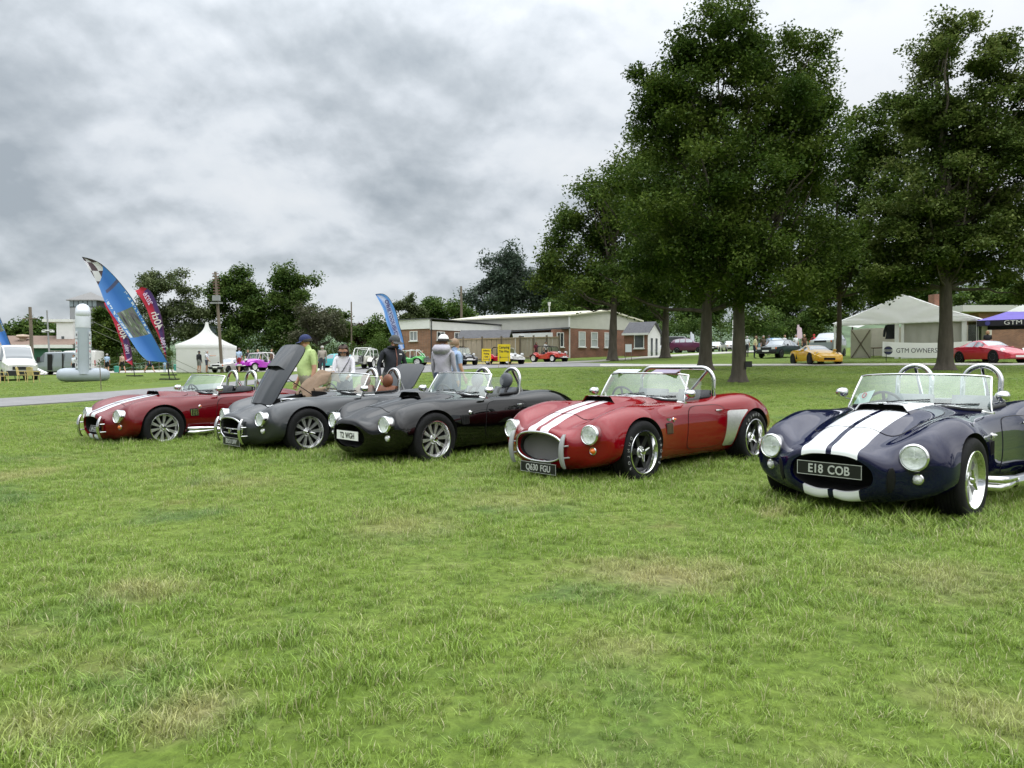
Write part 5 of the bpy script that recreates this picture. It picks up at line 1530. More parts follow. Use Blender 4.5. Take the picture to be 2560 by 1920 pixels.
for tt in (.12, .33, .52): window(t, q1, q2, tt, 2.2, 1.0, .85, PANE, bars=1)
b = MB(); b.cyl((.12, -.16, 0), (.12, -.16, 4.2), .055, n=8); b.build('drainpipe', DARKMETAL, t)
# ---- garden shed behind the fence
s0 = gp(1215, 71.5)
t = thing('shed', 'shed with a grey felt roof peeping over the wooden fence', 'shed', s0, R(-8))
b = MB(); b.box((0, 0, 1.0), (4.6, 2.6, 2.4)); b.build('wall', WOOD2, t)
b = MB(); pr = [(-1.55, 2.15), (0, 3.0), (1.55, 2.15), (1.55, 2.05), (0, 2.88), (-1.55, 2.05)]; b.prism(pr, (-2.5, 0, 0), (0, 1, 0), (0, 0, 1), 5.0); b.build('roof', ROOFGREY, t)

# ---- wooden fence of upright boards: every board a piece of its own
fpts = [gp(1112, 66.5), gp(1205, 66.0), gp(1300, 67.5), gp(1398, 70.5)]
t = thing('wooden_fence', 'tall fence of upright boards between concrete posts in front of the brick buildings', 'fence', fpts[0])
BOARD = {}
def board_me(w, h, m):
    if (w, h) not in BOARD:
        b = MB(); b.box((0, 0, h / 2), (w, .025, h)); BOARD[(w, h)] = b.mesh('board', m)
    return BOARD[(w, h)]
for i in range(3):
    a, c = fpts[i] - fpts[0], fpts[i + 1] - fpts[0]; L = (c - a).length; nb = max(4, round(L / .46)); ang = math.atan2(c.y - a.y, c.x - a.x)
    for k in range(nb):
        p = a.lerp(c, (k + .5) / nb); o = link('board', board_me(.41, (1.98, 2.04)[i % 2], WOOD if i == 1 else WOOD2), t)
        o.location = p + Vector((0, 0, .12 + .02 * math.sin(k * 2.1))); o.rotation_euler = (0, R(.3) * math.sin(k * 5.1), ang)
    for k in range(round(L / 1.9) + 1):
        p = a.lerp(c, k / round(L / 1.9)); b = MB(); b.box((0, -.02, 1.12), (.13, .13, 2.4)); o = b.build('post', POLEWOOD, t); o.location = p; o.rotation_euler = (0, 0, ang)
    for z in (.35, 2.12):
        p = a.lerp(c, .5); b = MB(); b.box((0, -.045, z), (L, .05, .10)); o = b.build('rail', WOOD, t); o.location = p; o.rotation_euler = (math.atan2(0, 1), -math.atan2(c.z - a.z, Vector((c.x - a.x, c.y - a.y)).length), ang)

# ---- control tower, canopy block
tb = gp(229, 92)
t = thing('control_tower', 'grey control tower with a band of windows under a pyramid roof', 'tower', tb)
k = 92 / FPX
b = MB(); b.box((0, 0, 3.5), (3.3, 3.3, 8.4)); b.build('wall', GREYWALL, t)
b = MB(); b.box((0, 0, 8.15), (3.34, 3.34, .95)); b.build('window_band', DARKMETAL, t)
for i in range(6):
    b = MB(); b.box((-1.42 + .568 * i, -1.69, 8.15), (.46, .04, .75)); b.build('window', mat('sky_glass', (0.16, 0.20, 0.21), .1, coat=1), t)
b = MB(); h = 1.95; b.add([(-h, -h, 8.6), (h, -h, 8.6), (h, h, 8.6), (-h, h, 8.6), (0, 0, 9.75), (-h, -h, 8.5), (h, -h, 8.5), (h, h, 8.5), (-h, h, 8.5)], [(0, 1, 4), (1, 2, 4), (2, 3, 4), (3, 0, 4), (8, 7, 6, 5), (0, 5, 6, 1), (1, 6, 7, 2), (2, 7, 8, 3), (3, 8, 5, 0)]); b.build('roof', mat('tower_roof', (.20, .195, .19), .8, noise=.1), t)
p = gp(180, 88)
t = thing('stair_block', 'pale rendered block with a flat canopy slab beside the control tower', 'building', p)
b = MB(); b.box((0, 0, 2.6), (2.0, 2.6, 6.4)); b.build('wall', PALEWALL, t)
b = MB(); b.box((-.75, 0, 5.9), (3.6, 3.0, .32)); b.build('canopy', PALEWALL, t)
for x, z in ((-.25, 3.9), (.1, 2.6)):
    b = MB(); b.box((x, -1.31, z), (.32, .05, .3)); b.build('window', PANE, t)
# ---- green hall
p = gp(60, 84)
t = thing('green_hall', 'single storey dark green boarded hall with white fascia and brown roof at the far left', 'building', p)
b = MB(); b.box((-3.0, 2.0, 1.0), (17.0, 4.0, 3.6)); b.build('wall', GREENWALL, t)
b = MB(); b.box((-3.0, -.2, 2.95), (17.4, .3, .38)); b.build('fascia', WHITE, t)
b = MB(); q = [(-11.8, -.3, 3.14), (5.6, -.3, 3.14), (5.6, 4.5, 4.4), (-11.8, 4.5, 4.4)]; b.add(q + [(x, y, z - .12) for x, y, z in q], [(0, 1, 2, 3), (7, 6, 5, 4), (0, 4, 5, 1), (1, 5, 6, 2), (3, 7, 4, 0)]); b.build('roof', BROWNROOF, t)
for x in (0.1, 3.6): window(t, (x - 1, 0, 0), (x + 1, 0, 0), .5, 1.75, 1.5, .72, PANE, bars=1, sill=False)
b = MB(); b.lathe([(0, .45), (.6, .38), (.75, .2), (.7, .1), (.35, 0), (.35, -.3)], (-1.4, 2, 4.0), n=16); b.build('roof_vent', mat('vent_tan', (.42, .33, .25), .7), t)
# ---- white pagoda tent
p = gp(518, 58.5)
t = thing('pagoda_tent', 'white pagoda tent with a tall pointed roof before the dark trees', 'tent', p, R(6)); t.scale = (.88, .88, .90)
b = MB()
for x, y, w, ry in ((0, -2.0, 4.0, 0), (0, 2.0, 4.0, 0), (-2.0, 0, 4.0, 90), (2.0, 0, 4.0, 90)): b.box((x, y, 1.1), (w if not ry else .03, .03 if not ry else w, 2.25))
b.build('wall', CANVAS, t)
b = MB(); rows = []
for i in range(15):
    tt = i / 14; s = 2.06 * ((1 - tt) ** 2.3 * .93 + .07 * (1 - tt * .3)); z = 2.35 + 2.05 * tt; r = []
    for kx in range(24):
        a = kx / 24 * 4; sd = int(a); f = a - sd; m = (-s + 2 * s * f)
        x, y = [(m, -s), (s, m), (-m, s), (-s, -m)][sd]; r.append((x, y, z - .05 * math.sin(f * math.pi) * (1 - tt)))
    rows.append(r)
b.grid(rows, wrap=True); b.add(rows[-1], [tuple(range(24))]); b.build('roof', CANVAS, t, 40)
b = MB(); rows = []
for z in (2.37, 2.02):
    r = []
    for kx in range(96):
        a = kx / 96 * 4; sd = int(a); f = a - sd; s = 2.07; m = (-s + 2 * s * f); x, y = [(m, -s), (s, m), (-m, s), (-s, -m)][sd]; r.append((x, y, z + (.05 * abs(math.sin(kx * math.pi / 4)) if z < 2.1 else 0)))
    rows.append(r)
b.grid(rows, wrap=True); b.build('valance', CANVAS, t)
# ---- big white frame marquee
k0 = gp(2255, 47.5)
t = thing('marquee', 'large white frame marquee with an open left bay behind the tree trunk', 'tent', k0, R(-40))
MK = Matrix.Rotation(R(-40), 3, 'Z')
wd, ev, apx, dp = 4.15, 2.32, 4.05, 6.0
b = MB(); rows = []
for j in range(9):
    y = -.25 + (dp + .25) * j / 8; r = []
    for i in range(25):
        x = -wd - .12 + (2 * wd + .24) * i / 24; sag = .07 * math.sin(abs(x) / wd * math.pi) + .05 * math.sin(j * math.pi / 2) * (1 - abs(x) / wd)
        r.append((x, y, ev + .1 + (apx - ev) * (1 - abs(x) / (wd + .12)) - sag))
    rows.append(r)
b.grid(rows); b.build('roof', CANVAS, t, 60)
b = MB(); rows = []
for i in range(49):                                            # swagged canvas in the gable
    x = -wd + 2 * wd * i / 48; ztop = ev + .1 + (apx - ev) * (1 - abs(x) / wd) - .07 * math.sin(abs(x) / wd * math.pi); r = []
    for j in range(9):
        f = j / 8; r.append((x, -.20 - .11 * math.sin(4 * (abs(x) * .9 + f * 1.8)) * math.sin(math.pi * min(1, f * 1.1)), ztop + (ev - .06 + .04 * abs(math.sin(i * math.pi / 2)) - ztop) * f))
    rows.append(r)
b.grid(rows); b.build('gable_canvas', CANVAS, t, 60)
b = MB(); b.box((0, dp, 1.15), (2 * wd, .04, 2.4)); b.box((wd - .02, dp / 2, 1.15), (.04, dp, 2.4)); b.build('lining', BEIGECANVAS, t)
for x, w in ((-wd, .10), (-.32, .22), (.02, .14), (3.45, .26), (wd, .12)):
    b = MB(); b.box((x, -.06, ev / 2), (w, .12, ev)); b.build('post', WHITE, t)
b = MB(); b.box((0, -.06, ev - .02), (2 * wd, .1, .10)); b.build('beam', WHITE, t)
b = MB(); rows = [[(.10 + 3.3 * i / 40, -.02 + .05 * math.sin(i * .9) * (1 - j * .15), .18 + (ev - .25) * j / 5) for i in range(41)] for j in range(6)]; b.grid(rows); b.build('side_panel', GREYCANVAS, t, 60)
b = MB(); b.box((1.8, -.10, .12), (3.4, .08, .22)); b.build('base_rail', WHITE, t)
b = MB(); b.box((1.8, -.13, .36), (3.3, .04, .22)); b.build('dark_band', mat('dark_canvas', (.03, .028, .045), .7), t)
b = MB(); rows = [[(-wd, .0 + 1.6 * i / 4, .08 + 1.9 * j / 4) for i in range(5)] for j in range(5)]; b.grid(rows); b.build('clear_side', SIDEGLASS, t)
b = MB(); b.box((4.0, -.03, 1.2), (.7, .03, 2.0)); b.build('clear_window', glass_mat('tent_window', (.45, .48, .50), .1), t)
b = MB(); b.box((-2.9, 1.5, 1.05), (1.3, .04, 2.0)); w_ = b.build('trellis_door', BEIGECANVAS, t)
for s_ in (-1, 1):
    b = MB(); b.box((-2.9, 1.46, 1.05), (.06, .04, 2.25), rot=(0, R(32 * s_), 0)); b.build('brace', POLEWOOD, w_)
t2 = thing('coat', 'dark coat hanging in the open bay of the white marquee', 'coat', k0 + MK @ Vector((-.75, .3, 1.25)), R(-40))
b = MB(); b.grid([[(x * .34 * (0.7 + .3 * f) + .02 * math.sin(6 * f + x * 9), y, 1.0 - f * .95) for x, y in ((-1, 0), (-.8, -.09), (-.4, -.12), (0, -.10), (.4, -.12), (.8, -.09), (1, 0), (.5, .06), (-.5, .06))] for f in np.linspace(0, 1, 8)], wrap=True); b.build('coat_body', mat('dark_cloth', (.018, .019, .025), .8), t2, 60)
b = MB()
for s_ in (-1, 1): b.tube([(s_ * .24, -.02, .95), (s_ * .36, -.03, .6), (s_ * .40, -.04, .2)], [.09, .085, .07], n=8)
b.build('sleeve', mat('dark_cloth', (.018, .019, .025), .8), t2, 60)
t2 = thing('folding_table', 'brown folding table inside the open bay of the marquee', 'table', k0 + MK @ Vector((-1.5, 2.2, 0)), R(-40))
b = MB(); b.box((0, 0, .78), (1.9, .8, .05)); b.build('tabletop', mat('table_brown', (.16, .08, .06), .6), t2)
for x in (-.85, .85):
    for y in (-.3, .3): b = MB(); b.cyl((x, y, 0), (x, y, .76), .025, n=6); b.build('leg', DARKMETAL, t2)
# banner
bn = gp(2315, 43.4)
t = thing('banner', 'white cloth banner lettered GTM OWNERS CLUB tied across the marquee front', 'banner', bn + Vector((0, 0, .17)), R(-10))
BW, BH = 4.85, .88
def ban(x, z): return Vector((x, -.05 + .05 * math.sin(x * 2.1) * (1 - abs(z)) , z - .10 * (1 - (x / (BW / 2)) ** 2) + .10))
b = MB(); b.grid([[ban(-BW / 2 + BW * i / 30, BH * j / 5) for i in range(31)] for j in range(6)]); b.build('cloth', CANVAS, t, 60)
BLK = mat('black_print', (.025, .025, .03), .6)
for tx, x, w in (('GTM', -1.34, 1), ('OWNERS', -.16, 1), ('CLUB', 1.12, 1)):
    lettering(tx, .40, BLK, t, frame((x, -.125, .42), (1, 0, 0), (0, 0, 1)), 'banner_word', squeeze=.86)
NAVYP = mat('emblem_navy', (.03, .035, .10), .6)
for x in (-2.13, 2.13):
    b = MB(); b.cyl((x, -.115, .44), (x, -.13, .44), .25, n=28); o = b.build('emblem', BLK, t)
    b = MB(); b.cyl((x, -.131, .44), (x, -.134, .44), .20, n=28); b.build('emblem_disc', NAVYP, o)
    b = MB(); b.box((x, -.137, .44), (.50, .006, .13)); b.build('emblem_bar', CANVAS, o)
    lettering('GTM', .13, BLK, o, frame((x, -.142, .44), (1, 0, 0), (0, 0, 1)), 'emblem_word', squeeze=1.2)
for x in (-2.2, 2.3):
    b = MB(); b.cyl((x, .0, -.75), (x, .0, .95), .02, n=6); b.build('pole', DARKMETAL, t)
# purple gazebo
g0 = gp(2570, 44.6)
t = thing('gazebo', 'purple pop up gazebo with a black valance lettered GTM at the right edge', 'gazebo', g0, R(-35))
h, ez, tz = 2.55, 2.18, 3.25
PURP = mat('purple_canvas', (.115, .085, .36), .7, noise=.1, nscale=2); 
for sgn, name in ((1, 'roof'),):
    b = MB(); n_ = 4; c = [(-h, -h), (h, -h), (h, h), (-h, h)]
    rows = []
    for f in np.linspace(0, .58, 7):
        r = []
        for i in range(4):
            for q in range(6):
                x = c[i][0] + (c[(i + 1) % 4][0] - c[i][0]) * q / 6; y = c[i][1] + (c[(i + 1) % 4][1] - c[i][1]) * q / 6
                r.append((x * (1 - f), y * (1 - f), ez + (tz - ez) * f - .10 * math.sin(math.pi * q / 6) * (1 - f) - .05 * math.sin(math.pi * f)))
        rows.append(r)
    b.grid(rows, wrap=True); b.build('roof', PURP, t, 40)
    top = rows[-1]; b = MB(); b.grid([top, [(x * .02, y * .02, tz + .12) for x, y, z in top]], wrap=True); b.build('roof_cap', CANVAS, t, 30)
b = MB(); b.grid([[(x, y, z) for x, y in ((-h, -h), (h, -h), (h, h), (-h, h))] for z in (ez, ez - .34)], wrap=True); b.build('valance', mat('black_valance', (.014, .013, .022), .6), t)
for x in (-h + .05, h - .05):
    for y in (-h + .05, h - .05): b = MB(); b.box((x, y, ez / 2), (.05, .05, ez)); b.build('leg', DARKMETAL, t)
lettering('GTM', .36, WHITE, t, frame((-.75, -h - .012, ez - .18), (1, 0, 0), (0, 0, 1)), 'valance_word', squeeze=1.2)
b = MB(); b.cyl((-2.0, -h - .004, ez - .17), (-2.0, -h - .02, ez - .17), .135, n=20); b.build('emblem', mat('emblem_blue', (.06, .06, .25), .6), t)
# brick store behind the gazebo, pale flat roof
p = gp(2560, 58)
t = thing('brick_building', 'plain brown brick building with a pale flat roof behind the purple gazebo', 'building', p)
b = MB(); b.box((.4, 3, .9), (8.0, 6, 4.2)); b.build('wall', BRICK2, t)
b = MB(); b.box((0, 2.7, 3.25), (10.5, 6.6, .5)); b.build('roof', mat('pale_roof', (.50, .50, .46), .7), t)
b = MB(); b.box((-4.6, 4, 3.6), (1.0, .9, 2.4)); b.build('chimney', BRICK, t)
# building with slabs between the trees left of the pagoda pole
p = gp(508, 96)
t = thing('viewing_stand', 'dark stand with pale roof slabs glimpsed between the trees above the pagoda', 'building', p)
b = MB(); b.box((0, 0, 2.5), (2.6, 3, 6.0)); b.build('wall', mat('teal_cladding', (.05, .075, .09), .6), t)
for z, w in ((5.6, 3.2), (6.6, 3.4)): b = MB(); b.box((0, -.3, z), (w, 3.8, .25)); b.build('slab', PALEWALL, t)
# utility poles and masts
def pole(label, px0, py0, px1, Y, r, m=POLEWOOD, steps=False, arm=None, lamp=False, name='utility_pole', cat='pole'):
    base = gp(px1, Y); top = at(px0, py0, Y) - base; t = thing(name, label, cat, base)
    b = MB(); b.tube([(0, 0, -.3), top * .5, top], [r, r * .9, r * .75], n=10); b.build('shaft', m, t, 60)
    if steps:
        for k in range(9):
            c = top * (.98 - .028 * k); b = MB(); b.cyl(c + Vector((-.24, 0, 0)), c + Vector((.24, 0, 0)), .035, n=6); b.build('step', mat('step_rust', (.15, .07, .06), .7), t)
        b = MB(); c = top * .69; b.box(c + Vector((0, -.2, 0)), (.9, .15, .12)); b.box(c + Vector((0, -.2, .35)), (.5, .3, .4)); b.build('junction_box', GREYWALL, t)
    if arm:
        b = MB(); c = top * arm; b.box(c + Vector((0, -.1, 0)), (1.2, .08, .1)); b.build('cross_arm', m, t)
    if lamp:
        b = MB(); c = top * .68; b.box(c, (.9, .3, .12)); b.box(c + Vector((-.4, 0, -.1)), (.3, .3, .2)); b.box(c + Vector((.4, 0, -.1)), (.3, .3, .2)); b.build('floodlight', PALEWALL, t)
    return t
pole('tall wooden pole with climbing steps and a box, just right of the pagoda peak', 540, 680, 556, 54.6, .12, steps=True)
pole('wooden pole with a cross arm in front of the green hall', 77, 768, 82, 66, .17, arm=.83)
pole('slender grey pole carrying small floodlights beside the stair block', 119, 776, 126, 74, .09, GREYWALL, lamp=True, name='lamp_post', cat='lamp post')
pole('thin mast rising before the purple leaved tree', 879, 755, 879, 90, .10)
pole('bare wooden pole behind the flat roofed brick building', 1153, 716, 1155, 92, .17)
pole('pale thin post at the left of the nearest tree trunk, far behind', 1832, 800, 1832, 82, .10, PALEWALL)
# ================================================================ people
SKIN = mat('skin', (0.50, 0.27, 0.18), 0.55, noise=0.06, nscale=12)
SHOE = mat('dark_shoe', (0.03, 0.028, 0.026), 0.6)
def cloth(name, c): return mat('cloth_' + name, c, 0.85, noise=0.10, nscale=9, bump=0.5, bscale=16)
HAIRC = {'brown': mat('hair_brown', (0.045, 0.022, 0.014), 0.5, noise=.3, nscale=40, bump=.5, bscale=90), 'grey': mat('hair_grey', (0.36, 0.34, 0.32), 0.6, noise=.2, nscale=40), 'dark': mat('hair_dark', (0.02, 0.016, 0.014), 0.5, noise=.3, nscale=40), 'blond': mat('hair_blond', (0.42, 0.31, 0.17), 0.5, noise=.2, nscale=40), 'sandy': mat('hair_sandy', (0.22, 0.14, 0.08), 0.5, noise=.2, nscale=40)}
def person(label, loc, yaw, shirt, legs, height=1.75, hair='brown', stride=0.0, lean=0.0, arms=((0.10, 0.0, 0.25), (0.10, 0.0, 0.25)), sleeve='short', shorts=False, cap=None, look=0.0, nod=0.0,
           fine=False, longhair=False, build=1.0, cap_back=False, seated=False, group=None, extras=None, female=False):
    """body grown over one skeleton; +x is forward, arms = (out, forward, elbow bend) for right and left"""
    t = thing('person', label, 'person', loc, yaw, group)
    H = height / 1.75; V, E, Rr, T = [], [], [], []
    def v(p, r, lab, par=None):
        V.append(Vector(p) * H); Rr.append(r * H); T.append(lab)
        if par is not None: E.append((par, len(V) - 1))
        return len(V) - 1
    bw = build; hipz = 0.93 if not seated else 0.48
    LN = Matrix.Rotation(lean, 3, 'Y'); piv = Vector((0, 0, hipz))
    up = lambda p: LN @ (Vector(p) - piv) + piv
    d = hipz - 0.93
    pel = v((0, 0, hipz), .135 * bw, 'legs')
    bel = v(up((0.015 * bw, 0, 1.08 + d)), .140 * bw, 'shirt', pel)
    wai = v(up((0.01, 0, 1.20 + d)), .138 * bw * (.92 if female else 1), 'shirt', bel)
    che = v(up((0.0, 0, 1.34 + d)), .140 * bw * (.92 if female else 1), 'shirt', wai)
    nb = v(up((-.01, 0, 1.455 + d)), .075, 'shirt', che)
    nk = v(up((0.005, 0, 1.500 + d)), .054, 'skin', nb)
    LK = Matrix.Rotation(look, 3, 'Z') @ Matrix.Rotation(nod, 3, 'Y'); np0 = up((0.005, 0, 1.505 + d))
    hd = lambda p: np0 + LN @ (LK @ Vector(p))
    jw = v(hd((.035, 0, .045)), .066, 'skin', nk)
    hc = v(hd((.020, 0, .115)), .094, 'skin', jw)
    cr = v(hd((.005, 0, .180)), .074, 'skin', hc)
    if fine:
        v(hd((.118, 0, .082)), .014, 'skin', jw)                        # nose
        v(hd((.086, 0, .022)), .026, 'skin', jw)                        # chin
        for s in (-1, 1): v(hd((.01, s * .098, .10)), .016, 'skin', hc)
    ends = []
    for si, s in enumerate((-1, 1)):
        out, fwd, elb = arms[si]
        sh = v(up((-.01, s * .165 * bw, 1.405 + d)), .062 * bw, 'shirt', che)
        sp = up((-.01, s * .165 * bw, 1.405 + d))
        dr = Vector((math.sin(fwd) * math.cos(out), s * math.sin(out), -math.cos(fwd) * math.cos(out)))
        m1 = v(sp + dr * .15, .050, 'shirt', sh)
        el = v(sp + dr * .29, .042, 'shirt' if sleeve == 'long' else 'skin', m1)
        f2 = fwd + elb; dr2 = Vector((math.sin(f2) * math.cos(out * .3), s * math.sin(out * .3) - (.25 * s if elb > .8 else 0), -math.cos(f2) * math.cos(out * .3))).normalized()
        ep = sp + dr * .29
        fa = v(ep + dr2 * .12, .037, 'shirt' if sleeve == 'long' else 'skin', el)
        wr = v(ep + dr2 * .245, .027, 'shirt' if sleeve == 'long' else 'skin', fa)
        pm = v(ep + dr2 * .30, .033, 'skin', wr); hp = ep + dr2 * .31
        side = Vector((dr2.z, 0, -dr2.x)).normalized()
        if fine:
            for q, (o, ln) in enumerate(((-.027, .075), (-.009, .088), (.009, .084), (.026, .066))):
                k1 = v(hp + dr2 * .045 + side * o, .0095, 'skin', pm); v(hp + dr2 * (.045 + ln * .6) + side * o + Vector((0, -s * .015, 0)), .008, 'skin', k1)
            k1 = v(ep + dr2 * .285 - side * .042, .011, 'skin', pm); v(ep + dr2 * .34 - side * .052, .009, 'skin', k1)
        else:
            v(hp + dr2 * .07, .024, 'skin', pm)
        ends.append((sp, ep, hp))
        # leg
        st = stride * s
        hj = v((0, s * .085 * bw, hipz - .06), .098 * bw, 'legs', pel)
        if seated:
            kn = v((.42, s * .11, hipz + .02), .062, 'legs', hj); an = v((.46, s * .11, .10), .042, 'legs', kn)
            ft = v((.50, s * .11, .045), .045, 'shoe', an); v((.62, s * .12, .035), .035, 'shoe', ft)
        else:
            th = v((st * .12, s * .092 * bw, .70), .084 * bw, 'legs', hj)
            kn = v((st * .25 + .02, s * .095, .49), .060, 'skin' if shorts else 'legs', th)
            cf = v((st * .30 - .01, s * .095, .33), .056, 'skin' if shorts else 'legs', kn)
            an = v((st * .42 - .02, s * .095, .10), .038, 'skin' if shorts else 'legs', cf)
            ft = v((st * .42 + .02, s * .10, .045), .044, 'shoe', an); v((st * .42 + .13, s * .115, .035), .036, 'shoe', ft)
    me = bpy.data.meshes.new('skeleton'); me.from_pydata([tuple(p) for p in V], E, [])
    o = bpy.data.objects.new('skeleton', me); COL.objects.link(o)
    o.modifiers.new('skin', 'SKIN'); o.data.skin_vertices[0].data[0].use_root = True
    for i, r in enumerate(Rr): o.data.skin_vertices[0].data[i].radius = (r, r * (1.28 if T[i] in ('shirt', 'legs') and i <= 3 else 1.0))
    sb = o.modifiers.new('smooth', 'SUBSURF'); sb.levels = sb.render_levels = 2 if fine else 1
    dg = bpy.context.evaluated_depsgraph_get(); body = bpy.data.meshes.new_from_object(o.evaluated_get(dg)); bpy.data.objects.remove(o)
    mats = {'skin': SKIN, 'shirt': shirt, 'legs': legs, 'shoe': SHOE}; order = list(mats)
    body.materials.clear()
    for m in mats.values(): body.materials.append(m)
    seg = [(V[a], V[b_], T[a], T[b_]) for a, b_ in E]
    A = np.array([s_[0] for s_ in seg]); B = np.array([s_[1] for s_ in seg]); lab = [(s_[2], s_[3]) for s_ in seg]
    rad = np.array([(Rr[a] + Rr[b_]) / 2 for a, b_ in E])
    mi = []
    for p in body.polygons:
        c = np.array(p.center); ab = B - A; k = np.clip(((c - A) * ab).sum(1) / np.maximum((ab * ab).sum(1), 1e-9), 0, 1)
        dist = np.linalg.norm(A + ab * k[:, None] - c, axis=1) - rad; j = int(dist.argmin())
        mi.append(order.index(lab[j][0] if k[j] < .5 else lab[j][1]))
    body.polygons.foreach_set('material_index', mi); shade(body, 180); body.name = 'body'
    link('body', body, t)
    hm = Matrix.Translation(np0 * H) @ (LN @ LK).to_4x4() @ Matrix.Scale(H, 4)
    hm[0][3], hm[1][3], hm[2][3] = np0 * H
    def head_part(name, b, m, sm=60): o = b.build(name, m, t, sm); o.matrix_local = hm; return o
    if cap:
        b = MB(); rows = []
        for i in range(7):
            a = math.pi / 2 * i / 6; rows.append([(.012 + .112 * math.cos(a) * math.cos(q) , .100 * math.cos(a) * math.sin(q), .128 + .105 * math.sin(a)) for q in np.linspace(0, 2 * math.pi, 20, endpoint=False)])
        b.grid(rows, wrap=True); s = -1 if cap_back else 1
        pk = [[(.012 + s * (.085 + .10 * f) * math.cos(q), (.085 + .10 * f) * math.sin(q) * .95, .132 - .028 * f) for q in np.linspace(-.95, .95, 9)] for f in (0, .5, 1)]
        b.grid(pk); b.grid([[(x, y, z - .008) for x, y, z in r] for r in pk], flip=True)
        head_part('cap', b, cap)
    if not cap or fine:
        b = MB(); rows = []; lo = -.02 if longhair else .09
        for i in range(8):
            f = i / 7; z = lo + (.228 - lo) * f; rr = math.sqrt(max(.0, 1 - (max(0, z - .11) / .122) ** 2)); k = []
            for q in np.linspace(0, 2 * math.pi, 22, endpoint=False):
                face = max(0.0, math.cos(q)) ** 1.0
                x = .005 + .112 * rr * math.cos(q) * (1 - (.62 if z < .165 else .0) * (face > .45)); y = .106 * rr * math.sin(q) * (1.06 if longhair and z < .1 else 1)
                k.append((x, y, z if not (cap and z > .14) else .14))
            rows.append(k)
        b.grid(rows, wrap=True); head_part('hair', b, HAIRC[hair])
    if extras: extras(t, hm, up, H, ends)
    return t
def dark_glasses(t, hm, up, H, ends):
    b = MB()
    for s in (-1, 1): b.ball((.108, s * .036, .112), (.014, .030, .024), n=12); b.tube([(.10, s * .066, .118), (.04, s * .098, .115)], .005, n=5)
    b.tube([(.118, -.012, .118), (.118, .012, .118)], .005, n=5)
    o = b.build('sunglasses', mat('dark_lens', (.012, .008, .009), .08, coat=1), t, 60); o.matrix_local = hm
def bag_strap(t, hm, up, H, ends):
    dark_glasses(t, hm, up, H, ends)
    b = MB(); b.tube([up((.0, .13, 1.46)) * H, up((.14, .10, 1.38)) * H, up((.165, 0, 1.22)) * H, up((.13, -.13, 1.05)) * H], .009, n=6); b.build('bag_strap', mat('strap', (.05, .05, .07), .6), t)
def hood(t, hm, up, H, ends):
    b = MB(); rows = []
    for i in range(9):
        f = i / 8; r = []
        for q in np.linspace(0, 2 * math.pi, 18, endpoint=False):
            rr = .125 + .035 * math.sin(math.pi * f); r.append(up((-.045 + rr * math.cos(q) * .95 - .03 * math.sin(math.pi * f), rr * 1.12 * math.sin(q), 1.535 - .13 * f - .05 * (math.cos(q) < 0) * f)) * H)
        rows.append(r)
    b.grid(rows, wrap=True); b.build('hood', cloth('hoodie_grey', (.40, .385, .43)), t, 60)
def jacket_bits(t, hm, up, H, ends):
    dark_glasses(t, hm, up, H, ends)
    b = MB(); b.tube([up((.125, 0, 1.47)) * H, up((.20, 0, 1.30)) * H, up((.205, 0, 1.08)) * H], .008, n=6); b.build('zip', mat('zip_rust', (.25, .09, .06), .5), t)
    b = MB(); b.box(up((.172, .085, 1.365)) * H, (.012, .06, .022), rot=(0, R(-20), R(18))); b.build('chest_mark', WHITE, t)
    b = MB(); b.tube([up((.01 + .082 * math.cos(q), .088 * math.sin(q), 1.485 + .012 * math.cos(q))) * H for q in np.linspace(0, 2 * math.pi, 16, endpoint=False)], .028, n=8, closed=True); b.build('collar', cloth('jacket_black', (.018, .02, .026)), t, 60)
# visitors among the roadsters
person('man in a lime green shirt and navy cap standing behind the raised grey bonnet', gp(770, 13.3), R(-145), cloth('lime', (.46, .58, .24)), cloth('khaki', (.36, .33, .26)), 1.78, 'dark', arms=((.12, .1, .3), (.14, -.1, .35)), cap=cloth('navy_cap', (.02, .03, .10)), look=R(-15), nod=R(12), fine=True, build=1.12, shorts=True)
person('woman with a brown bob and sunglasses in a white top looking down into a car', gp(862, 13.9), R(-85), cloth('white_top', (.72, .70, .76)), cloth('dark_blue', (.04, .05, .09)), 1.64, 'brown', lean=R(13), arms=((.12, .35, .9), (.12, .35, .9)), sleeve='long', nod=R(22), fine=True, longhair=True, extras=bag_strap, female=True, build=.98)
person('man in a black zipped jacket and grey cap behind the raised boot lid', gp(980, 14.6), R(-55), cloth('jacket_black', (.018, .02, .026)), cloth('grey_trousers', (.10, .10, .10)), 1.80, 'dark', lean=R(4), arms=((.35, -.1, .75), (.30, .1, .7)), sleeve='long', cap=cloth('grey_cap', (.06, .065, .065)), look=R(20), nod=R(14), fine=True, build=1.12, extras=jacket_bits)
person('person seen from behind in a pale grey hooded top and white cap', gp(1108, 13.9), R(70), cloth('hoodie_grey', (.40, .385, .43)), cloth('blue_jeans', (.06, .08, .13)), 1.78, 'dark', arms=((.14, .1, .35), (.14, .1, .35)), sleeve='long', cap=cloth('white_cap', (.72, .71, .70)), fine=True, build=1.08, extras=hood)
person('man in a light blue T shirt half hidden by the grey hooded top', gp(1136, 15.8), R(40), cloth('light_blue', (.32, .42, .62)), cloth('blue_jeans', (.06, .08, .13)), 1.74, 'sandy', arms=((.1, .1, .3), (.14, .1, .4)), fine=True, build=1.05)
person('elderly man seen from behind in a beige jacket on the road', gp(806, 42), R(100), cloth('beige', (.32, .28, .24)), cloth('dark_grey', (.05, .05, .06)), 1.78, 'grey', sleeve='long', build=1.1)
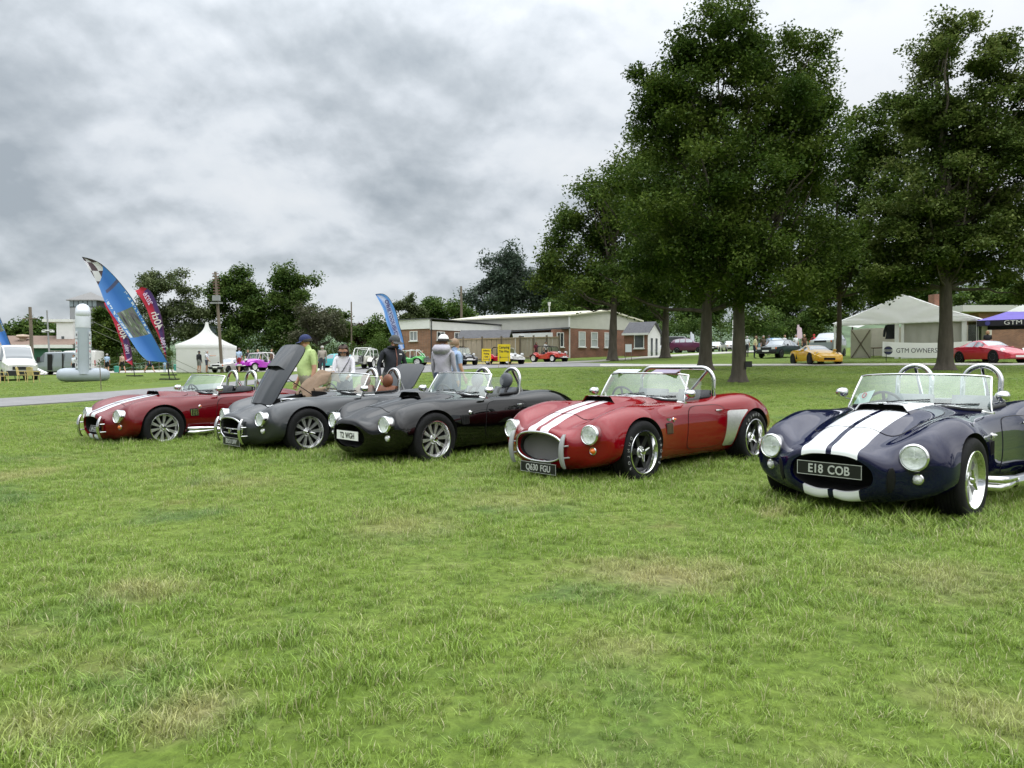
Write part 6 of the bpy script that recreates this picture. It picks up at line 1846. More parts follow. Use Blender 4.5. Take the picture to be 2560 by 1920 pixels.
FARP = [  # label, px, depth, yaw, shirt, legs, extra
 ('man in a white shirt and dark trousers beside the silver van', 185, 62, -100, (.60, .62, .66), (.03, .03, .045), {}),
 ('walker in a light blue shirt and black shorts right of the inflatable', 268, 62.5, 120, (.34, .45, .62), (.014, .014, .016), dict(shorts=True, stride=.5, hair='grey')),
 ('walker in a beige vest and black shorts beside the leaning red flag', 306, 62.5, 150, (.48, .34, .27), (.014, .014, .016), dict(shorts=True, stride=.7)),
 ('walker whose navy shorts show below the big blue flag', 374, 61.5, 10, (.10, .10, .16), (.03, .035, .08), dict(shorts=True, stride=.9)),
 ('small child in light blue beside the flag pole', 412, 61, -60, (.30, .42, .55), (.20, .30, .42), dict(height=.95, hair='blond')),
 ('woman in a black top left of the white pagoda', 447, 59, 170, (.016, .016, .02), (.12, .05, .045), dict(hair='brown', longhair=True)),
 ('youth in a grey shirt and black trousers at the left wall of the pagoda', 464, 58, 180, (.30, .29, .30), (.014, .014, .018), dict(stride=.2, hair='dark')),
 ('man in a black jacket with a yellow collar before the pagoda', 498, 55.5, 75, (.016, .016, .02), (.20, .20, .20), dict(shorts=True, sleeve='long', hair='dark')),
 ('man in a white shirt pointing beside the yellow collared jacket', 517, 55.8, 10, (.55, .56, .60), (.05, .055, .09), dict(shorts=True, arms=((.2, .3, .4), (.2, 1.3, .3)), hair='grey')),
 ('man in a pale blue T shirt and red shorts walking beside the white sports car', 598, 54.5, 85, (.40, .50, .68), (.32, .02, .04), dict(shorts=True, stride=.4, height=1.85, hair='brown')),
 ('person in black with ginger hair behind the purple buggy', 620, 62, -60, (.02, .02, .022), (.05, .05, .06), dict(hair='sandy')),
 ('person in dark clothes and a pale hat behind the purple buggy windscreen', 645, 62.5, -80, (.03, .025, .025), (.05, .05, .06), dict(hair='blond')),
 ('person in brown standing right of the purple buggy', 680, 62, -120, (.12, .075, .05), (.06, .05, .05), dict(hair='sandy')),
 ('woman in dark red with long dark hair behind the orange red buggy', 1340, 65, -60, (.12, .015, .03), (.05, .03, .04), dict(hair='dark', longhair=True)),
 ('man in a white T shirt behind the orange red buggy', 1364, 65.5, -50, (.62, .60, .60), (.05, .05, .06), dict(hair='dark')),
 ('man in a pale yellow polo shirt and dark trousers beside the dark saloon', 1886, 55.5, -25, (.60, .58, .34), (.02, .024, .045), dict(hair='sandy', build=1.12, lean=R(8))),
 ('man in a white shirt and dark trousers left of the yellow polo shirt', 1867, 60, 60, (.62, .64, .68), (.02, .02, .03), dict(hair='grey', stride=.3)),
 ('person in brown camouflage behind the dark saloon', 1908, 60, -100, (.075, .055, .035), (.05, .045, .03), dict(hair='grey')),
 ('person in pale blue behind the dark saloon roof', 1922, 63, 120, (.34, .38, .48), (.05, .05, .06), dict(hair='dark')),
 ('person in a white top behind the middle of the dark saloon roof', 1961, 63, -60, (.62, .60, .64), (.05, .05, .06), dict(hair='sandy')),
 ('person in a white shirt behind the right end of the dark saloon', 1989, 61.5, -90, (.66, .67, .70), (.05, .05, .06), dict(hair='grey')),
 ('person in brown with fair hair between the saloon and the yellow car', 2010, 62, -90, (.10, .05, .03), (.05, .05, .06), dict(hair='blond')),
 ('person in a bright red hooded top above the yellow sports car', 2034, 60.5, 60, (.50, .02, .035), (.04, .04, .05), dict(sleeve='long', hair='dark', cap=cloth('red_hood', (.45, .02, .03)))),
 ('woman with blond hair in a black top behind the red sports car roof', 2468, 43, -130, (.014, .014, .018), (.20, .14, .30), dict(hair='blond', longhair=True)),
 ('person in green lounging beside the green buggy', 1056, 63, -60, (.06, .30, .09), (.03, .10, .04), dict(seated=True, sleeve='long', hair='sandy')),
]
for i, (lab, px, Y, yaw, sc, lc, kw) in enumerate(FARP):
    kw = dict(kw); person(lab, gp(px, Y), R(yaw), cloth('top_%d' % i, sc), cloth('legs_%d' % i, lc), kw.pop('height', 1.72), kw.pop('hair', 'brown'), group='visitors strolling on the showground', **kw)
# ================================================================ other vehicles on the showground
CARGLASS = mat('car_glass', (0.10, 0.115, 0.125), 0.05, coat=1.0)
PALEGLASS = mat('car_glass_pale', (0.24, 0.27, 0.30), 0.06, coat=1.0)
PLASTIC = mat('black_bumper_plastic', (0.016, 0.016, 0.017), 0.55)
def carpaint(name, c, metal=0.0): return mat('car_' + name, c, 0.35, metal, coat=1.0, spec=.3, noise=.03, nscale=3)
HEADL = mat('lamp_glass', (0.62, 0.63, 0.62), 0.12, coat=1.0)
def small_wheel(t, x, y, r, w, rimc, s, name='wheel'):
    M = Matrix.Translation((x, y, r)) @ (Matrix.Identity(4) if s > 0 else Matrix.Rotation(math.pi, 4, 'Z'))
    b = MB(); h = w / 2
    b.lathe([(0, h * .35), (r * .20, h * .5), (r * .55, h * .42), (r * .62, h * .95), (r * .66, h * .9)], axis='y', n=20)
    for k in range(5):
        a = 2 * math.pi * k / 5; b.box((r * .38 * math.cos(a), h * .62, r * .38 * math.sin(a)), (r * .5, h * .2, r * .16), rot=(0, -a, 0))
    o = b.build(name, rimc, t, 40); o.matrix_local = M
    b = MB(); b.lathe([(r * .64, h * .8), (r * .70, h), (r * .92, h * .95), (r, h * .7), (r, -h * .7), (r * .9, -h), (r * .5, -h)], axis='y', n=24); ty = b.build('tyre', RUBBER, o, 40)
    b = MB(); b.lathe([(0, -h * .2), (r * .6, -h * .2)], axis='y', n=20); b.build('wheel_well', WELL, o)
    return o
def coachwork(t, st, col, glass, belt=2, arch=None, names=('body', 'glazing'), screen=(None, None), side=(None, None), NV=40):
    """loft a closed car: st = [x, sill z, side half width, belt z, top z, top half width]"""
    rows = []; X = [s[0] for s in st]; q = []
    for i in range(len(st) - 1): q += list(np.linspace(X[i], X[i + 1], 7, endpoint=False))
    q.append(X[-1]); S = np.array(st, float)
    ii = lambda k: np.interp(-np.array(q), -np.array(X), S[:, k])
    def sm(a):
        for _ in range(3): a[1:-1] = (a[:-2] + 2 * a[1:-1] + a[2:]) / 4
        return a
    zs, w, zb, zt, wt = (sm(ii(k)) for k in range(1, 6))
    prof = lambda i: [(0, zt[i] + .015), (wt[i] * .55, zt[i] + .01), (wt[i] * .93, zt[i] - .02), (wt[i] + (w[i] - wt[i]) * .08, zt[i] - .06 - (zt[i] - zb[i]) * .02), (wt[i] + (w[i] - wt[i]) * .85, zb[i] + .03), (w[i] * .97, zb[i] - .01), (w[i], zb[i] - (zb[i] - zs[i]) * .35), (w[i] * .98, zs[i] + (zb[i] - zs[i]) * .25), (w[i] * .92, zs[i]), (0, zs[i])]
    body, gl = MB(), MB(); n = len(q)
    P = [[(q[i], y, z) for y, z in prof(i)] + [(q[i], -y, z) for y, z in prof(i)[-2:0:-1]] for i in range(n)]
    m = len(P[0])
    body.v = [p for r in P for p in r]; gl.v = list(body.v)
    isg = lambda i, j: (side[0] is not None and side[0] >= q[i] and q[i + 1] >= side[1] and j in (3, m - 4) and zt[i] - zb[i] > .16 and not any(abs((q[i] + q[i + 1]) / 2 - p) < .05 for p in side[2:])) or \
        (any(a is not None and a[0] >= q[i] and q[i + 1] >= a[1] for a in screen) and j in (0, 1, m - 1, m - 2))
    for i in range(n - 1):
        for j in range(m):
            f = (i * m + j, i * m + (j + 1) % m, (i + 1) * m + (j + 1) % m, (i + 1) * m + j)
            tgt = gl if isg(i, j) else body
            tgt.f.append(f); tgt.m.append(0)
    for r, fl in ((0, True), ((n - 1) * m, False)):
        f = tuple(range(r, r + m)); body.f.append(f[::-1] if fl else f); body.m.append(0)
    o = body.build(names[0], col, t, 38)
    bm = bmesh.new(); bm.from_mesh(o.data); bmesh.ops.delete(bm, geom=[v for v in bm.verts if not v.link_faces], context='VERTS'); bm.to_mesh(o.data); bm.free()
    if gl.f:
        g = gl.build(names[1], glass, t, 38)
        bm = bmesh.new(); bm.from_mesh(g.data); bmesh.ops.delete(bm, geom=[v for v in bm.verts if not v.link_faces], context='VERTS'); bm.to_mesh(g.data); bm.free()
    W = lambda x: float(np.interp(-x, -np.array(q), w))
    return W
def arch(t, x, y, r, s):
    b = MB(); b.cyl((x, y - s * .12, r), (x, y + s * .006, r), r * 1.16, n=28); return b.build('wheel_arch', WELL, t)
def wheels(t, W, xs, r, w, rimc, inset=.02):
    for x in xs:
        for s in (1, -1):
            y = W(x); arch(t, x, s * y, r, s); small_wheel(t, x, s * (y - w / 2 + .012), r, w, rimc, s)
def place(t, px, Y, heading, dz=0.0):
    p = gp(px, Y); t.location = p + Vector((0, 0, dz)); t.rotation_euler = (0, 0, R(heading)); return t
def disc(name, t, c, n, r, m, d=.02):
    n = Vector(n).normalized(); b = MB(); b.lathe([(r, 0), (r, d * .6), (r * .6, d), (0, d * 1.1)], axis='x', n=16); o = b.build(name, m, t, 40); o.matrix_local = basis(c, n); return o
ALLOY = mat('alloy_wheel', (.50, .50, .51), .3, .8)
DARKALLOY = mat('dark_alloy_wheel', (.06, .06, .065), .4, .6)
# low coupe: yellow, and the red one at the right edge
def coupe(name, label, px, Y, heading, col, rim, yellow):
    t = thing(name, label, 'sports car')
    if yellow:
        st = [(1.92, .20, .62, .36, .42, .45), (1.80, .15, .80, .46, .55, .62), (1.35, .15, .86, .60, .70, .66), (.85, .16, .84, .68, .79, .66), (.62, .16, .83, .70, .82, .60), (.10, .16, .82, .74, 1.06, .52), (-.35, .16, .83, .76, 1.10, .50), (-.80, .16, .86, .78, .98, .48), (-1.25, .17, .88, .78, .86, .55), (-1.70, .25, .82, .72, .78, .60), (-1.88, .34, .70, .60, .66, .55)]
        W = coachwork(t, st, col, PALEGLASS, screen=((.68, .05), (-.5, -.85)), side=(.42, -.62, -.15))
        for s in (1, -1):
            disc('headlight', t, (1.62, s * .56, .56), (1, s * .1, .55), .085, mat('dark_lamp', (.05, .03, .02), .1, coat=1))
            disc('fog_lamp', t, (1.885, s * .55, .30), (1, 0, 0), .06, mat('amber_dim', (.35, .12, .01), .2, coat=1))
            b = MB(); b.add([(-.55, s * .835, .30), (-.75, s * .85, .30), (-.66, s * .852, .62)], [(0, 1, 2)]); b.build('side_intake', WELL, t)
        b = MB(); b.box((1.90, 0, .27), (.05, .62, .12)); b.build('grille', WELL, t)
        b = MB(); b.box((1.93, 0, .155), (.14, 1.35, .05)); b.build('front_splitter', col, t)
        b = MB(); b.box((1.885, 0, .40), (.02, .44, .09), rot=(0, R(-20), 0)); b.build('number_plate', mat('plate_faded', (.62, .50, .14), .5), t)
    else:
        st = [(2.05, .24, .55, .40, .44, .40), (1.90, .17, .74, .48, .54, .60), (1.45, .16, .85, .60, .70, .68), (.95, .17, .84, .70, .82, .68), (.62, .18, .82, .74, .88, .62), (.05, .18, .82, .80, 1.16, .56), (-.45, .18, .84, .82, 1.20, .54), (-.95, .18, .87, .84, 1.12, .50), (-1.40, .20, .86, .84, .96, .56), (-1.80, .30, .78, .80, .86, .60), (-1.98, .42, .66, .66, .72, .55)]
        W = coachwork(t, st, col, PALEGLASS, screen=((.62, .05), (-.7, -1.25)), side=(.40, -.85, -.2))
        for s in (1, -1):
            disc('headlight', t, (1.60, s * .60, .64), (1, s * .25, .7), .12, HEADL); disc('fog_lamp', t, (1.955, s * .52, .32), (1, s * .1, 0), .055, HEADL)
        b = MB(); b.box((2.02, 0, .28), (.05, .62, .10)); b.build('grille', WELL, t)
        b = MB(); b.box((2.06, 0, .31), (.02, .52, .10)); b.build('number_plate', PLATEWHT, t)
    for s in (1, -1):
        b = MB(); b.ball((.45, s * (W(.45) + .10), .80), (.07, .10, .06), n=12); b.tube([(.45, s * (W(.45) - .02), .74), (.45, s * (W(.45) + .06), .79)], .02, n=6); b.build('wing_mirror', col, t, 60)
    b = MB(); p0 = (.60, -.05, .87 if not yellow else .83); b.tube([p0, (.42, -.45, .93 if not yellow else .90)], .012, n=5); b.build('wiper', PLASTIC, t)
    wheels(t, W, (1.22, -1.18), .30, .20, rim)
    return place(t, px, Y, heading)
coupe('sports_car', 'yellow low sports coupe facing the camera on the grass by the marquee', 2038, 42.5, -90, carpaint('yellow', (.72, .40, .015)), DARKALLOY, True)
coupe('sports_car', 'bright red sports coupe with silver wheels at the right edge before the gazebo', 2474, 39, -84, carpaint('red', (.52, .012, .035)), ALLOY, False)
# boxy saloon / estate
def saloon(label, px, Y, heading, col, glass=PALEGLASS, scale=1.0, tall=0.0, plate_m=PLATEWHT, name='parked_car', cat='car', estate=False, rim=ALLOY):
    t = thing(name, label, cat)
    h = tall
    st = [(2.12, .34, .74, .62 + h, .68 + h, .66), (2.02, .26, .80, .70 + h, .78 + h, .70), (1.10, .24, .84, .80 + h, .88 + h, .72), (.88, .24, .84, .84 + h, .92 + h, .68), (.30, .24, .84, .88 + h, 1.34 + h, .60), (-.60, .24, .84, .88 + h, 1.38 + h, .60), (-1.30, .24, .84, .88 + h, (1.34 if estate else 1.20) + h, .60), (-1.75, .25, .83, .88 + h, (1.22 if estate else .94) + h, .64), (-2.05, .30, .80, .84 + h, .90 + h, .68), (-2.14, .38, .76, .72 + h, .80 + h, .68)]
    W = coachwork(t, st, col, glass, screen=((.92, .32), (-1.2, -1.75)), side=(.62, -1.5, -.25, -.95))
    b = MB(); b.box((2.10, 0, .66 + h), (.06, .85, .15)); b.build('grille', PLASTIC, t)
    for s in (1, -1):
        b = MB(); b.box((2.09, s * .56, .66 + h), (.08, .27, .15)); b.build('headlight', HEADL, t)
        b = MB(); b.box((2.06, s * .73, .66 + h), (.10, .10, .14)); b.build('indicator', AMBER, t)
        b = MB(); b.ball((.62, s * .95, .95 + h), (.05, .09, .06), n=10); b.build('wing_mirror', PLASTIC, t, 60)
    b = MB(); b.box((2.14, 0, .45), (.14, 1.66, .13)); b.box((2.10, 0, .33), (.12, 1.5, .12)); b.build('bumper', PLASTIC, t)
    b = MB(); b.box((2.215, 0, .46), (.012, .52, .11)); b.build('number_plate', plate_m, t)
    wheels(t, W, (1.32, -1.28), .30, .18, rim)
    t.scale = (scale,) * 3
    return place(t, px, Y, heading)
saloon('dark green boxy saloon with a white front plate beside the yellow coupe', 1948, 56, -136, carpaint('dark_green', (.012, .03, .034)))
saloon('silver grey four wheel drive parked behind the yellow coupe', 2070, 55, -128, carpaint('silver', (.30, .33, .36), .4), tall=.42, estate=True)
saloon('turquoise small car partly hidden behind the woman in white', 838, 60, 165, carpaint('turquoise', (.06, .42, .44)), scale=.85, estate=True)
saloon('maroon estate car with pale stripes beyond the porch', 1722, 88, -25, carpaint('maroon', (.10, .02, .06)), scale=1.0, tall=.3, estate=True)
saloon('white car far off between the trunk by the porch and the leaning trunk', 1790, 92, -120, carpaint('white', (.62, .61, .58)), scale=.9)
saloon('white hot rod nosing out left of the nearest trunk', 1825, 84, -95, carpaint('white', (.62, .61, .58)), scale=.85, tall=.1)
saloon('small white car just right of the little brick porch', 1650, 90, -10, carpaint('white', (.62, .61, .58)), scale=.7)
saloon('blue car with its bonnet up behind the dark saloon', 1938, 72, -80, carpaint('sky_blue', (.16, .32, .50)), scale=.95, tall=.15)
saloon('low white sports car at the right foot of the pagoda', 577, 56, -108, carpaint('white', (.62, .61, .58)), scale=.78, name='parked_car')
# vans
def van(label, px, Y, heading, col, side_windows=(), door_open=False, scale=1.0, name='van'):
    t = thing(name, label, 'van')
    st = [(2.72, .42, .80, .95, 1.02, .72), (2.60, .36, .92, 1.05, 1.16, .80), (1.95, .34, .98, 1.15, 1.36, .82), (1.78, .34, .99, 1.20, 1.55, .82), (1.12, .34, 1.0, 1.26, 2.22, .80), (.85, .34, 1.0, 1.28, 2.36, .82), (-2.4, .34, 1.0, 1.28, 2.40, .84), (-2.60, .36, .99, 1.26, 2.36, .84), (-2.64, .45, .96, 1.2, 2.2, .8)]
    W = coachwork(t, st, col, CARGLASS, screen=((1.88, 1.08),), side=(1.62, .72))
    b = MB(); b.box((2.68, 0, .46), (.2, 1.72, .34)); b.build('bumper', PLASTIC, t)
    b = MB(); b.box((2.70, 0, .80), (.12, 1.05, .20)); b.build('grille', PLASTIC, t)
    for s in (1, -1):
        b = MB(); b.box((2.55, s * .72, .98), (.20, .32, .16), rot=(0, R(20), R(-s * 18))); b.build('headlight', HEADL, t)
        b = MB(); b.box((1.45, s * 1.16, 1.40), (.10, .20, .32)); b.box((1.5, s * 1.03, 1.30), (.05, .12, .05)); b.build('wing_mirror', PLASTIC, t)
        b = MB(); b.box((-2.645, s * .90, 1.0), (.05, .12, .62)); b.build('tail_light', mat('tail_red', (.40, .01, .01), .2, coat=1), t)
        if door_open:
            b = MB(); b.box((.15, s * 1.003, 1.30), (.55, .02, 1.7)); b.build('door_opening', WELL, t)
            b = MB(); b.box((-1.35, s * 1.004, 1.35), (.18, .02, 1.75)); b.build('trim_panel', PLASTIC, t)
    wheels(t, W, (1.75, -1.55), .34, .22, ALLOY)
    t.scale = (scale,) * 3
    return place(t, px, Y, heading)
van('white panel van facing the camera at the left edge', 36, 50.5, -47, carpaint('white', (.62, .61, .58)))
van('silver van with an open side door beside the green hall', 146, 64, 172, carpaint('silver', (.30, .33, .36), .4), door_open=True, scale=.82)
van('white van parked against the control tower', 192, 74, 178, carpaint('white', (.62, .61, .58)), scale=.9)
van('black and white camper van with a pop up roof beyond the porch', 1698, 92, -28, carpaint('black', (.02, .02, .024)), scale=.85)
# beach buggies
def buggy(label, px, Y, heading, col, top=None, rim=WHITE, scale=1.0, bonnet=None, spare=False, roll=PLASTIC):
    t = thing('beach_buggy', label, 'beach buggy', group='beach buggies on the showground')
    def tub(y0, xs): pass
    st = [(1.72, .44, .30, .58, .62, .20), (1.60, .40, .46, .64, .70, .34), (1.15, .38, .52, .74, .82, .40), (.70, .36, .58, .82, .90, .46), (.45, .34, .66, .84, .90, .50)]
    rows = []
    q = np.linspace(1.74, .40, 10); X = [s[0] for s in st]; S = np.array(st)
    f = lambda x, k: float(np.interp(-x, -np.array(X), S[:, k]))
    for x in q: rows.append([(x, y * f(x, 2), z) for y, z in ((-1, f(x, 1)), (-1, f(x, 3)), (-.7, f(x, 4)), (0, f(x, 4) + .03), (.7, f(x, 4)), (1, f(x, 3)), (1, f(x, 1)))])
    b = MB(); b.grid(rows); b.add(rows[0], [tuple(range(7))]); b.build('bonnet', bonnet or col, t, 45)
    b = MB(); tb = []
    for x, w, z in ((.72, .60, .84), (.45, .68, .80), (.0, .70, .66), (-.45, .70, .64), (-.75, .66, .82), (-1.10, .58, .86), (-1.45, .48, .80)):
        tb.append([(x, -w * .9, .30), (x, -w, z - .04), (x, -w * .94, z), (x, -w * .80, z - .03), (x, -w * .74, .36), (x, w * .74, .36), (x, w * .80, z - .03), (x, w * .94, z), (x, w, z - .04), (x, w * .9, .30)])
    b.grid(tb); b.add(tb[0], [tuple(range(10))]); b.add(tb[-1], [tuple(range(10))]); b.build('body', col, t, 45)
    for s in (1, -1):                                                     # flared wings over the wheels
        for xc, r0, yy, ww in ((1.12, .40, .55, .26), (-1.02, .45, .60, .32)):
            b = MB(); b.grid([[(xc + r0 * math.cos(a), s * (yy + ww * k / 3), .30 + r0 * math.sin(a) * (1 - .12 * (k / 3) ** 2)) for a in np.linspace(R(22), R(158), 12)] for k in range(4)]); b.build('wing', col if xc < 0 else (bonnet or col), t, 60)
        disc('headlight', t, (1.62, s * .38, .80), (1, 0, .05), .095, HEADL, .05)
        b = MB(); b.cyl((1.48, s * .38, .80), (1.63, s * .38, .80), .10, n=14); b.build('lamp_shell', CHROME, t, 40)
        b = MB(); b.ball((-.35, s * .30, .62), (.10, .20, .30), n=10); b.build('seat', BLACKLEATHER, t, 60)
    b = MB(); sc = [(.62, -.58, .86), (.40, -.54, 1.30), (.40, .54, 1.30), (.62, .58, .86)]; b.tube(sc, .022, n=6, closed=True); b.build('windscreen_frame', top or roll, t)
    b = MB(); b.add(sc, [(0, 1, 2, 3)]); b.build('windscreen', SCREEN, t)
    b = MB()
    for x in (-.30, -.85): b.tube([(x, -.60, .60), (x, -.56, 1.22), (x, -.42, 1.38), (x, .42, 1.38), (x, .56, 1.22), (x, .60, .60)], .028, n=6)
    for s in (1, -1): b.tube([(.40, s * .52, 1.30), (-.30, s * .50, 1.36), (-.85, s * .50, 1.34), (-1.4, s * .42, .80)], .024, n=6)
    b.build('roll_cage', roll, t, 50)
    if top:
        b = MB(); b.grid([[(x, y, 1.40 + .04 * (1 - abs(y) / .55)) for y in np.linspace(-.55, .55, 5)] for x in (.42, 0, -.45, -.9)]); b.build('roof', top, t, 60)
    b = MB(); b.tube([(1.70, -.50, .42), (1.84, -.36, .40), (1.84, .36, .40), (1.70, .50, .42)], .03, n=6); b.box((1.80, 0, .46), (.02, .46, .11), 1); b.build('front_bar', [CHROME, PLATEWHT], t)
    b = MB(); b.box((-1.62, 0, .52), (.42, .52, .34)); b.cyl((-1.65, -.28, .74), (-1.65, .28, .74), .09, n=10); b.tube([(-1.5, .34, .40), (-2.0, .28, .36), (-2.05, .28, .62)], .05, n=8); b.tube([(-1.5, -.34, .40), (-2.0, -.28, .36), (-2.05, -.28, .62)], .05, n=8); b.build('engine', [mat('engine_grey', (.20, .20, .20), .5, .5, noise=.3)], t, 40)
    if spare:
        b = MB(); b.box((-2.02, 0, .66), (.03, .52, .42)); b.build('race_plate', WHITE, t)
    for x, r, w in ((1.12, .31, .22), (-1.02, .35, .30)):
        for s in (1, -1): small_wheel(t, x, s * (.70 if x > 0 else .76), r, w, rim, s)
    b = MB()
    for x in (1.12, -1.02): b.cyl((x, -.7, .32), (x, .7, .32), .04, n=8)
    b.box((0, 0, .34), (2.4, .5, .12)); b.build('chassis', PLASTIC, t)
    t.scale = (scale,) * 3
    return place(t, px, Y, heading)
ORANGE = carpaint('orange_red', (.50, .045, .03)); 
buggy('orange red beach buggy with white wheel centres at the right end of the fence', 1373, 59.5, -48, ORANGE, scale=.97)
buggy('red and white beach buggy with a white roof half hidden by the yellow sign', 1262, 56.5, -46, carpaint('red', (.52, .012, .035)), top=carpaint('white', (.62, .61, .58)), bonnet=carpaint('white', (.62, .61, .58)), scale=.98)
buggy('black beach buggy with white top left of the yellow signs', 1150, 57.5, -62, carpaint('black', (.02, .02, .024)), top=carpaint('white', (.62, .61, .58)), scale=1.05)
buggy('white beach buggy seen from the rear with a square white race plate', 918, 55.5, 78, carpaint('cream', (.56, .55, .48)), spare=True, roll=WHITE, scale=1.12)
buggy('bright green beach buggy beside the light blue flag', 1022, 60, 170, carpaint('lime_green', (.10, .46, .10)), roll=WHITE, scale=.95)
buggy('purple beach buggy with a white cage right of the white sports car', 648, 56, -118, carpaint('purple', (.42, .03, .46)), roll=WHITE, scale=1.05)
# white caravans behind the small tree
t = thing('caravan', 'white caravan with rounded ends beyond the walkers', 'caravan', gp(318, 82), R(4))
b = MB(); pr = [(-1.7, .35), (1.7, .35), (1.8, .6), (1.75, 1.5), (1.4, 1.95), (-1.4, 1.95), (-1.75, 1.5), (-1.8, .6)]; b.prism(pr, (0, 1, .35), (1, 0, 0), (0, 0, 1), 2.0); b.build('body', carpaint('white', (.62, .61, .58)), t)
for x in (-.9, .3):
    b = MB(); b.box((x, -1.01, 1.65), (.8, .04, .5)); b.build('window', PANE, t)
for s in (1, -1): small_wheel(t, 0, s * .95, .3, .18, ALLOY, s)
t = thing('caravan', 'smaller cream caravan left of the other one, behind the dark tree', 'caravan', gp(262, 84), R(-6))
b = MB(); b.prism([(x * .62, z * .9) for x, z in pr], (0, 1, .4), (1, 0, 0), (0, 0, 1), 1.8); b.build('body', carpaint('cream', (.56, .55, .48)), t)
b = MB(); b.box((0, -.82, 1.5), (.9, .04, .45)); b.build('window', PANE, t)
for s in (1, -1): small_wheel(t, 0, s * .8, .3, .18, ALLOY, s)
for _s in SPECS: roadster(_s)
scatter_grass()
# ================================================================ flags, inflatable, signs, chairs, small things
def uv_mat(name, build, rough=.75):
    """printed cloth; build(n, l, uv) returns a colour socket (flat print)"""
    m = bpy.data.materials.new(name); n, l = nodes_of(m); b = n['Principled BSDF']; b.inputs['Roughness'].default_value = rough
    uv = n.new('ShaderNodeUVMap'); uv.uv_map = 'print'
    l.new(build(n, l, uv.outputs[0]), b.inputs['Base Color']); b.inputs['Specular IOR Level'].default_value = .2
    return m
def nmath(n, l, op, a, b=None):
    x = n.new('ShaderNodeMath'); x.operation = op
    for i, q in enumerate((a, b)):
        if q is None: continue
        if isinstance(q, (int, float)): x.inputs[i].default_value = q
        else: l.new(q, x.inputs[i])
    return x.outputs[0]
def nmix(n, l, f, a, b):
    x = n.new('ShaderNodeMix'); x.data_type = 'RGBA'
    for s, q in ((x.inputs[0], f), (x.inputs[6], a), (x.inputs[7], b)):
        if isinstance(q, tuple): s.default_value = (*q, 1)
        elif isinstance(q, (int, float)): s.default_value = q
        else: l.new(q, s)
    return x.outputs[2]
def nramp(n, l, f, stops, const=False):
    r = n.new('ShaderNodeValToRGB'); 
    if const: r.color_ramp.interpolation = 'CONSTANT'
    while len(r.color_ramp.elements) < len(stops): r.color_ramp.elements.new(.5)
    for e, (p, c) in zip(r.color_ramp.elements, stops): e.position = p; e.color = (*c, 1)
    l.new(f, r.inputs[0]); return r.outputs[0]
def nxy(n, l, uv):
    s = n.new('ShaderNodeSeparateXYZ'); l.new(uv, s.inputs[0]); return s.outputs[0], s.outputs[1]
def nnoise(n, l, uv, sc, det=4):
    x = n.new('ShaderNodeTexNoise'); x.inputs['Scale'].default_value = sc; x.inputs['Detail'].default_value = det; l.new(uv, x.inputs['Vector']); return x.outputs['Fac']
def blue_print(n, l, uv):
    u, v = nxy(n, l, uv)
    base = nramp(n, l, u, [(0, (.10, .24, .58)), (.5, (.045, .15, .46)), (1, (.06, .20, .55))])
    ck = n.new('ShaderNodeTexChecker'); mp = n.new('ShaderNodeMapping'); mp.inputs['Scale'].default_value = (2.6, 11, 1); mp.inputs['Rotation'].default_value = (0, 0, .35); l.new(uv, mp.inputs[0]); l.new(mp.outputs[0], ck.inputs['Vector'])
    ck.inputs['Scale'].default_value = 1.0; ck.inputs['Color1'].default_value = (.58, .57, .60, 1); ck.inputs['Color2'].default_value = (.085, .060, .070, 1)
    edge = nmath(n, l, 'ADD', v, nmath(n, l, 'MULTIPLY', u, -.10))
    c = nmix(n, l, nmath(n, l, 'GREATER_THAN', edge, .74), base, ck.outputs[0])
    # rally photograph low on the flag: track, verge and dark cars
    ph = nramp(n, l, nnoise(n, l, uv, 9, 5), [(.32, (.05, .05, .055)), (.45, (.17, .16, .18)), (.55, (.11, .16, .08)), (.66, (.36, .36, .35)), (.75, (.32, .12, .06))])
    inn = nmath(n, l, 'MULTIPLY', nmath(n, l, 'MULTIPLY', nmath(n, l, 'GREATER_THAN', v, .235), nmath(n, l, 'LESS_THAN', v, .47)), nmath(n, l, 'MULTIPLY', nmath(n, l, 'GREATER_THAN', u, .16), nmath(n, l, 'LESS_THAN', u, .84)))
    c = nmix(n, l, inn, c, ph)
    dk = nmath(n, l, 'MULTIPLY', nmath(n, l, 'LESS_THAN', nmath(n, l, 'ABSOLUTE', nmath(n, l, 'SUBTRACT', v, nmath(n, l, 'ADD', .655, nmath(n, l, 'MULTIPLY', u, .03)))), .013), nmath(n, l, 'GREATER_THAN', u, .2))
    c = nmix(n, l, nmath(n, l, 'MULTIPLY', dk, .75), c, (.10, .07, .08))
    wt = nmath(n, l, 'GREATER_THAN', nnoise(n, l, mpx(n, l, uv, (6, 60, 1)), 1.0, 2), .5)
    ed = nmath(n, l, 'ADD', nmath(n, l, 'LESS_THAN', nmath(n, l, 'ABSOLUTE', nmath(n, l, 'SUBTRACT', u, .09)), .045), nmath(n, l, 'LESS_THAN', nmath(n, l, 'ABSOLUTE', nmath(n, l, 'SUBTRACT', u, .91)), .045))
    rng_ = nmath(n, l, 'MULTIPLY', nmath(n, l, 'GREATER_THAN', v, .24), nmath(n, l, 'LESS_THAN', v, .60))
    return nmix(n, l, nmath(n, l, 'MULTIPLY', nmath(n, l, 'MULTIPLY', ed, rng_), wt), c, (.60, .66, .74))
def mpx(n, l, uv, sc):
    m = n.new('ShaderNodeMapping'); m.inputs['Scale'].default_value = sc; l.new(uv, m.inputs[0]); return m.outputs[0]
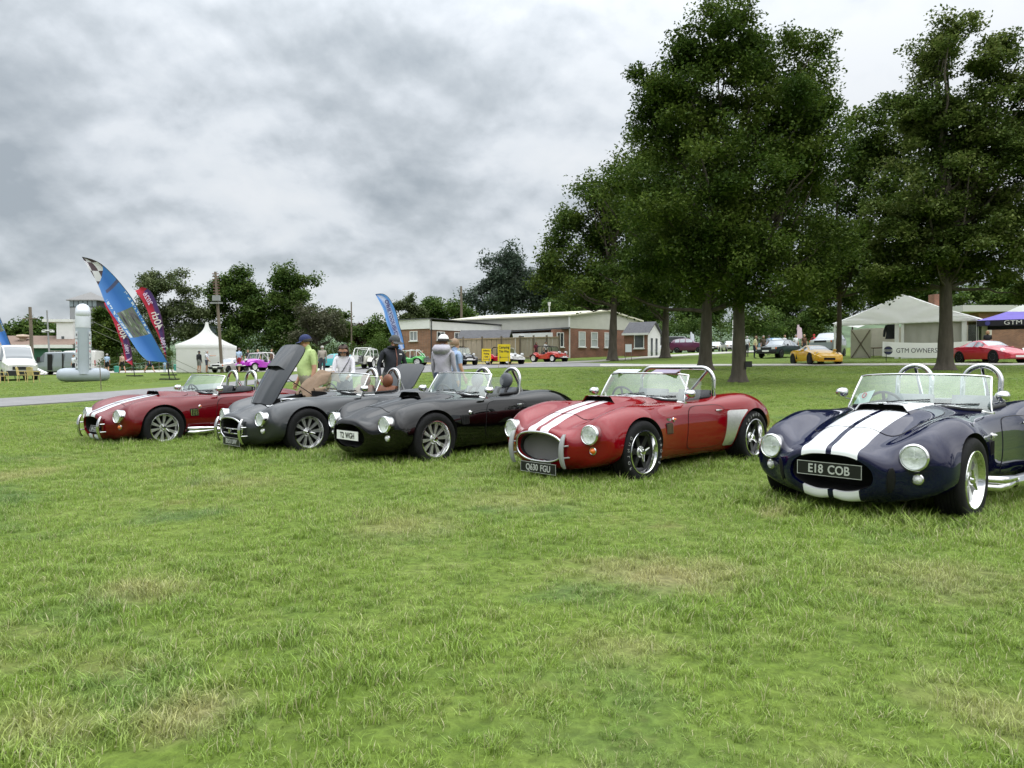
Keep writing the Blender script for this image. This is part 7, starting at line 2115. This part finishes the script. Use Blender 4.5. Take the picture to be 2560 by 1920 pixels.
def red_print(n, l, uv):
    u, v = nxy(n, l, uv)
    w = nmath(n, l, 'ADD', u, nmath(n, l, 'MULTIPLY', nmath(n, l, 'SINE', nmath(n, l, 'MULTIPLY', v, 6.0)), .22))
    c = nramp(n, l, w, [(0, (.42, .03, .055)), (.30, (.40, .03, .06)), (.44, (.10, .05, .17)), (.75, (.075, .045, .16)), (.95, (.12, .04, .13))])
    c = nmix(n, l, nmath(n, l, 'GREATER_THAN', v, .93), c, (.44, .03, .055))
    c = nmix(n, l, nmath(n, l, 'LESS_THAN', v, .09), c, (.42, .03, .055))
    st = nmath(n, l, 'LESS_THAN', nmath(n, l, 'ABSOLUTE', nmath(n, l, 'SUBTRACT', v, .12)), .012)
    return nmix(n, l, st, c, (.55, .35, .48))
def sky_print(n, l, uv):
    u, v = nxy(n, l, uv)
    return nramp(n, l, u, [(0, (.20, .40, .72)), (.2, (.10, .26, .62)), (.42, (.50, .56, .72)), (.62, (.50, .56, .72)), (.8, (.12, .30, .66)), (1, (.16, .36, .70))])
BLUEP, REDP, SKYP = uv_mat('blue_flag_print', blue_print), uv_mat('red_flag_print', red_print), uv_mat('sky_flag_print', sky_print)
def feather_flag(label, pole_px, edge_px, foot_px, Y, m, texts=(), plinth=True, spike=None, txtm=None):
    """sail of cloth between a bent pole and a free edge, both traced from top to bottom at depth Y"""
    base = gp(foot_px[0], Y); t = thing('feather_flag', label, 'flag', base)
    k = 28
    def res(P):
        W_ = np.array([tuple(at(x, y, Y) - base) for x, y in P]); d = np.concatenate([[0], np.cumsum(np.linalg.norm(np.diff(W_, axis=0), axis=1))]); d /= d[-1]
        q = np.linspace(0, 1, k); out = np.stack([np.interp(q, d, W_[:, i]) for i in range(3)], 1)
        for _ in range(2): out[1:-1] = (out[:-2] + 2 * out[1:-1] + out[2:]) / 4
        return out
    A, B_ = res(pole_px), res(edge_px); nu = 8
    P = np.zeros((k, nu + 1, 3))
    for j in range(nu + 1):
        f = j / nu; P[:, j] = A + (B_ - A) * f; P[:, j, 1] += .10 * math.sin(f * 3.0) + .035 * np.sin(np.arange(k) * .55 + f * 4) * f
    me = bpy.data.meshes.new('sail'); vs = [tuple(p) for r in P for p in r]; n1 = nu + 1
    fs = [(i * n1 + j, i * n1 + j + 1, (i + 1) * n1 + j + 1, (i + 1) * n1 + j) for i in range(k - 1) for j in range(nu)]
    me.from_pydata(vs, [], fs); uvl = me.uv_layers.new(name='print')
    for poly in me.polygons:
        for li in poly.loop_indices:
            vi = me.loops[li].vertex_index; uvl.data[li].uv = (1 - (vi % n1) / nu, 1 - (vi // n1) / (k - 1))
    me.materials.append(m); shade(me, 180); link('sail', me, t)
    ft = gp(foot_px[0], Y) - base
    b = MB(); pts = [Vector(p) for p in A]; low = pts[-1]
    b.tube([ft + Vector((0, 0, .0)), low.lerp(ft, .5), low] + pts[::-1][1:], [.028] * 3 + [.024 - .0006 * i for i in range(len(pts) - 1)], n=6); b.build('pole', PLASTIC, t, 60)
    if plinth: b = MB(); b.box(ft + Vector((0, 0, .06)), (.95, .5, .07)); b.build('foot_plate', PLASTIC, t)
    if spike: b = MB(); b.tube([low, at(spike[0], spike[1], Y) - base], .022, n=6); b.build('spike', PLASTIC, t)
    for tx, v, u, sz, rot, mm in texts:                                # reverse of the print shows through: mirrored lettering
        i = (1 - v) * (k - 1); i0 = min(int(i), k - 2); c = P[i0, int(round((1 - u) * nu))]; tang = Vector(P[i0, 4] - P[i0 + 1, 4]).normalized()
        x = tang if rot else Vector((1, 0, 0)); o = Vector(c) + Vector((0, -.14, 0))
        yv = Vector((-x.z, 0, x.x)) if rot else Vector((0, 0, 1))
        M = frame(o, x, yv) @ Matrix.Diagonal((1, -1, 1, 1)) if rot else frame(o, x, yv) @ Matrix.Diagonal((-1, 1, 1, 1))
        lettering(tx, sz, mm, t, M, 'flag_lettering', bold=.008)
    return t
PALEP = mat('pale_print', (.62, .56, .54), .7); LILACP = mat('lilac_print', (.60, .48, .66), .7); NAVYL = mat('navy_lettering', (.05, .04, .16), .7)
feather_flag('huge blue feather flag with a chequered top leaning over the far lawn', [(208, 643), (228, 646), (255, 658), (290, 692), (330, 742), (370, 815), (398, 868), (420, 906)], [(208, 643), (230, 680), (248, 715), (264, 757), (295, 805), (330, 855), (350, 885), (366, 901), (369, 902)], (424, 946), 42, BLUEP, spike=(446, 962))
feather_flag('shorter red and purple feather flag left of the huge blue one, lettered 40th', [(270, 755), (286, 757), (305, 786), (318, 826), (326, 860), (331, 889), (333, 914)], [(262, 757), (266, 768), (278, 790), (295, 829), (307, 868), (312, 902), (333, 914)], (337, 940), 51, REDP,
             texts=(('2026', .80, .50, .40, True, LILACP), ('40th', .50, .50, .62, True, PALEP), ('1986', .24, .50, .36, True, LILACP)))
feather_flag('taller red and purple feather flag behind the right edge of the huge blue one', [(356, 717), (376, 723), (391, 750), (405, 790), (412, 831), (416, 884), (417, 900)], [(340, 727), (352, 743), (367, 771), (379, 803), (391, 827), (404, 860), (417, 900)], (422, 941), 51, REDP,
             texts=(('2026', .80, .45, .46, True, LILACP), ('40th', .50, .45, .72, True, PALEP), ('1986', .22, .45, .40, True, LILACP)))
feather_flag('light blue feather flag with dark lettering before the flat roofed brick building', [(939, 736), (956, 733), (967, 738), (976, 748), (985, 766), (992, 785), (998, 812), (1006, 837), (1012, 868)], [(939, 736), (949, 754), (960, 776), (964, 798), (969, 814), (977, 833), (983, 847), (996, 872), (1001, 878)], (1015, 905), 57, SKYP,
             texts=(('MCNBUGGY.INFO', .47, .50, .40, True, NAVYL),), plinth=False)
feather_flag('blue feather flag cut by the left edge above the white van', [(-60, 700), (-30, 735), (0, 790), (14, 826), (30, 869)], [(-60, 700), (-48, 760), (-20, 815), (0, 850), (9, 871)], (38, 920), 53, BLUEP, plinth=False)
# inflatable arch seen end on
INFL = mat('inflatable_grey', (.36, .40, .45), .45, noise=.06, nscale=2, coat=.2, bump=.3, bscale=2.0)
INFW = mat('inflatable_white', (.58, .60, .65), .45, noise=.05, nscale=2, coat=.2, bump=.3, bscale=2.0)
p = gp(209, 43); t = thing('inflatable_arch', 'grey and white inflatable start arch seen end on beside the flags', 'inflatable', p, math.atan(-slopeX(209)))
for dy in (0, 5.5):
    b = MB(); b.tube([(x, dy, .40) for x in (-1.36, -1.30, -1.15, -.9, 0, .9, 1.15, 1.30, 1.36)], [.10, .25, .35, .40, .41, .40, .35, .25, .10], n=18); b.build('base_tube', INFL, t, 60)
    b = MB(); b.tube([(0, dy, z) for z in (.45, .8, 1.2, 2.2, 3.2)], [.47, .40, .385, .385, .39], n=18); b.build('leg_tube', INFL, t, 60)
b = MB(); pts = [(0, 0, 3.15), (0, 0, 3.7), (0, .12, 4.0), (0, .45, 4.2)] + [(0, y, 4.2) for y in (1.5, 2.75, 4.0)] + [(0, 5.05, 4.2), (0, 5.4, 4.0), (0, 5.5, 3.7), (0, 5.5, 3.15)]
b.tube(pts, .40, n=18); b.build('top_beam', INFW, t, 60)
b = MB(); b.ball((0, -.02, 3.98), (.39, .40, .38), n=18); b.build('end_cap', INFW, t, 60)
LOGOK = mat('logo_dark', (.05, .04, .06), .6); LOGOR = mat('logo_red', (.55, .16, .18), .6)
for s in (1, -1):
    for i, (z, c) in enumerate(((2.72, LOGOK), (2.25, LOGOR), (1.78, LOGOR), (1.34, LOGOK), (.98, LOGOK))):
        b = MB(); b.box((s * .345, -.10, z), (.13, .42, .42)); o = b.build('sponsor_panel', INFW, t)
        b = MB(); b.add([(s * .36, -.315, z + .12), (s * .36, -.315, z - .12), (s * .30, -.316, z)], [(0, 1, 2)]); b.build('panel_mark', c, o)
for q, e in (((.35, 0, 3.6), (7.2, 1.5, .1)), ((.35, 0, 3.1), (6.4, 1.0, .1))):
    ex, ey = p.x + e[0], p.y + e[1]; b = MB(); b.tube([q, Vector((e[0], e[1], float(G(ex, ey)) - p.z + .05))], .014, n=5); b.build('guy_rope', mat('rope', (.20, .20, .16), .9), t)
# yellow direction signs
def board_sign(label, px, Y, w, h, z, lines, arrow, yaw=0):
    p = gp(px, Y); t = thing('direction_sign', label, 'sign', p, R(yaw))
    YEL = mat('sign_yellow', (.72, .54, .015), .55, noise=.04, nscale=3)
    b = MB(); b.box((0, 0, z + h / 2), (w, .03, h)); b.build('panel', YEL, t)
    for s in (1, -1):
        b = MB(); b.tube([(s * w * .28, .03, z + h * .9), (s * w * .36, -.02, z), (s * w * .44, -.14, -.02)], .022, n=6); b.build('leg', WOOD, t)
    for tx, yy, sz in lines: lettering(tx, sz, BLK, t, frame((0, -.019, z + h * yy), (1, 0, 0), (0, 0, 1)), 'sign_lettering', bold=.006, squeeze=.8)
    s = -1 if arrow == 'left' else 1; yy = z + h * (.24 if h > 1 else .14)
    b = MB(); b.box((-s * .05, -.018, yy), (w * .66, .006, .022)); b.add([(s * w * .40, -.022, yy), (s * w * .26, -.022, yy + .075), (s * w * .26, -.022, yy - .075)], [(0, 1, 2)]); b.build('arrow', BLK, t)
    return t
board_sign('larger yellow sign with an arrow pointing left, before the red and white buggy', 1260, 49.5, .84, 1.16, .42, (('Camping', .82, .25), ('This Way', .58, .22)), 'left')
board_sign('smaller yellow sign with an arrow pointing right, left of the other yellow sign', 1216, 56, .70, .95, .32, (('Exhibitors', .84, .15), ('Parking', .60, .17), ('Only', .36, .18)), 'right')
p = gp(1571, 58); t = thing('notice_board', 'white notice board on two thin posts in front of the brick porch', 'sign', p)
b = MB(); b.box((0, 0, 1.0), (.50, .04, .62)); b.build('panel', mat('notice_white', (.66, .70, .74), .5), t)
for s in (1, -1): b = MB(); b.cyl((s * .24, .02, -.1), (s * .24, .02, 1.35), .022, n=6); b.build('post', POLEWOOD, t)
# plastic chairs at the left
CHAIRY = mat('cream_yellow_plastic', (.58, .46, .20), .5)
def garden_chair(label, px, Y, yaw):
    t = thing('garden_chair', label, 'chair', gp(px, Y), R(yaw), 'plastic garden chairs by the white van')
    b = MB(); b.box((0, 0, .43), (.46, .46, .03)); b.build('seat', CHAIRY, t)
    for x in (-.2, .2):
        for y in (-.19, .19): b = MB(); b.tube([(x * 1.12, y * 1.15, 0), (x, y, .43)], [.022, .03], n=6); b.build('leg', CHAIRY, t)
    b = MB(); b.tube([(-.22, -.20, .43), (-.30, -.20, .88), (-.31, 0, .92), (-.30, .20, .88), (-.22, .20, .43)], .024, n=6); b.build('back_frame', CHAIRY, t)
    for y in (-.12, -.04, .04, .12): b = MB(); b.box((-.265, y, .66), (.015, .05, .45), rot=(0, R(-9), 0)); b.build('slat', CHAIRY, t)
    for y in (-.24, .24): b = MB(); b.tube([(-.27, y, .66), (.16, y, .66), (.22, y, .43)], .02, n=6); b.build('armrest', CHAIRY, t)
    return t
garden_chair('yellow plastic chair at the extreme left edge', 6, 43.5, 60)
garden_chair('yellow plastic chair seen side on, middle of the three beside the van bumper', 56, 45.5, 20)
garden_chair('yellow plastic chair with its slatted back to the camera, right of the van', 84, 43.5, 80)
p = gp(102, 57); t = thing('folding_table', 'small white table top leaning by the silver van', 'table', p)
b = MB(); b.box((0, 0, .5), (.9, .5, .04), rot=(0, R(24), 0)); b.build('tabletop', WHITE, t)
for x in (-.3, .3): b = MB(); b.cyl((x, 0, 0), (x * .8, 0, .5), .02, n=6); b.build('leg', ALLOY, t)
# stakes, low rope barrier, bins
for lab, px, py, hgt in (('thin brown stake in the lawn by the road, right of the inflatable', 253, 976, 1.15), ('thin grey rod standing behind the far left roadster', 521, 940, 1.0)):
    p = hit(px, py); b = MB(); b.cyl((0, 0, -.1), (-.06, 0, hgt), .018, n=6); o = b.build('stake', POLEWOOD); o.location = p; tag(o, lab, 'stake')
P = [gp(px, 66) for px in (228, 262, 296, 330, 364, 398, 432, 462)]
t = thing('rope_barrier', 'low green rope barrier on thin stakes before the clipped hedge', 'barrier', P[0])
for q in P: b = MB(); b.cyl(q - P[0], q - P[0] + Vector((0, 0, .95)), .025, n=6); b.build('stake', POLEWOOD, t)
for z in (.45, .85):
    b = MB(); pts = []
    for i in range(len(P) - 1):
        for f in (0, .25, .5, .75): q = P[i].lerp(P[i + 1], f) - P[0]; pts.append(q + Vector((0, 0, z - .10 * math.sin(math.pi * f))))
    b.tube(pts + [P[-1] - P[0] + Vector((0, 0, z))], .02, n=5); b.build('rope', mat('green_rope', (.10, .20, .13), .8), t)
for lab, px in (('green bin at the foot of the clipped hedge, left one', 292), ('green bin beside the barrier near the pagoda, right one', 441)):
    b = MB(); b.lathe([(0, 0), (.20, 0), (.23, .5), (.25, .52), (.22, .58), (0, .62)], n=16); o = b.build('bin', mat('bin_green', (.03, .22, .16), .5), None, 40); o.location = gp(px, 65); tag(o, lab, 'bin')
b = MB(); b.box((0, 0, .0), (.26, .05, .22)); b.box((-.10, .02, -.14), (.05, .04, .1)); o = b.build('sign_plate', PLASTIC); 
o.location = gp(1846, 27.6) + Vector((.36, -.05, .68)); tag(o, 'small dark plate fixed low on the right side of the nearest trunk', 'plate')
# little flags far off
for lab, px, py, col, Y in (('small white feather flag beyond the porch', 1727, 830, (.62, .66, .72), 88), ('small pink and white flag above the dark saloon', 1994, 812, (.66, .50, .60), 70)):
    p = gp(px, Y); top = at(px, py, Y) - p; t = thing('feather_flag', lab, 'flag', p)
    b = MB(); rows = [[(x * (.34 if f > .15 else .12) + .1 * f, .02 * math.sin(5 * f + x), top.z * (1 - f * .5)) for x in (-.5, 0, .5, 1)] for f in np.linspace(0, 1, 9)]; b.grid(rows); b.build('sail', mat('flag_cloth_%d' % px, col, .7), t, 60)
    b = MB(); b.cyl((-.1, 0, 0), (-.1, 0, top.z), .025, n=6); b.build('pole', PLASTIC, t)
# tan jacket draped over the grey roadster's windscreen
gx, gy, ga, gs = SPECS[1]['pose']
t = thing('jacket', 'tan jacket draped over the windscreen corner of the grey roadster', 'jacket', (gx, gy, 0), ga)
b = MB(); rows = []
for i in range(15):
    f = i / 14; r = []
    for j in range(17):
        g = -1 + j / 8
        x = .62 - .72 * f; y = -.36 + .23 * g * (1 - .25 * f) - .12 * f; z = .84 + .33 * math.sin(min(1, f * 1.12) * math.pi * .62) - .13 * abs(g) ** 2.2 + .030 * math.sin(g * 9 + f * 3) * (1 - .3 * f) + .016 * math.sin(f * 14 + g * 3)
        r.append((x, y, z + float(G(gx, gy)) + gs))
    rows.append(r)
b.grid(rows); b.grid([[(x, y, z - .014) for x, y, z in r] for r in rows], flip=True)
b.build('jacket_cloth', cloth('tan', (.21, .145, .095)), t, 70)
b = MB(); b.tube([Vector(rows[3][15]) + Vector((0, .02, -.05)), Vector(rows[8][16]) + Vector((0, .08, -.10)), Vector(rows[12][16]) + Vector((0, .10, -.22))], [.05, .055, .045], n=10); b.build('sleeve', cloth('tan', (.21, .145, .095)), t, 70)
